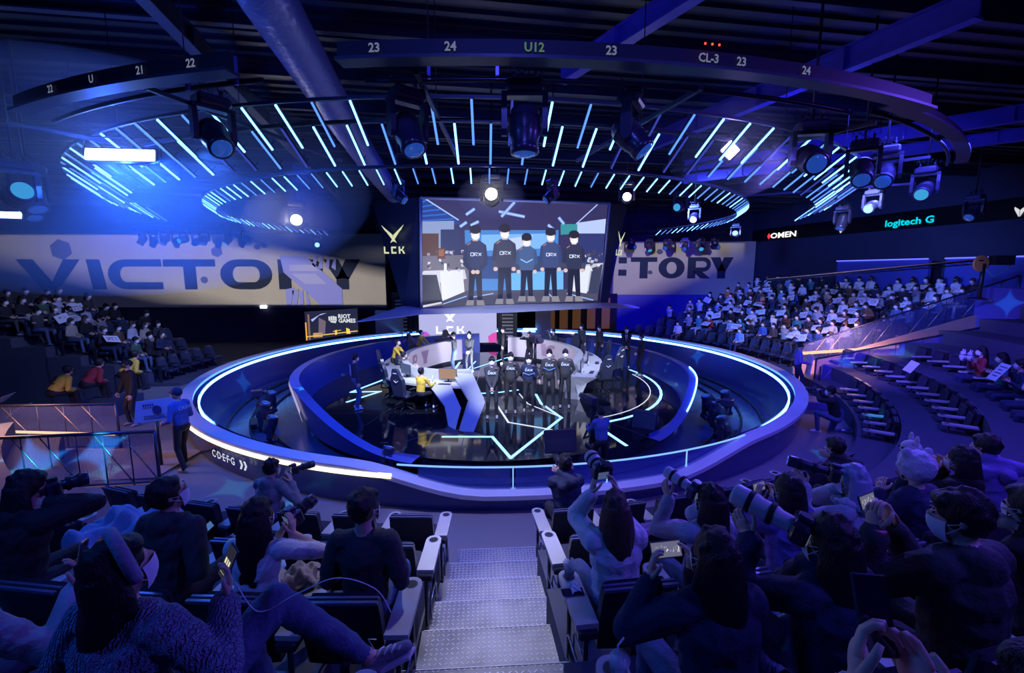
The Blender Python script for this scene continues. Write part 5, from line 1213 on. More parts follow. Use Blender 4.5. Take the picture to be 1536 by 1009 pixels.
# gaming chairs
M_gch = mat('gaming_leather', (.03, .035, .06), .35, coat=.2)
def gaming_chair_meshes():
    D = {}; q = B(); rings = []
    for z, w_, y in ((.48, .24, .0), (.62, .25, -.02), (.82, .28, -.05), (1.02, .27, -.09), (1.14, .18, -.11), (1.26, .14, -.13), (1.33, .10, -.14)):
        rings.append([(-w_, y+.03, z), (-w_*.8, y-.06, z), (w_*.8, y-.06, z), (w_, y+.03, z), (w_*.7, y+.045, z), (-w_*.7, y+.045, z)])
    q.loft(rings); D['backrest'] = (q.mesh('backrest', M_gch), (0, 0, 0))
    q = B(); q.rbox((0, .24, .46), (.52, .50, .12), .04); D['seat'] = (q.mesh('seat', M_gch), (0, 0, 0))
    q = B(); q.cyl((0, .22, .08), (0, .22, .42), .03, .03, 8); D['gas_lift'] = (q.mesh('gas_lift', M_metal), (0, 0, 0))
    q = B()
    for k in range(5): a = 2*PI*k/5; q.tube([(0, .22, .12), (.3*math.cos(a), .22+.3*math.sin(a), .07)], .022, 6).ell((.3*math.cos(a), .22+.3*math.sin(a), .035), (.03, .03, .034), 8, 6)
    D['base'] = (q.mesh('wheel_base', M_metal), (0, 0, 0))
    q = B(); q.box((.30, .22, .68), (.08, .26, .03)).box((.30, .2, .56), (.03, .05, .24)); D['armrest'] = (q.mesh('armrest', M_metal), (0, 0, 0))
    q = B(); q.box((-.30, .22, .68), (.08, .26, .03)).box((-.30, .2, .56), (.03, .05, .24)); D['armrest2'] = (q.mesh('armrest', M_metal), (0, 0, 0))
    q = B()
    q.prism([(-.085, -.128, .96), (-.0, -.128, .90), (.0, -.128, .925), (-.085, -.128, .98)], (0, -.02, 0)).prism([(.085, -.128, .96), (0, -.128, .90), (.0, -.128, .925), (.085, -.128, .98)], (0, -.02, 0)).box((0, -.14, 1.02), (.02, .015, .05)).box((0, -.18, 1.2), (.14, .012, .03))
    D['logo'] = (q.mesh('logo', mat('chair_print', (.7, .72, .8), .5)), (0, 0, 0)); return D
GC = gaming_chair_meshes()
for x, y, rz, lab in ((-3.35, 13.2, -.5, 'black gaming chair nearest the camera at the left desk'), (-4.15, 14.7, -1.0, 'black gaming chair second at the left desk, seen from behind'), (-4.75, 16.4, -1.4, 'black gaming chair third at the left desk, tilted'), (-4.6, 20.6, -1.9, 'dark gaming chair at the far end of the left desk'), (-3.2, 22.1, -2.4, 'grey gaming chair left of the rear column'),
                      (3.25, 15.4, .35, 'big black gaming chair nearest the camera at the right desk'), (4.1, 17.2, .75, 'black gaming chair second at the right desk'), (3.95, 18.8, 1.6, 'black gaming chair with pale side bolsters third at the right desk'), (2.9, 20.9, 2.2, 'black gaming chair fourth at the right desk'), (1.65, 21.9, 2.7, 'greenish gaming chair at the far end of the right desk')):
    t = thing('gaming_chair', lab, 'chair', (x, y, 0), rz, 'gaming chairs at the team desks')
    for nm, (me, l_) in GC.items(): ob(nm.rstrip('2') if nm != 'base' else 'wheel_base', me, t, l_)
# things on the desks
def monitor(label, p, rz, em):
    t = thing('desk_monitor', label, 'monitor', p, rz, 'monitors on the team desks')
    B().rbox((0, 0, .26), (.58, .03, .34), .01).build('casing', M_body, t); boxo('display', (0, -.018, .26), (.55, .006, .31), em, t); B().box((0, .03, .06), (.05, .03, .14)).box((0, .02, .008), (.24, .18, .016)).build('stand', M_metal, t)
M_scrb = mat('display_amber', (.02, .02, .02), .3, emit=(.75, .45, .25), es=.5); M_scrd = mat('display_dim', (.02, .02, .03), .2, emit=(.2, .3, .6), es=.3)
for i, (S_l, N_l, side_) in enumerate(((SL, NL, 'left'), (SR, NR, 'right'))):
    org = tL.location if i == 0 else tR.location; n = len(S_l); ks = [int(n*f) for f in ((.12, .32, .5, .68, .85) if i == 0 else (.15, .33, .52, .7, .86))]
    for j, k in enumerate(ks):
        p = org+S_l[k]+N_l[k]*.42+Vector((0, 0, .75)); rz = math.atan2(N_l[k].y, N_l[k].x)+PI/2
        monitor(f'flat monitor on the {side_} desk, {ordinal(j+1)} from {"near" if i == 0 else "far"} end', tuple(p), rz, M_scrb if (i == 0 and j == 0) else M_scrd)
        kp = org+S_l[k]+N_l[k]*.76+Vector((0, 0, .752)); kb = B().box((0, 0, .012), (.38, .13, .022)).box((0, 0, .025), (.36, .11, .006)).build('keyboard', M_body); kb.location = kp; kb.rotation_euler = (0, 0, rz); tag(kb, f'black keyboard on the {side_} desk before the {ordinal(j+1)} monitor', 'keyboard', 'keyboards on the team desks')
        k2 = min(n-1, k+2); bp = org+S_l[k2]+N_l[k2]*.5+Vector((0, 0, .752)); q = B(); q.lathe([(.032, 0), (.033, .14), (.012, .18), (.012, .2)], (0, 0, 0), 10); bt = q.build('water_bottle', mat('bottle_clear', (.6, .65, .7), .15)); bt.location = bp; tag(bt, f'pale water bottle on the {side_} desk beside the {ordinal(j+1)} monitor', 'bottle', 'bottles on the team desks')
# steadicam operator and floor monitor in front of the stage
make_pose('steadi', .013, pelvis=(0, 0, .9), lean=.1, fl=(-.16, .1, .03), fr=(.18, -.1, .03), kl=(0, 1, 0), kr=(0, 1, 0), hl=(-.12, .42, 1.12), hr=(.14, .40, 1.05), hair='short', puff=.02, seed=9)
make_pose('kneel', .013, pelvis=(0, -.05, .38), lean=.25, fl=(-.14, .3, .03), fr=(.14, -.36, .07), kl=(-.1, 1, 1), kr=(.1, .6, -.2), hl=(-.06, .38, .98), hr=(.08, .34, 1.0), el=(-1, 0, -.6), er=(1, 0, -.6), hair='short', pitch=-.05, puff=.03, seed=10)

def place(key, lab, p, rz, **k): return person(key, lab, p, rz, **k)
t = person('steadi', 'steadicam operator in a blue jacket with a camera rig at the front of the stage', (2.0, 9.75, -.5), PI*.12, 'blue', 'black', 'black')
rig = thing('steadicam_rig', 'tall steadicam camera rig with cables held before the stage', 'camera', (2.0, 9.75, -.5), PI*.12)
q = B(); q.tube([(0, .45, .55), (0, .45, 1.75)], .025, 8); q.build('post', M_metal, rig)
q = B(); q.rbox((0, .5, 1.72), (.16, .42, .2), .02).cyl((0, .70, 1.72), (0, .92, 1.72), .06, .075, 12); q.build('camera_body', M_body, rig)
q = B(); q.rbox((0, .42, .62), (.2, .3, .12), .02).rbox((.16, .4, 1.3), (.22, .04, .15), .01); q.build('battery_sled', M_body, rig)
q = B(); q.tube([(-.1, .1, 1.05), (-.28, .3, .9), (-.05, .43, 1.15)], .03, 6).box((-.1, .1, 1.0), (.3, .05, .3)); q.build('support_arm', M_metal, rig)
q = B()
for k in range(4): q.tube([(.05*k-.05, .45, 1.6-.1*k), (.22+.03*k, .38, 1.2), (.1, .4, .7), (.0, .5, .6)], .008, 5)
q.build('cable', M_black, rig)
t = thing('floor_monitor', 'black teleprompter monitor on a low stand left of the steadicam operator', 'monitor', (1.05, 9.5, -.5), .15)
B().rbox((0, 0, 1.0), (.72, .1, .5), .03, Matrix.Rotation(-.25, 3, 'X')).build('casing', M_body, t); q = B(); q.cyl((0, 0, .03), (0, 0, .8), .035, .035, 8).box((0, 0, .03), (.5, .5, .05)).box((0, .0, .28), (.3, .3, .2)); q.build('stand', M_metal, t)
t = thing('floor_monitor', 'black wedge speaker monitor at the right front of the stage floor', 'speaker', (3.6, 11.9, 0.), -.5); B().prism([(-.3, -.2, 0), (-.3, .2, 0), (-.3, .12, .42), (-.3, -.05, .42)], (.6, 0, 0)).build('cabinet', M_body, t)
bc = thing('broadcast_camera', 'big broadcast camera on a pedestal at the centre rear of the stage', 'camera', (.95, 18.4, 0), .3)
B().rbox((0, 0, 1.45), (.3, .7, .34), .03).build('camera_body', M_body, bc); B().cyl((0, -.35, 1.45), (0, -.7, 1.45), .09, .11, 12).build('lens', M_body, bc); q = B(); q.cyl((0, 0, .2), (0, 0, 1.3), .07, .05, 10)
for k in range(3): a = 2*PI*k/3; q.tube([(0, 0, .3), (.4*math.cos(a), .4*math.sin(a), .05)], .03, 6)
q.build('pedestal', M_metal, bc)
# upright fixtures in the moat and a remote camera per track
for R, a, s_, lab in ((8.0, -66, .95, 'upright dark moving light in the moat at far left of the stage wall'), (8.3, -46, .95, 'upright dark moving light nearest the C-D-E-F-G lettering in the moat'), (8.2, -56, 1.0, 'upright dark moving light, middle of three in the left moat'), (8.0, -17, .8, 'small upright moving light in the front moat beside a thin mic stand'), (7.6, 60, 1., 'upright moving light, first in the right moat behind the stage wall'), (8.1, 66, 1., 'upright moving light, second in the right moat'), (8.0, 55, 1., 'upright moving light, third in the right moat with pale cap'), (8.5, 46, 1., 'upright moving light nearest the glass in the right moat')):
    p = pol(CEN, R, a, -.5); t = mover(lab, (p.x, p.y, -.38), math.radians(a)+rt.uniform(-.6, .6), PI*.9, s_); t.rotation_euler = (PI, 0, t.rotation_euler[2])
for a, lab in ((-60, 'remote camera dolly on the left moat rails'), (52, 'remote camera dolly on the right moat rails')):
    p = pol(CEN, 8.3, a, -.5); t = thing('camera_dolly', lab, 'camera', tuple(p), math.radians(a)); B().rbox((0, 0, .12), (.7, .5, .14), .03).build('carriage', M_metal, t); B().cyl((0, 0, .2), (0, 0, .95), .05, .05, 8).build('column', M_metal, t); B().rbox((0, 0, 1.02), (.2, .3, .2), .02).cyl((0, .15, 1.02), (0, .3, 1.02), .05, .06, 10).build('camera_head', M_body, t)
t = thing('mic_stand', 'thin black microphone stand in the front moat', 'stand', (-2.75, 9.35, -.5)); q = B(); q.tube([(0, 0, 0), (0, 0, 1.0)], .012, 6).cyl((0, 0, 0), (0, 0, .02), .13, .13, 14); q.build('pole', M_metal, t); B().tube([(-.08, 0, 1.0), (.08, 0, 1.02)], .02, 6).build('clip', M_metal, t)
# ---------------------------------------------------------------- staff beside the ring
make_pose('staff_l', .012, pelvis=(0, 0, .93), lean=.04, fl=(-.13, -.12, .03), fr=(.13, .16, .03), kl=(0, 1, 0), kr=(0, 1, 0), hl=(-.2, .22, 1.02), hr=(.2, .28, 1.05), hair='cap', puff=.022, seed=11, yaw=.3, eyes=True)
t = person('staff_l', 'staff member in blue sweatshirt and black trousers wearing a dark cap by the ring', (-6.9, 9.15, 0), PI*.42, 'blue', 'black', 'beige', hair=CM['navy'], sc=1.04)
text('lettering', 'CREW', .09, POSES['staff_l']['chest']-POSES['staff_l']['Fw']*.165+Vector((0, 0, .06)), face_rot((1, 0, 0), (0, 0, 1)), PRINT, t, 1.2, .002)
sgn = thing('sign_board', 'violet-white notice board on a black stand held beside the staff member in blue', 'sign', (-7.55, 9.3, 0), .15)
B().prism([(-.42, 0, .98), (.42, 0, 1.06), (.48, .04, 1.52), (-.36, .04, 1.44)], (0, .02, 0)).build('board', mat('board_violet', (.5, .45, .72), .6), sgn)
B().tube([(0, .03, 0), (0, .03, 1.0)], .03, 8).cyl((0, .03, 0), (0, .03, .02), .2, .2, 16).build('stand', M_metal, sgn)
rr_ = random.Random(2)
for j, (zz, n_) in enumerate(((1.36, 5), (1.12, 9), (1.07, 11))):
    q = B()
    for i in range(n_): q.box((-.2+.045*i, -.004, zz+.0045*i), (.03, .004, .022 if j else .05))
    q.build('printed_text', mat('print_dark_violet', (.08, .05, .2), .6), sgn)['kind'] = 'stuff'
q = B(); q.lathe([(.09, 0), (.09, .004)], (0, 0, 0), 18, Matrix.Rotation(PI/2, 3, 'X')); q.build('printed_symbol', MATS['print_dark_violet'], sgn, (.05, -.002, 1.27))
make_pose('staff_d', .012, pelvis=(0, 0, .93), lean=.06, fl=(-.14, 0, .03), fr=(.14, .05, .03), kl=(0, 1, 0), kr=(0, 1, 0), hl=(-.30, .16, .82), hr=(.30, .16, .82), hair='cap', puff=.035, seed=12, pitch=-.3)
person('staff_d', 'man in black coat and black cap walking below the left stand', (-10.3, 12.0, 0), PI*.85, 'black', 'black', 'grey', hair=CM['black'], mask='b', sc=1.06)
person('staff_l', 'usher in purple jacket holding a white placard right of the ring', (9.85, 15.4, 0), -PI*.62, 'purple', 'navy', 'white', sc=1.02)
o = B().box((0, 0, 0), (.02, .5, .72)).build('placard', mat('card_white', (.7, .7, .75), .7)); tag(o, 'white placard held upright by the usher right of the ring', 'placard'); o.location = (10.18, 15.3, .98); o.rotation_euler = (0, .1, -.3)
t = thing('belt_barrier', 'black belt barrier post between the usher and the right railing', 'barrier', (10.5, 15.2, 0)); B().tube([(0, 0, 0), (0, 0, .95)], .03, 8).cyl((0, 0, 0), (0, 0, .03), .16, .16, 14).build('post', M_metal, t)
# ---------------------------------------------------------------- spectators in the stands
V = .021
make_pose('a_lap', V, hair='short', seed=20); make_pose('a_lapL', V, hair='mid', seed=21, yaw=.3)
make_pose('a_card', V, hl=(-.14, .42, .86), hr=(.14, .42, .86), hair='short', seed=22, pitch=-.1); make_pose('a_cardL', V, hl=(-.14, .42, .86), hr=(.14, .42, .86), hair='long', seed=23)
make_pose('a_phone', V, hl=(-.06, .34, 1.08), hr=(.08, .34, 1.08), hair='bob', seed=24, lean=.15); make_pose('a_clap', V, hl=(-.02, .34, .98), hr=(.02, .34, .98), hair='short', seed=25, puff=.02, yaw=-.2)
make_pose('a_lean', V, hl=(-.05, .42, .72), hr=(.05, .42, .72), hair='bowl', seed=26, lean=.38, pitch=.15, puff=.02); make_pose('a_arms', V, hl=(.12, .28, .80), hr=(-.12, .28, .84), hair='short', seed=27, puff=.025, yaw=.15)
ra = random.Random(11)
TOPN = dict(white='white', grey='grey', pale='pale grey', black='black', navy='navy', beige='beige', sky='light blue', charcoal='charcoal', blue='blue', red='dark red', orange='orange', green='dark green', brown='brown', denim='denim', teal='teal')
ACT = dict(a_lap='hands in lap', a_lapL='long-haired, hands in lap', a_card='card in hands', a_cardL='long-haired, card in hands', a_phone='hands raised to a phone', a_clap='clapping', a_lean='leaning forward', a_arms='arms folded')
CARDM = mat('card_paper', (.72, .73, .80), .8); INK = mat('card_ink', (.03, .04, .12), .7)
cardbase = {}
def card(label, p, R, w_=.42, h=.30, style=0, group='fan cards in the stands', th=.008):
    key = (w_, h, style)
    if key not in cardbase:
        me = B().rbox((0, 0, 0), (w_, h, th), .003).mesh('card', CARDM); q = B(); r = random.Random(style)
        if style == 1:
            for j in range(2):
                for i in range(3): q.box((-.28*w_+i*.28*w_, .12*h-.3*h*j, th*.5+.001), (.17*w_, .05*h, .002)).box((-.28*w_+i*.28*w_+r.uniform(-.05, .05)*w_, .16*h-.3*h*j, th*.5+.001), (.035*w_, .2*h, .002))
        elif style == 2:
            for j in range(4): q.box((r.uniform(-.05, .05)*w_, .3*h-.18*h*j, th*.5+.001), (r.uniform(.4, .75)*w_, .05*h, .002))
        cardbase[key] = (me, q.mesh('writing', INK) if style else None)
    me, wr = cardbase[key]; o = bpy.data.objects.new('fan_card', me); link(o); tag(o, label, 'card', group); o.matrix_world = Matrix.Translation(p) @ R.to_4x4()
    if wr: w2 = bpy.data.objects.new('writing', wr); link(w2, o)
    return o
def spectator(side, j, n, p, rz):
    pal = ['white', 'white', 'pale', 'pale', 'grey', 'sky', 'navy', 'black', 'black', 'beige', 'charcoal', 'blue', 'denim', 'green', 'brown', 'teal'] if side == 'right' else ['black', 'black', 'charcoal', 'navy', 'grey', 'pale', 'beige', 'green', 'brown', 'black', 'white']
    if ra.random() < .03: pal = ['orange', 'red']
    top = ra.choice(pal); key = ra.choices(list(ACT), (5, 3, 3 if side == 'right' else 1, 2 if side == 'right' else 1, 3, 1, 2, 2))[0]
    legs = ra.choice(['black', 'denim', 'navy', 'charcoal', 'black', 'pale']); mk = 'w' if ra.random() < .88 else 'b'
    rows = ordinal(j+1)
    lab = f'{TOPN[top]} top, {ACT[key]}, {rows} row of {side} stand, {ordinal(n)} from railing'
    t = person(key, lab, p+Vector((0, 0, .0)), rz+ra.uniform(-.12, .12), top, legs, ra.choice(['white', 'black', 'grey']), mask=mk, sc=ra.uniform(.96, 1.06), group=f'spectators in the {side} stand', hair=ra.choice([HAIR, HAIR, HAIR, HAIRB]), name='person')
    if 'card' in key:
        D = POSES[key]; c = wpt(t, (D['WL']+D['WR'])/2+Vector((0, .08, .02))); Rz = Matrix.Rotation(rz+ra.uniform(-.2, .2), 3, 'Z')
        R = Rz @ Matrix.Rotation(PI, 3, 'Z') @ Matrix.Rotation(ra.uniform(.5, 1.25), 3, 'X') @ Matrix.Rotation(ra.uniform(-.3, .3), 3, 'Z')
        card(f'white fan card held in {rows} row of {side} stand, {ordinal(n)} from railing', c, R, ra.choice([.42, .5]), .32, ra.choice([0, 0, 1, 2]))
    return t
for j, n, p, rz in SEATPOS['right']:
    a = math.degrees(rz)
    pr = .94 if j >= 2 else (.82 if j == 1 else .3)
    if n <= 1: pr *= .8
    if a > 126: pr *= (.6 if j >= 2 else .25)
    if j == 0 and a > 118: pr = .05
    if 112.5 < a < 114.5: continue
    if ra.random() < pr: spectator('right', j, n, p, rz)
for j, n, p, rz in SEATPOS['left']:
    u = p.x/p.y
    if j >= 1 and u < -.78 and ra.random() < (.95 if u < -.86 else .6): spectator('left', j, n, p, rz)
# numbered vests of the press people low in the left stand
make_pose('press', .014, lean=.75, pitch=-.2, hl=(-.12, .62, .55), hr=(.12, .62, .55), hair='short', puff=.03, seed=31)
for x, y, z, top, lab, num in ((-11.9, 13.3, .45, 'yellow', 'press photographer bent forward in yellow vest, number twenty-four', '24'), (-12.3, 12.5, .35, 'red', 'press photographer bent forward in red and white vest', '2'), (-12.5, 11.75, .3, 'yellow', 'press photographer bent forward in yellow vest, number nine', '9')):
    t = person('press', lab, (x, y, z), -.35, top, 'black', 'black', mask='b', sc=1.08); D = POSES['press']; U = D['T'].col[2]; bk = D['chest']-D['Fw']*.155-U*.03
    if top == 'yellow': text('number', num, .26, bk-D['Fw']*.02, Matrix((D['T'].col[0], U, -D['Fw'])).transposed(), CM['black'], t, 1., .008)
    B().tube([D['chest']+Vector((-.17, 0, 0)), D['chest']-D['Fw']*.155-U*.16, D['chest']+Vector((.17, 0, 0))], .012, 6).build('vest_strap', CM['black'], t)
    tag(B().box((0, 0, 0), (1.1, 1., z+.0)).build('platform_step', M_tier), f'dark step under the press photographer, {lab[-12:]}', 'step').location = (x-.05, y-.1, z/2)
for i, (px_, p, st_) in enumerate((((0), (-12.9, 11.2, .95), 2), (1, (-12.2, 10.9, .75), 2))):
    card(('white sheet with small print lying below the yellow vest, number nine', 'second white sheet tilted toward the railing below the yellow vest')[i], Vector(p), Matrix.Rotation(-PI*.4, 3, 'Z') @ Matrix.Rotation(.7, 3, 'X'), .5, .36, st_)
# spectators high in the right side block
make_pose('side_plush', .014, hl=(-.16, .4, .95), hr=(.16, .4, .95), hair='long', seed=33, yaw=.2)
M_plush = mat('plush_pale', (.6, .55, .62), .95, bump=.6, bscale=60)
def plush(label, p, m, s=1.):
    t = thing('plush_toy', label, 'toy', tuple(p), 1.2); t.scale = (s, s, s); q = B(); q.ell((0, 0, .08), (.08, .07, .09)).ell((0, .01, .2), (.07, .065, .065)); q.build('body', m, t)
    for x in (-.045, .045): B().ell((x, .0, .27), (.022, .015, .045)).build('ear', m, t)
    for x in (-.025, .025): B().ell((x, .072, .21), (.009, .006, .01)).build('eye', EYE, t)
    B().ell((-.08, .03, .1), (.025, .025, .05)).ell((.08, .03, .1), (.025, .025, .05)).build('paw', m, t); return t
for a, top, lab, k in ((66.2, 'red', 'spectator in red knit with plush toys at the right edge beyond the side seats', 'side_plush'), (62.2, 'teal', 'spectator in patterned teal top with a card at the right edge', 'a_cardL'), (58.5, 'navy', 'spectator in navy coat with both hands on a printed card, right edge', 'a_card'), (54.8, 'pale', 'spectator in pale coat holding a camera at the right edge', 'a_phone'), (51.3, 'purple', 'spectator in purple knit near the right edge, hands raised', 'a_clap')):
    p = pol(SEA, 14.7, a, .88); person(k, lab, p, math.radians(a), top, 'navy', 'black', sc=1.03, skin=SK2)
p = pol(SEA, 14.1, 66.2, .88+.98); plush('small pale plush toy held up by the spectator in red', p, M_plush); plush('second plush toy with pointed ears beside the pale one', p+Vector((-.1, -.28, .05)), M_plush, .9)
card('white card with blue print held at the right edge of the side block', pol(SEA, 14.1, 58.3, 1.95), Matrix.Rotation(1.2, 3, 'Z') @ Matrix.Rotation(PI, 3, 'Z') @ Matrix.Rotation(1., 3, 'X'), .34, .44, 2)
card('blank white card standing on a side block seat', pol(SEA, 13.2, 68, 1.55), Matrix.Rotation(1.2, 3, 'Z') @ Matrix.Rotation(PI, 3, 'Z') @ Matrix.Rotation(1., 3, 'X'), .5, .34, 0)
# camera crane above the right stand
cr = thing('camera_crane', 'long camera crane with orange cable arm reaching over the right stand', 'camera crane', (17.6, 17.2, 3.1))
e0, e1 = Vector((-.1, 0, 1.35)), Vector((-6.6, 2.6, .65)); q = B()
for off in ((0, 0, 0), (0, .06, .12), (0, -.06, .12)): q.tube([e0+Vector(off), e1+Vector(off)*.4], .025, 6)
for i in range(22): a_ = e0.lerp(e1, i/22); b_ = e0.lerp(e1, (i+1)/22); q.tube([a_, b_+Vector((0, .05, .1))], .01, 4)
q.build('boom', M_metal, cr); B().tube([e0+Vector((0, 0, .17)), e1+Vector((0, 0, .07))], .022, 6).build('orange_cable', mat('cable_orange', (.7, .28, .1), .5), cr)
q = B(); q.lathe([(.26, -.03), (.3, -.03), (.3, .03), (.26, .03)], (0, 0, 0), 20, Matrix.Rotation(PI/2, 3, 'X')); q.build('wheel', MATS['cable_orange'], cr, e0)
B().tube([(0, 0, 0), (0, 0, 1.35)], .07, 8).tube([(0, 0, .1), (.5, .3, 0)], .03, 6).tube([(0, 0, .1), (-.5, .3, 0)], .03, 6).tube([(0, 0, .1), (0, -.5, 0)], .03, 6).build('tripod', M_metal, cr)
B().tube([e1, e1+Vector((-.3, .1, -.4)), e1+Vector((-.5, .1, -.9)), e1+Vector((-.1, 0, -1.0)), e1+Vector((0, 0, -.6))], .025, 6).build('head_loop', M_metal, cr); B().rbox(e1+Vector((-.2, 0, -.75)), (.2, .3, .2), .02).build('camera_head', M_body, cr)
B().tube([e0, e0+Vector((.4, -.1, -.5)), e0+Vector((.9, -.1, -.2)), e0+Vector((1.2, -.1, .4))], .02, 6).build('counter_cable', mat('cable_teal', (.1, .35, .4), .4), cr)
B().box(e0+Vector((.75, 0, .12)), (.7, .3, .35)).build('counterweight', M_metal, cr)

person('kneel', 'kneeling photographer in black jacket and white trainers on the walkway right of the ring', (8.3, 11.35, 0), 1.05, 'black', 'denim', 'white', sc=1.08, mask='w')
t = [o for o in bpy.data.objects if o.get('pose') == 'kneel'][0]
KNEEL = t

# ================================================================ spectators around the camera
def sp_(k, s_, n, dz=0., dx=0., dy=0.):
    o = SEATS[(k, s_, n)]; return Vector(o.location)+Vector((dx, dy, dz)), o.rotation_euler[2]
def phone(label, p, R, on=True, pic=None, w_=.075, h=.155, name='smartphone'):
    t = thing(name, label, 'phone', (0, 0, 0)); t.matrix_world = Matrix.Translation(p) @ R.to_4x4()
    B().rbox((0, 0, 0), (w_, h, .009), .006).build('case', mat('phone_case', (.05, .06, .12), .25, .3, coat=.3), t)
    q = B(); q.col = (.01, .01, .02); q.poly([(-w_*.46, -h*.48, .0052), (w_*.46, -h*.48, .0052), (w_*.46, h*.48, .0052), (-w_*.46, h*.48, .0052)])
    if pic:
        for col, pts in pic: q.col = col; q.poly([(a*w_*.46, b_*h*.48, .0056) for a, b_ in pts])
    q.build('display', vcol_mat('phone_picture', 1.3, .2) if on else mat('phone_glass', (.01, .012, .03), .08, coat=.5), t)
    B().rbox((-w_*.25, h*.36, -.0065), (.03, .035, .004), .002).build('lens_block', M_body, t); return t
def stage_pic(seed, land=True):
    r = random.Random(seed); P = []
    L = []
    def rect(x0, y0, x1, y1, c): L.append((c, [(x0, y0), (x1, y0), (x1, y1), (x0, y1)] if not land else [(-y0, x0), (-y0, x1), (-y1, x1), (-y1, x0)]))
    rect(-.95, -.9, .95, .9, (.10, .10, .16))
    for i in range(26):
        x = r.uniform(-.8, .8); y = r.uniform(-.5, .3); h = r.uniform(.1, .4); c = r.choice([(.75, .75, .8), (.5, .5, .6), (.8, .75, .55), (.3, .3, .45)]); rect(x, y, x+.06, y+h, c)
    return L
def camera(label, p, R, L=.22, r=.045, white=False, name='camera'):
    """local +Y looks out of the lens, +Z is up, origin at the body centre"""
    t = thing(name, label, 'camera', (0, 0, 0)); t.matrix_world = Matrix.Translation(p) @ R.to_4x4()
    B().rbox((0, 0, 0), (.15, .075, .105), .015).rbox((0, -.0, .062), (.06, .07, .035), .01).rbox((.055, .02, 0), (.04, .06, .11), .012).build('camera_body', M_body, t)
    B().box((0, -.045, .062), (.035, .02, .025)).build('eyepiece', M_black, t); boxo('rear_display', (-.01, -.039, -.01), (.08, .003, .055), mat('rear_lcd', (.02, .03, .06), .15, emit=(.2, .3, .6), es=.3), t)
    m = mat('lens_white', (.62, .62, .66), .35) if white else M_body
    prof = [(r*.78, .035), (r*.85, .05), (r*.85, L*.3), (r, L*.36), (r, L*.6), (r*1.12, L*.66), (r*1.12, L*.95), (r*1.05, L)]
    q = B(); q.lathe([(a, b_) for a, b_ in prof], (0, 0, 0), 20, Matrix.Rotation(-PI/2, 3, 'X')); ln = q.build('lens_barrel', m, t)
    q = B()
    for y in (.42, .74): q.lathe([(r*1.14, L*y-.012), (r*1.17, L*y-.01), (r*1.17, L*y+.01), (r*1.14, L*y+.012)], (0, 0, 0), 20, Matrix.Rotation(-PI/2, 3, 'X'))
    q.build('focus_ring', M_black, ln); q = B(); q.lathe([(r*.9, L+.001), (r*.85, L+.003)], (0, 0, 0), 18, Matrix.Rotation(-PI/2, 3, 'X')); q.build('front_glass', M_lens, ln)
    return t
Vn = .009
def dirR(fwd, up=(0, 0, 1)):
    f = Vector(fwd).normalized(); x = f.cross(Vector(up)).normalized(); return Matrix((x, f, x.cross(f))).transposed()
def scrR(n, up):     # screen normal along n, long side along up
    n = Vector(n).normalized(); u = Vector(up); u = (u-n*u.dot(n)).normalized(); return Matrix((u.cross(n), u, n)).transposed()
def rv(t, v): return Matrix.Rotation(t.rotation_euler[2], 3, 'Z') @ Vector(v)
# left, third row
make_pose('f_tee', Vn, lean=.02, hl=(-.16, .42, .70), hr=(.18, .40, .66), hair='short', seed=40, yaw=-.45, pitch=-.05, sleeve=0, eyes=True, mask=True, puff=.008)
p, r_ = sp_(3, 'L', 1); person('f_tee', 'young man in dark T-shirt with glasses, seen from behind by the left of the steps', p+Vector((.06, .05, 0)), r_, 'charcoal', 'denim', 'grey', sc=1.05)
make_pose('f_cam_l', Vn, lean=.12, hl=(.08, .40, 1.02), hr=(.20, .34, 1.06), el=(-.6, 0, -1), er=(.8, 0, -1), hair='long', seed=41, yaw=-.25, sleeve=0, pitch=.02, hdr=(0, .2, 1), hdl=(.1, .9, .3), fl=(-.05, .7, .05), fr=(.25, .66, .05))
p, r_ = sp_(3, 'L', 2); t = person('f_cam_l', 'long-haired woman in pale T-shirt raising a black camera, third row left', p, r_, 'white', 'beige', 'white', sc=1.0)
camera('black mirrorless camera with a short lens raised by the long-haired woman', wpt(t, (.15, .44, 1.13)), dirR(rv(t, (.6, 1, .35))), .19, .04)
make_pose('f_glasses', Vn, lean=.18, hl=(-.02, .36, .80), hr=(.10, .36, .80), hair='short', seed=42, yaw=-.75, pitch=-.35, hood=True, puff=.035, curl=.8)
p, r_ = sp_(3, 'L', 3); t = person('f_glasses', 'man with glasses and white mask in a dark hoodie looking down at his phone', p+Vector((-.05, .1, .0)), r_+.0, 'charcoal', 'black', 'black', sc=1.06)
D = POSES['f_glasses']; q = B(); H = D['H']; hc = D['hc']
for s_ in (-1, 1): q.tube([hc+H @ Vector((s_*.032+.026*math.cos(a), .102, .010+.022*math.sin(a))) for a in [2*PI*i/12 for i in range(13)]], .0022, 5, False); q.tube([hc+H @ Vector((s_*.058, .10, .015)), hc+H @ Vector((s_*.080, .0, .015))], .002, 4)
q.build('glasses', mat('wire_gold', (.5, .42, .3), .3, .8), t)
phone('smartphone with dark display held low by the man with glasses', wpt(t, (.09, .44, .86)), scrR(rv(t, (-.2, -.7, 1)), rv(t, (.5, .6, .5))), pic=[((.05, .12, .3), [(-1, -1), (1, -1), (1, 1), (-1, 1)])])
make_pose('f_cam_dark', Vn, lean=.2, hl=(-.02, .36, 1.10), hr=(.12, .36, 1.10), hair='bob', seed=43, yaw=-.5, puff=.04, hood=True)
p, r_ = sp_(3, 'L', 5); t = person('f_cam_dark', 'photographer in black padded coat shooting from the left edge', p+Vector((.12, 0, .02)), r_-.1, 'black', 'black', 'black', mask='b', sc=1.05)
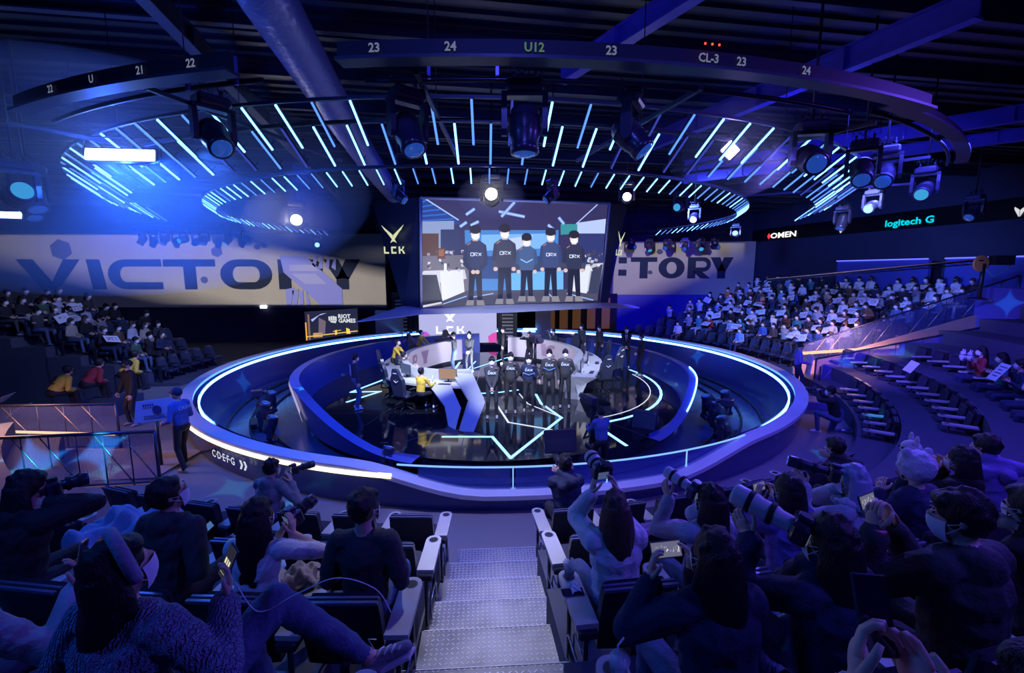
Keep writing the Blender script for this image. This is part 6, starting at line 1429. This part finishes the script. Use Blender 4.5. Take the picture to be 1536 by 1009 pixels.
camera('black camera with battery grip held by the photographer at the left edge', wpt(t, (.06, .43, 1.17)), dirR(rv(t, (.5, 1, .05))), .2, .045)
# draped coat
def drape(label, p, rz, size, m, name='draped_coat', seed=1, amp=.05):
    r = random.Random(seed); n = 22; q = B(); q.smooth = True; g = []
    ph = [r.uniform(0, 6) for _ in range(6)]
    for i in range(n):
        row = []
        for j in range(n):
            u, v = i/(n-1)*2-1, j/(n-1)*2-1; e = (u*u*u*u+v*v*v*v)
            z = size[2]*(1-.5*e)+amp*(math.sin(u*5+ph[0]+v*3)+.7*math.sin(v*7+ph[1]-u*4)+.5*math.sin((u+v)*9+ph[2]))
            w_ = 1+.12*math.sin(v*4+ph[3]); row.append(Vector((u*size[0]*w_, v*size[1]*(1+.1*math.sin(u*5+ph[4])), max(.0, z) if e < 1.6 else 0.)))
        g.append(row)
    for i in range(n-1): 
        pass
    q.loft(g, False, False); q.loft([[w-Vector((0, 0, .03)) for w in row] for row in g], False, False)
    o = q.build(name, m); o.location = p; o.rotation_euler = (0, 0, rz); return tag(o, label, 'clothing')
p, r_ = sp_(2, 'L', 5); drape('pale blue fleece-lined coat heaped over a second-row seat at left', p+Vector((.1, .0, .75)), .3, (.36, .3, .2), cloth('fleece_blue', (.22, .3, .5)), seed=3)
# left, fourth row
make_pose('f_knit', Vn, lean=.10, hl=(-.2, .4, .75), hr=(.26, .44, .98), er=(1, .1, -1), hair='bob', seed=44, yaw=-.55, pitch=-.25, puff=.045, hdr=(0, .35, 1), pnr=(-.6, -.6, .2), curl=.5, fl=(-.1, .72, .05), fr=(.25, .7, .12))
p, r_ = sp_(4, 'L', 2); KN = mat('knit_cable_blue', (.26, .32, .48), .9); nt = KN.node_tree; bb = nt.nodes['Principled BSDF']
tc = nt.nodes.new('ShaderNodeTexCoord'); wv = nt.nodes.new('ShaderNodeTexWave'); wv.inputs['Scale'].default_value = 22; wv.inputs['Distortion'].default_value = 6; wv.inputs['Detail Scale'].default_value = 3; nt.links.new(tc.outputs['Object'], wv.inputs['Vector'])
bp = nt.nodes.new('ShaderNodeBump'); bp.inputs['Strength'].default_value = 1.; bp.inputs['Distance'].default_value = .02; nt.links.new(wv.outputs[0], bp.inputs['Height']); nt.links.new(bp.outputs[0], bb.inputs['Normal'])
CM['knit'] = KN
t = person('f_knit', 'woman in cable-knit sweater and wide headband holding up a phone, lower left', p+Vector((.08, .03, -.02)), r_-.1, 'knit', 'denim', 'white', sc=1.05, hair=HAIR)
D = POSES['f_knit']; H = D['H']; hc = D['hc']; q = B(); pts = [hc+H @ Vector((.101*math.cos(a), .020, .022+.122*math.sin(a))) for a in [PI*(-.12)+PI*1.24*i/16 for i in range(17)]]
q.tube(pts, .024, 8); q.build('headband', cloth('headband_grey', (.25, .28, .36)), t)
phone('smartphone with a lit display held up by the woman with the headband', wpt(t, (.24, .50, 1.10)), scrR(rv(t, (-.5, -1, .4)), rv(t, (.35, .1, 1))), pic=[((.015, .015, .02), [(-1, -1), (1, -1), (1, 1), (-1, 1)])]+[((.8, .8, .55), [(-.7+.5*i, -.15), (-.35+.5*i, -.15), (-.35+.5*i, .2), (-.7+.5*i, .2)]) for i in range(3)]+[((.6, .5, .2), [(-.8, -.75+.2*i), (.3, -.75+.2*i), (.3, -.70+.2*i), (-.8, -.70+.2*i)]) for i in range(3)])
def curve(P, k=8):
    P = [Vector(p) for p in P]; S = []
    for i in range(len(P)-1):
        p0, p1, p2, p3 = P[max(i-1, 0)], P[i], P[i+1], P[min(i+2, len(P)-1)]
        S += [.5*((2*p1)+(p2-p0)*(j/k)+(2*p0-5*p1+4*p2-p3)*(j/k)**2+(3*p1-p0-3*p2+p3)*(j/k)**3) for j in range(k)]
    return S+[P[-1]]
o = B().tube(curve([wpt(t, (.27, .49, 1.02)), wpt(t, (.36, .5, .88)), wpt(t, (.50, .56, .93)), wpt(t, (.66, .62, .98)), wpt(t, (.80, .70, .88)), wpt(t, (.86, .73, .74))]), .003, 6).build('charging_cable', MASKW); tag(o, 'thin white charging cable looping from the phone at lower left', 'cable')
make_pose('f_leg', Vn, lean=-.05, hl=(-.1, .3, .62), hr=(.1, .3, .62), hair='short', seed=45, fl=(.0, .62, .05), fr=(.5, .78, .32), kr=(.2, .3, 1), feetdir=(.8, .5, .25), puff=.01)
p, r_ = sp_(4, 'L', 3); make_pose('f_edge', Vn, lean=.1, hl=(-.1, .4, .7), hr=(.30, .50, 1.0), er=(1, .1, -1), hair='bob', seed=46, puff=.03, hdr=(0, .2, 1), pnr=(-.5, -.6, .2))
t = person('f_edge', 'arm in a pale ribbed sleeve holding a phone at the left edge', p+Vector((-.02, .05, -.02)), r_, 'pale', 'navy', 'white')
phone('smartphone seen from its edge in the hand at the left edge', wpt(t, (.30, .55, 1.12)), scrR(rv(t, (-.9, -.5, .2)), rv(t, (-.1, .1, 1))), pic=[((.05, .06, .12), [(-1, -1), (1, -1), (1, 1), (-1, 1)])])
# crossed leg with sneaker reaching past seat
t = thing('crossed_leg', 'jeans leg of the woman with the headband, crossed with a grey laced canvas sneaker', 'person', wpt_base := tuple(Vector((-1.35, 1.75, 1.72))))
F = Fig(.011); F.cap((-.1, -.1, .55), (.08, .22, .78), .085, .068, 2); F.cap((.08, .22, .78), (.36, .36, .42), .066, .045, 2); F.cap((.36, .36, .42), (.40, .38, .37), .036, .036, 0); F.cap((.40, .38, .34), (.56, .44, .37), .040, .030, 3); F.cap((.38, .35, .31), (.44, .38, .31), .034, .034, 3)
me = F.finish('leg'); b = ob('trouser_leg', me, t)
for i, m in enumerate((SK, CM['navy'], CM['denim'], CM['grey'], CM['grey'])): b.material_slots[i].link = 'OBJECT'; b.material_slots[i].material = m
q = B()
for i in range(4): q.tube([(.44+.03*i, .36+.012*i, .385), (.45+.03*i, .40+.012*i, .392), (.455+.03*i, .43+.012*i, .375)], .004, 5)
q.tube([(.42, .39, .40), (.40, .38, .46), (.43, .40, .44)], .003, 5); q.build('laces', MASKW, t); B().prism([(.36, .32, .272), (.58, .40, .332), (.60, .46, .335), (.36, .42, .275)], (0, 0, .018)).build('sole', MASKW, t)
t.location = (-1.22, 1.72, 1.70); t.scale = (1.15,)*3
# first row people
make_pose('f_video', .011, lean=.2, hl=(.12, .42, 1.05), hr=(.26, .36, 1.02), hair='short', seed=47, yaw=-.5, hood=True, puff=.03, er=(1, 0, -1))
p, r_ = sp_(1, 'L', 4); t = person('f_video', 'videographer in grey hoodie and headphones with a camcorder, front row left', p+Vector((.0, .12, -.05)), r_, 'grey', 'navy', 'black')
D = POSES['f_video']; H = D['H']; hc = D['hc']; q = B(); q.tube([hc+H @ Vector((.098*math.cos(a), -.01, .03+.112*math.sin(a))) for a in [PI*i/10 for i in range(11)]], .009, 6)
for s_ in (-1, 1): q.ell(hc+H @ Vector((s_*.094, -.005, .0)), (.02, .035, .042), 10, 6, H)
q.build('headphones', M_body, t)
camera('camcorder with a long grip held by the videographer in the grey hoodie', wpt(t, (.22, .48, 1.14)), dirR(rv(t, (.9, 1, .05))), .26, .042)
make_pose('f_black', .011, lean=.3, hl=(-.08, .36, 1.1), hr=(.06, .36, 1.1), hair='short', seed=48, hood=True, puff=.045)
p, r_ = sp_(1, 'R', 1); t = person('f_black', 'photographer with cropped dark hair in a black jacket, front row right of the steps', p+Vector((.02, .05, -.02)), r_, 'navy', 'black', 'black', sc=1.04)
camera('compact camera raised in front of the man in the black jacket', wpt(t, (-.03, .44, 1.2)), dirR(rv(t, (-.25, 1, -.05))), .14, .04)
# right, third row
make_pose('f_up', Vn, lean=.05, hl=(-.12, .40, 1.26), hr=(.05, .36, 1.28), el=(-.35, .1, -1), er=(.3, 0, -1), hair='mid', seed=49, puff=.04, pitch=.12, hdl=(.25, .3, 1), hdr=(-.2, .3, 1))
p, r_ = sp_(3, 'R', 1); t = person('f_up', 'woman with straight brown hair in a loose white shirt raising a camera high', p+Vector((-.06, .0, .0)), r_, 'white', 'denim', 'white', hair=HAIRB, sc=1.0)
camera('white-barrelled zoom camera raised by the brown-haired woman', wpt(t, (-.04, .42, 1.42)), dirR(rv(t, (-.15, 1, .2))), .2, .048, True)
make_pose('f_tele', Vn, lean=.08, hl=(-.17, .52, 1.12), hr=(.0, .30, 1.16), el=(-.6, .1, -.9), er=(.6, 0, -.8), hair='long', seed=50, yaw=.25, puff=.03, hdl=(-.2, .5, .8))
p, r_ = sp_(3, 'R', 2); t = person('f_tele', 'black-haired woman in pale blouse aiming a white telephoto lens, third row right', p, r_, 'pale', 'denim', 'white')
camera('white telephoto lens on a camera aimed left, third row right', wpt(t, (-.06, .36, 1.25)), dirR(rv(t, (-.45, 1, .25))), .26, .042, True)
make_pose('f_ph', Vn, lean=.1, hl=(-.14, .40, 1.08), hr=(.02, .40, 1.08), el=(-.5, 0, -1), er=(.5, 0, -1), hair='mid', seed=51, puff=.04, hood=True, yaw=.2, hdl=(.1, .3, 1), hdr=(-.1, .3, 1))
p, r_ = sp_(3, 'R', 3); t = person('f_ph', 'woman in violet sweatshirt filming with a phone, third row right', p, r_, 'purple', 'navy', 'white', skin=SK2)
phone('phone turned sideways, picture of the stage on it, third row right', wpt(t, (-.09, .46, 1.17)), scrR(rv(t, (.3, -1, .3)), rv(t, (1, .2, 0))), pic=stage_pic(1))
p, r_ = sp_(3, 'R', 4); t = person('f_tele', 'ash-blonde woman with a white mask and fluffy collar aiming a long black lens', p+Vector((.0, .0, .03)), r_+.35, 'pale', 'navy', 'white', hair=mat('hair_ash', (.36, .38, .55), .4), skin=SK2)
D = POSES['f_tele']; nk = D['chest']+D['T'].col[2]*.18; q = B(); rr_ = random.Random(4)
for k in range(50): a = 2*PI*k/50; q.ell(nk+Vector((.13*math.cos(a)+rr_.uniform(-.02, .02), .11*math.sin(a)-.01+rr_.uniform(-.02, .02), rr_.uniform(-.025, .025))), (.03, .03, .03), 8, 5)
o = q.build('fluffy_collar', cloth('fluff_white', (.6, .6, .7)), t)
camera('long black telephoto lens aimed left by the ash-blonde woman', wpt(t, (-.06, .36, 1.25)), dirR(rv(t, (-.45, 1, .15))), .32, .042)
make_pose('f_hat', .011, lean=.1, hl=(-.2, .4, 1.0), hr=(.1, .4, 1.05), hair='hat', seed=52, yaw=-.3, puff=.045)
p, r_ = sp_(3, 'R', 5); t = person('f_hat', 'spectator in a big white furry hat with round ears, right side', p, r_, 'navy', 'navy', 'white', hair=mat('fur_white', (.62, .6, .72), .95, bump=.8, bscale=90))
plush('white plush toy with dark-ringed eyes carried next to the furry hat', wpt(t, (.2, .42, 1.08)), M_plush, 1.2)
p, r_ = sp_(2, 'R', 6); person('f_black', 'dark-haired person with an ear cuff leaning in the second row at right', p, r_, 'black', 'black', 'black')
for n_, (lab, key, top) in enumerate((('long-haired person in black holding a phone at far right behind the furry hat', 'f_ph', 'black'), ('person in a plum sweater at the far right of the third row', 'f_black', 'purple'))):
    R = R0+TD*2; a = math.degrees((4.35+.7*n_+1.)/R); p = pol(SEA, R, a, zt(3)); t = person(key, lab, p, math.radians(a), top, 'navy', 'black')
    ch = copy_tree(SEATS[(3, 'R', 5)]); ch.location = p; ch.rotation_euler = (0, 0, math.radians(a)); ch['label'] = f'black seat under the {lab[:40].strip()}'
    if n_ == 0: phone('phone with a green-lit stage picture at far right', wpt(t, (-.09, .46, 1.17)), scrR(rv(t, (.3, -1, .3)), rv(t, (1, .2, 0))), pic=stage_pic(4))
# right, fourth row
make_pose('f_ph4', Vn, lean=.16, hl=(-.24, .40, 1.05), hr=(-.02, .44, 1.04), el=(-.6, .1, -.9), er=(.5, 0, -1), hair='mid', seed=53, puff=.04, yaw=.25, hdl=(.1, .25, 1), hdr=(-.1, .3, 1), pnl=(.8, -.3, 0))
p, r_ = sp_(4, 'R', 1); t = person('f_ph4', 'person with wavy black hair in dark blue jacket filming, fourth row right', p+Vector((.08, .05, -.02)), r_, 'navy', 'denim', 'black')
phone('phone held sideways with a bright picture of the players, fourth row right', wpt(t, (-.13, .50, 1.13)), scrR(rv(t, (.0, -1, .55)), rv(t, (1, .05, 0))), pic=stage_pic(2), w_=.08, h=.16)
make_pose('f_tele4', Vn, lean=.12, hl=(-.22, .50, 1.14), hr=(-.02, .30, 1.14), el=(-.7, .2, -.8), er=(.6, 0, -.8), hair='long', seed=54, yaw=.35, puff=.045, hood=False, hdl=(-.2, .6, .6))
p, r_ = sp_(4, 'R', 2); t = person('f_tele4', 'long-haired photographer in a dark blue shirt jacket with a huge white lens', p+Vector((-.02, .02, .02)), r_+.1, 'navy', 'navy', 'black')
camera('huge white telephoto lens pointing up left over the third row', wpt(t, (-.08, .36, 1.24)), dirR(rv(t, (-.6, 1, .3))), .31, .048, True)
make_pose('f_man', Vn, lean=.1, hl=(-.26, .44, 1.08), hr=(-.08, .50, 1.04), el=(-.4, .1, -1), er=(.4, 0, -1), hair='short', seed=55, yaw=.75, puff=.055, pitch=.05, hdl=(.15, .3, 1), hdr=(-.1, .3, 1), hood=True, eyes=True)
p, r_ = sp_(4, 'R', 3); t = person('f_man', 'man in black coat with white mask and pink wristband filming, right', p+Vector((.0, .0, .0)), r_, 'charcoal', 'black', 'black', sc=1.06)
D = POSES['f_man']; w_ = D['WL']; d_ = Vector((.3, .3, 1)).normalized(); BAND = mat('wristband_pink', (.85, .12, .25), .4)
def ring_on(par, c, d, r=.042): 
    R = Vector(d).to_track_quat('Z', 'Y').to_matrix(); q = B(); q.lathe([(r, -.011), (r+.003, -.011), (r+.003, .011), (r, .011)], (0, 0, 0), 16, R); return q.build('wristband', BAND, par, c)
ring_on(t, w_, (.2, .3, 1), .045)
phone('phone with a small bright stage picture held by the man with the pink wristband', wpt(t, (-.17, .56, 1.16)), scrR(rv(t, (.3, -1, .4)), rv(t, (1, .2, 0))), pic=stage_pic(3))
p, r_ = sp_(4, 'R', 4); person('f_hat' if False else 'f_black', 'person in dark coat beyond the man with the pink wristband, right edge', p, r_, 'black', 'black', 'black')
drape('crumpled pale blue plastic shopping bag on the lap of the long-lens photographer', sp_(4, 'R', 2)[0]+Vector((-.32, .38, .55)), .4, (.17, .2, .26), mat('bag_pale', (.4, .48, .75), .35, bump=.6, bscale=20), 'shopping_bag', 7, .045)
# fifth row: arms reaching past the camera
make_pose('f_arms', .008, lean=.15, hl=(-.17, .52, 1.06), hr=(-.03, .52, 1.04), el=(-.4, .1, -1), er=(.4, 0, -1), hair='short', seed=56, puff=.02, yaw=.2, hdl=(.2, .5, .9), pnl=(.8, -.5, 0), hdr=(-.2, .5, .8), pnr=(-.8, -.5, 0))
t = person('f_arms', 'person at the bottom right, only forearms seen, pink wristband, holding up a dark phone', (.86, .30, 2.20), -.08, 'pale', 'navy', 'white', skin=SK2, sc=1.02)
D = POSES['f_arms']; ring_on(t, D['WL'], (.2, .4, .9), .040)
phone('large dark smartphone held upright in two hands at the bottom right', wpt(t, (-.10, .60, 1.17)), scrR(rv(t, (.1, -1, .5)), rv(t, (.05, .4, 1))), on=False, w_=.08, h=.165)
# cups, coat and phone on the armrests
def cup(label, p, straw):
    t = thing('iced_drink_cup', label, 'cup', tuple(p)); G = mat('clear_plastic', (.75, .8, .95), .08, alpha=.32, coat=.5)
    q = B(); q.smooth = True; q.lathe([(.030, 0), (.046, .115)], (0, 0, 0), 18); q.build('cup_wall', G, t)
    B().lathe([(.029, .004), (.038, .055)], (0, 0, 0), 16).build('drink', mat('iced_coffee', (.03, .015, .01), .1), t)
    for k in range(5): a = k*1.3; B().rbox((.017*math.cos(a), .017*math.sin(a), .062), (.02, .02, .018), .004, Matrix.Rotation(a, 3, 'X')).build('ice_cube', G, t)
    B().lathe([(.049, .113), (.049, .12), (.036, .142), (.010, .150)], (0, 0, 0), 18).build('dome_lid', G, t)
    B().tube([(.0, .0, .03), (-.01, -.005, .19), (.02, .01, .215)] if straw else [(0, 0, .03), (.0, .0, .22)], .0045, 6).build('straw', MASKW if straw else M_black, t); return t
def onarm(k, s_, n, y, x=0., z=.622):
    o = SEATS[(k, s_, n)]; sg_ = -1 if s_ == 'R' else 1; return Vector(o.location)+Matrix.Rotation(o.rotation_euler[2], 3, 'Z') @ Vector((sg_*PITCH/2+x, y, z))
cup('iced drink cup with a black straw on the third-row armrest right of the steps', onarm(3, 'R', 1, .40), False)
phone('phone lying face up beside the iced drink on the third-row armrest', onarm(3, 'R', 1, .24, -.02)+Vector((0, 0, .006)), scrR((0, 0, 1), (1, .1, 0)), on=False)
drape('crumpled tissue pack lying on the phone on the armrest', onarm(3, 'R', 1, .27, .0, .634), .3, (.035, .05, .02), mat('tissue_blue', (.35, .4, .6), .6), 'tissue_pack', 9, .004)
cup('iced coffee cup with a bent white straw on the fourth-row armrest at bottom centre right', onarm(4, 'R', 1, .34), True)
p, r_ = sp_(2, 'R', 2); drape('pink coat hung over the back of a second-row seat right of the steps', p+Vector((0, -.06, .87)), r_, (.25, .07, .05), cloth('coat_pink', (.5, .28, .42)), 'pink_coat', 11, .012)
cp = drape('red-strawed clear bottle in a beige bag on the lap between two left spectators', onarm(3, 'L', 2, .35)+Vector((-.15, .1, -.02)), .2, (.12, .12, .12), CM['beige'], 'tote_bag', 13, .02); cp['label'] = 'beige tote bag between the long-haired woman and the man in the T-shirt'

camera('camera with a medium lens held by the kneeling photographer', wpt(KNEEL, (.01, .42, 1.03)), dirR(rv(KNEEL, (0, 1, 0))), .2, .045)

# ================================================================ picture on the hanging screen, drawn flat on its surface
nrm = (BL-TL).cross(TR-TL).normalized()
if nrm.y > 0: nrm = -nrm
cam0 = Vector((0, 0, 4.15)); th_ = math.radians(8.1)
def onscreen(px, py, k=.02):
    u = (px-768)/683; v = (504.5-py)/683; d = Vector((u, math.cos(th_)+v*math.sin(th_), -math.sin(th_)+v*math.cos(th_)))
    c = TL+nrm*k; t = (c-cam0).dot(nrm)/d.dot(nrm); return cam0+d*t
SP = B(); lay = [.012]
def sq(col, *pts):
    lay[0] += .00012; SP.col = tuple(col); SP.poly([onscreen(x, y, lay[0]) for x, y in pts])
def sl(col, x0, y0, x1, y1, w_):
    d = math.hypot(x1-x0, y1-y0); nx, ny = -(y1-y0)/d*w_/2, (x1-x0)/d*w_/2; sq(col, (x0+nx, y0+ny), (x1+nx, y1+ny), (x1-nx, y1-ny), (x0-nx, y0-ny))
def se(col, cx, cy, rx, ry, n=14, a0=0, a1=360): sq(col, *[(cx+rx*math.cos(math.radians(a0+(a1-a0)*i/n)), cy+ry*math.sin(math.radians(a0+(a1-a0)*i/n))) for i in range(n if a1-a0 == 360 else n+1)])
L_, R_ = 633.5, 912
sq((.035, .03, .10), (L_, 297), (R_, 306), (897, 451), (L_+1, 461))
sq((.02, .05, .25), (L_, 297), (690, 331), (690, 336), (L_, 336)); 
for i in range(5): sl((.03, .14, .6), L_, 303+i*7, 640+i*10, 300+i*7, 2)
sl((.35, .5, .95), 638, 298, 688, 330, 2.)
sq((.25, .32, .55), (L_, 332), (681, 331), (681, 380), (L_, 384)); sq((.03, .04, .12), (661, 344), (690, 344), (690, 384), (661, 384)); sq((.10, .05, .04), (L_, 350), (658, 350), (658, 384), (L_, 386))
sq((.06, .22, .60), (697, 345), (838, 345), (835, 435), (700, 440)); sq((.20, .45, .85), (722, 352), (826, 350), (824, 372), (722, 376)); sq((.5, .6, .95), (762, 358), (800, 352), (790, 372), (764, 376)); sq((.02, .06, .22), (697, 384), (838, 384), (838, 418), (697, 418)); sq((.15, .45, .9), (760, 410), (845, 405), (845, 436), (760, 440))
sq((.04, .28, .32), (841, 336), (872, 336), (872, 350), (841, 352)); sq((.45, .55, .85), (866, 334), (909, 328), (907, 352), (866, 350)); sq((.03, .04, .16), (866, 350), (907, 350), (904, 400), (866, 400))
sl((.4, .5, .95), 864, 336, 897, 306, 1.6)
for a, b_ in (((748, 317), (787, 325)), ((752, 325), (772, 303)), ((699, 322), (712, 313)), ((690, 340), (700, 333)), ((838, 326), (846, 336)), ((822, 337), (830, 344)), ((706, 338), (718, 332))): sl((.2, .35, .9), *a, *b_, 4.5); sl((.5, .65, 1.), *a, *b_, 1.6)
# desks, floor
sq((.16, .15, .20), (L_, 384), (700, 382), (712, 452), (L_+1, 461)); sq((.62, .62, .72), (636, 406), (697, 404), (700, 418), (660, 424), (663, 455), (L_+1, 461), (L_, 408)); sq((.75, .77, .88), (660, 407), (694, 405), (697, 440), (663, 452)); sq((.03, .03, .05), (L_, 412), (655, 412), (664, 452), (L_, 458))
sq((.07, .07, .12), (662, 452), (700, 436), (838, 434), (897, 430), (896, 451), (664, 460)); sq((.5, .52, .62), (861, 398), (905, 394), (898, 438), (857, 436)); sq((.72, .75, .88), (862, 400), (886, 398), (880, 440), (856, 436)); sq((.04, .05, .1), (888, 402), (904, 396), (898, 440), (882, 440))
for a, b_ in (((664, 456), (700, 444)), ((820, 438), (836, 452)), ((850, 440), (890, 450)), ((706, 446), (740, 440))): sl((.3, .5, .95), *a, *b_, 1.5)
r9 = random.Random(9)
for i in range(46): x = r9.uniform(640, 695) if i % 2 else r9.uniform(868, 902); y = r9.uniform(374, 404); sq(r9.choice([(.5, .55, .7), (.15, .1, .1), (.05, .05, .1), (.35, .3, .4), (.7, .7, .8)]), (x, y), (x+r9.uniform(2, 6), y), (x+4, y+r9.uniform(2, 6)), (x, y+4))
sq((.12, .05, .03), (656, 372), (668, 372), (668, 388), (656, 388)); sq((.3, .12, .06), (658, 374), (666, 374), (666, 384), (658, 384)); sq((.8, .85, .9), (666, 395), (670, 395), (670, 406), (666, 406))
def fig_(cx, top, h, sc_, jc, clasp=False, word=True):
    b_ = top+h; w_ = 17*sc_; hy = top+11*sc_
    sq((.012, .014, .035), (cx-w_*.55, top+.50*h), (cx+w_*.55, top+.50*h), (cx+w_*.62, b_-8), (cx+w_*.2, b_-8), (cx, top+.62*h), (cx-w_*.2, b_-8), (cx-w_*.62, b_-8))
    for s_ in (-1, 1): sq((.25, .24, .28), (cx+s_*w_*.42-5, b_-9), (cx+s_*w_*.42+5, b_-9), (cx+s_*w_*.5+6, b_-1), (cx+s_*w_*.5-6, b_-1))
    sq(jc, (cx-w_*.35, top+.19*h), (cx+w_*.35, top+.19*h), (cx+w_*.95, top+.25*h), (cx+w_*.72, top+.54*h), (cx-w_*.72, top+.54*h), (cx-w_*.95, top+.25*h))
    for s_ in (-1, 1):
        sq([c*.8 for c in jc], (cx+s_*w_*.95, top+.25*h), (cx+s_*w_*.68, top+.27*h), (cx+s_*w_*.80, top+.47*h), (cx+s_*w_*1.12, top+.44*h)); e = (cx+s_*w_*.98, top+.46*h); g_ = (cx+s_*(w_*.18 if clasp else w_*.8), top+(.58 if clasp else .56)*h)
        sl([c*.8 for c in jc] if clasp else (.05, .06, .12), *e, *g_, 7*sc_); se((.7, .5, .45), *g_, 3.4*sc_, 3.2*sc_)
    sq((.6, .42, .38), (cx-4*sc_, hy+6*sc_), (cx+4*sc_, hy+6*sc_), (cx+4*sc_, top+.2*h), (cx-4*sc_, top+.2*h)); se((.72, .52, .47), cx, hy+1, 7.2*sc_, 9.5*sc_)
    se((.82, .82, .95), cx+.4, hy+6.6*sc_, 6.2*sc_, 4.9*sc_); se((.02, .018, .03), cx, hy-4.0*sc_, 8.6*sc_, 6.8*sc_); [se((.05, .03, .04), cx+k_*3.2*sc_, hy+1.4*sc_, 1.5*sc_, .8*sc_, 8) for k_ in (-1, 1)]; sq((.02, .018, .03), (cx-8.6*sc_, hy-4*sc_), (cx+8.6*sc_, hy-4*sc_), (cx+7.8*sc_, hy+2.5), (cx+5*sc_, hy-.6), (cx+1, hy-.2), (cx-2*sc_, hy-1.), (cx-5*sc_, hy-.4), (cx-7.8*sc_, hy+2.5))
    sq((.45, .2, .15), (cx-w_*.7, top+.24*h), (cx-w_*.4, top+.21*h), (cx-w_*.4, top+.225*h), (cx-w_*.7, top+.255*h))
    if word:
        y = top+.345*h
        for k, x in enumerate((-7, -1.2, 4.6)):
            x = cx+x*sc_
            if k == 0: sl((.6, .7, .85), x, y, x+4.5*sc_, y, 1.1); sl((.6, .7, .85), x, y+4.5*sc_, x+4.5*sc_, y+4.5*sc_, 1.1); sl((.6, .7, .85), x+4.5*sc_, y, x+4.5*sc_, y+4.5*sc_, 1.1); sl((.6, .7, .85), x, y, x, y+4.5*sc_, 1.)
            if k == 1: sl((.6, .7, .85), x, y, x, y+4.5*sc_, 1.1); sl((.6, .7, .85), x, y, x+4*sc_, y, 1.1); sl((.6, .7, .85), x+4*sc_, y, x+4*sc_, y+2.2*sc_, 1.); sl((.6, .7, .85), x+1*sc_, y+2.4*sc_, x+4*sc_, y+4.6*sc_, 1.1)
            if k == 2: sl((.6, .7, .85), x, y, x+4.5*sc_, y+4.5*sc_, 1.1); sl((.6, .7, .85), x+4.5*sc_, y, x, y+4.5*sc_, 1.1)
    else: sl((.25, .5, .8), cx-w_*.6, top+.38*h, cx, top+.43*h, 1.8); sl((.25, .5, .8), cx+w_*.6, top+.38*h, cx, top+.43*h, 1.8)
fig_(713, 337, 122, 1.0, (.035, .045, .12), True); fig_(757, 335, 122, 1.0, (.05, .055, .10)); fig_(826, 341, 112, .92, (.045, .07, .20), word=True); fig_(861, 345, 108, .92, (.03, .035, .08)); fig_(790, 349, 104, .90, (.06, .11, .26), word=False)
pic = SP.build('picture', vcol_mat('screen_picture', 1.15), scr); pic['kind'] = 'stuff'
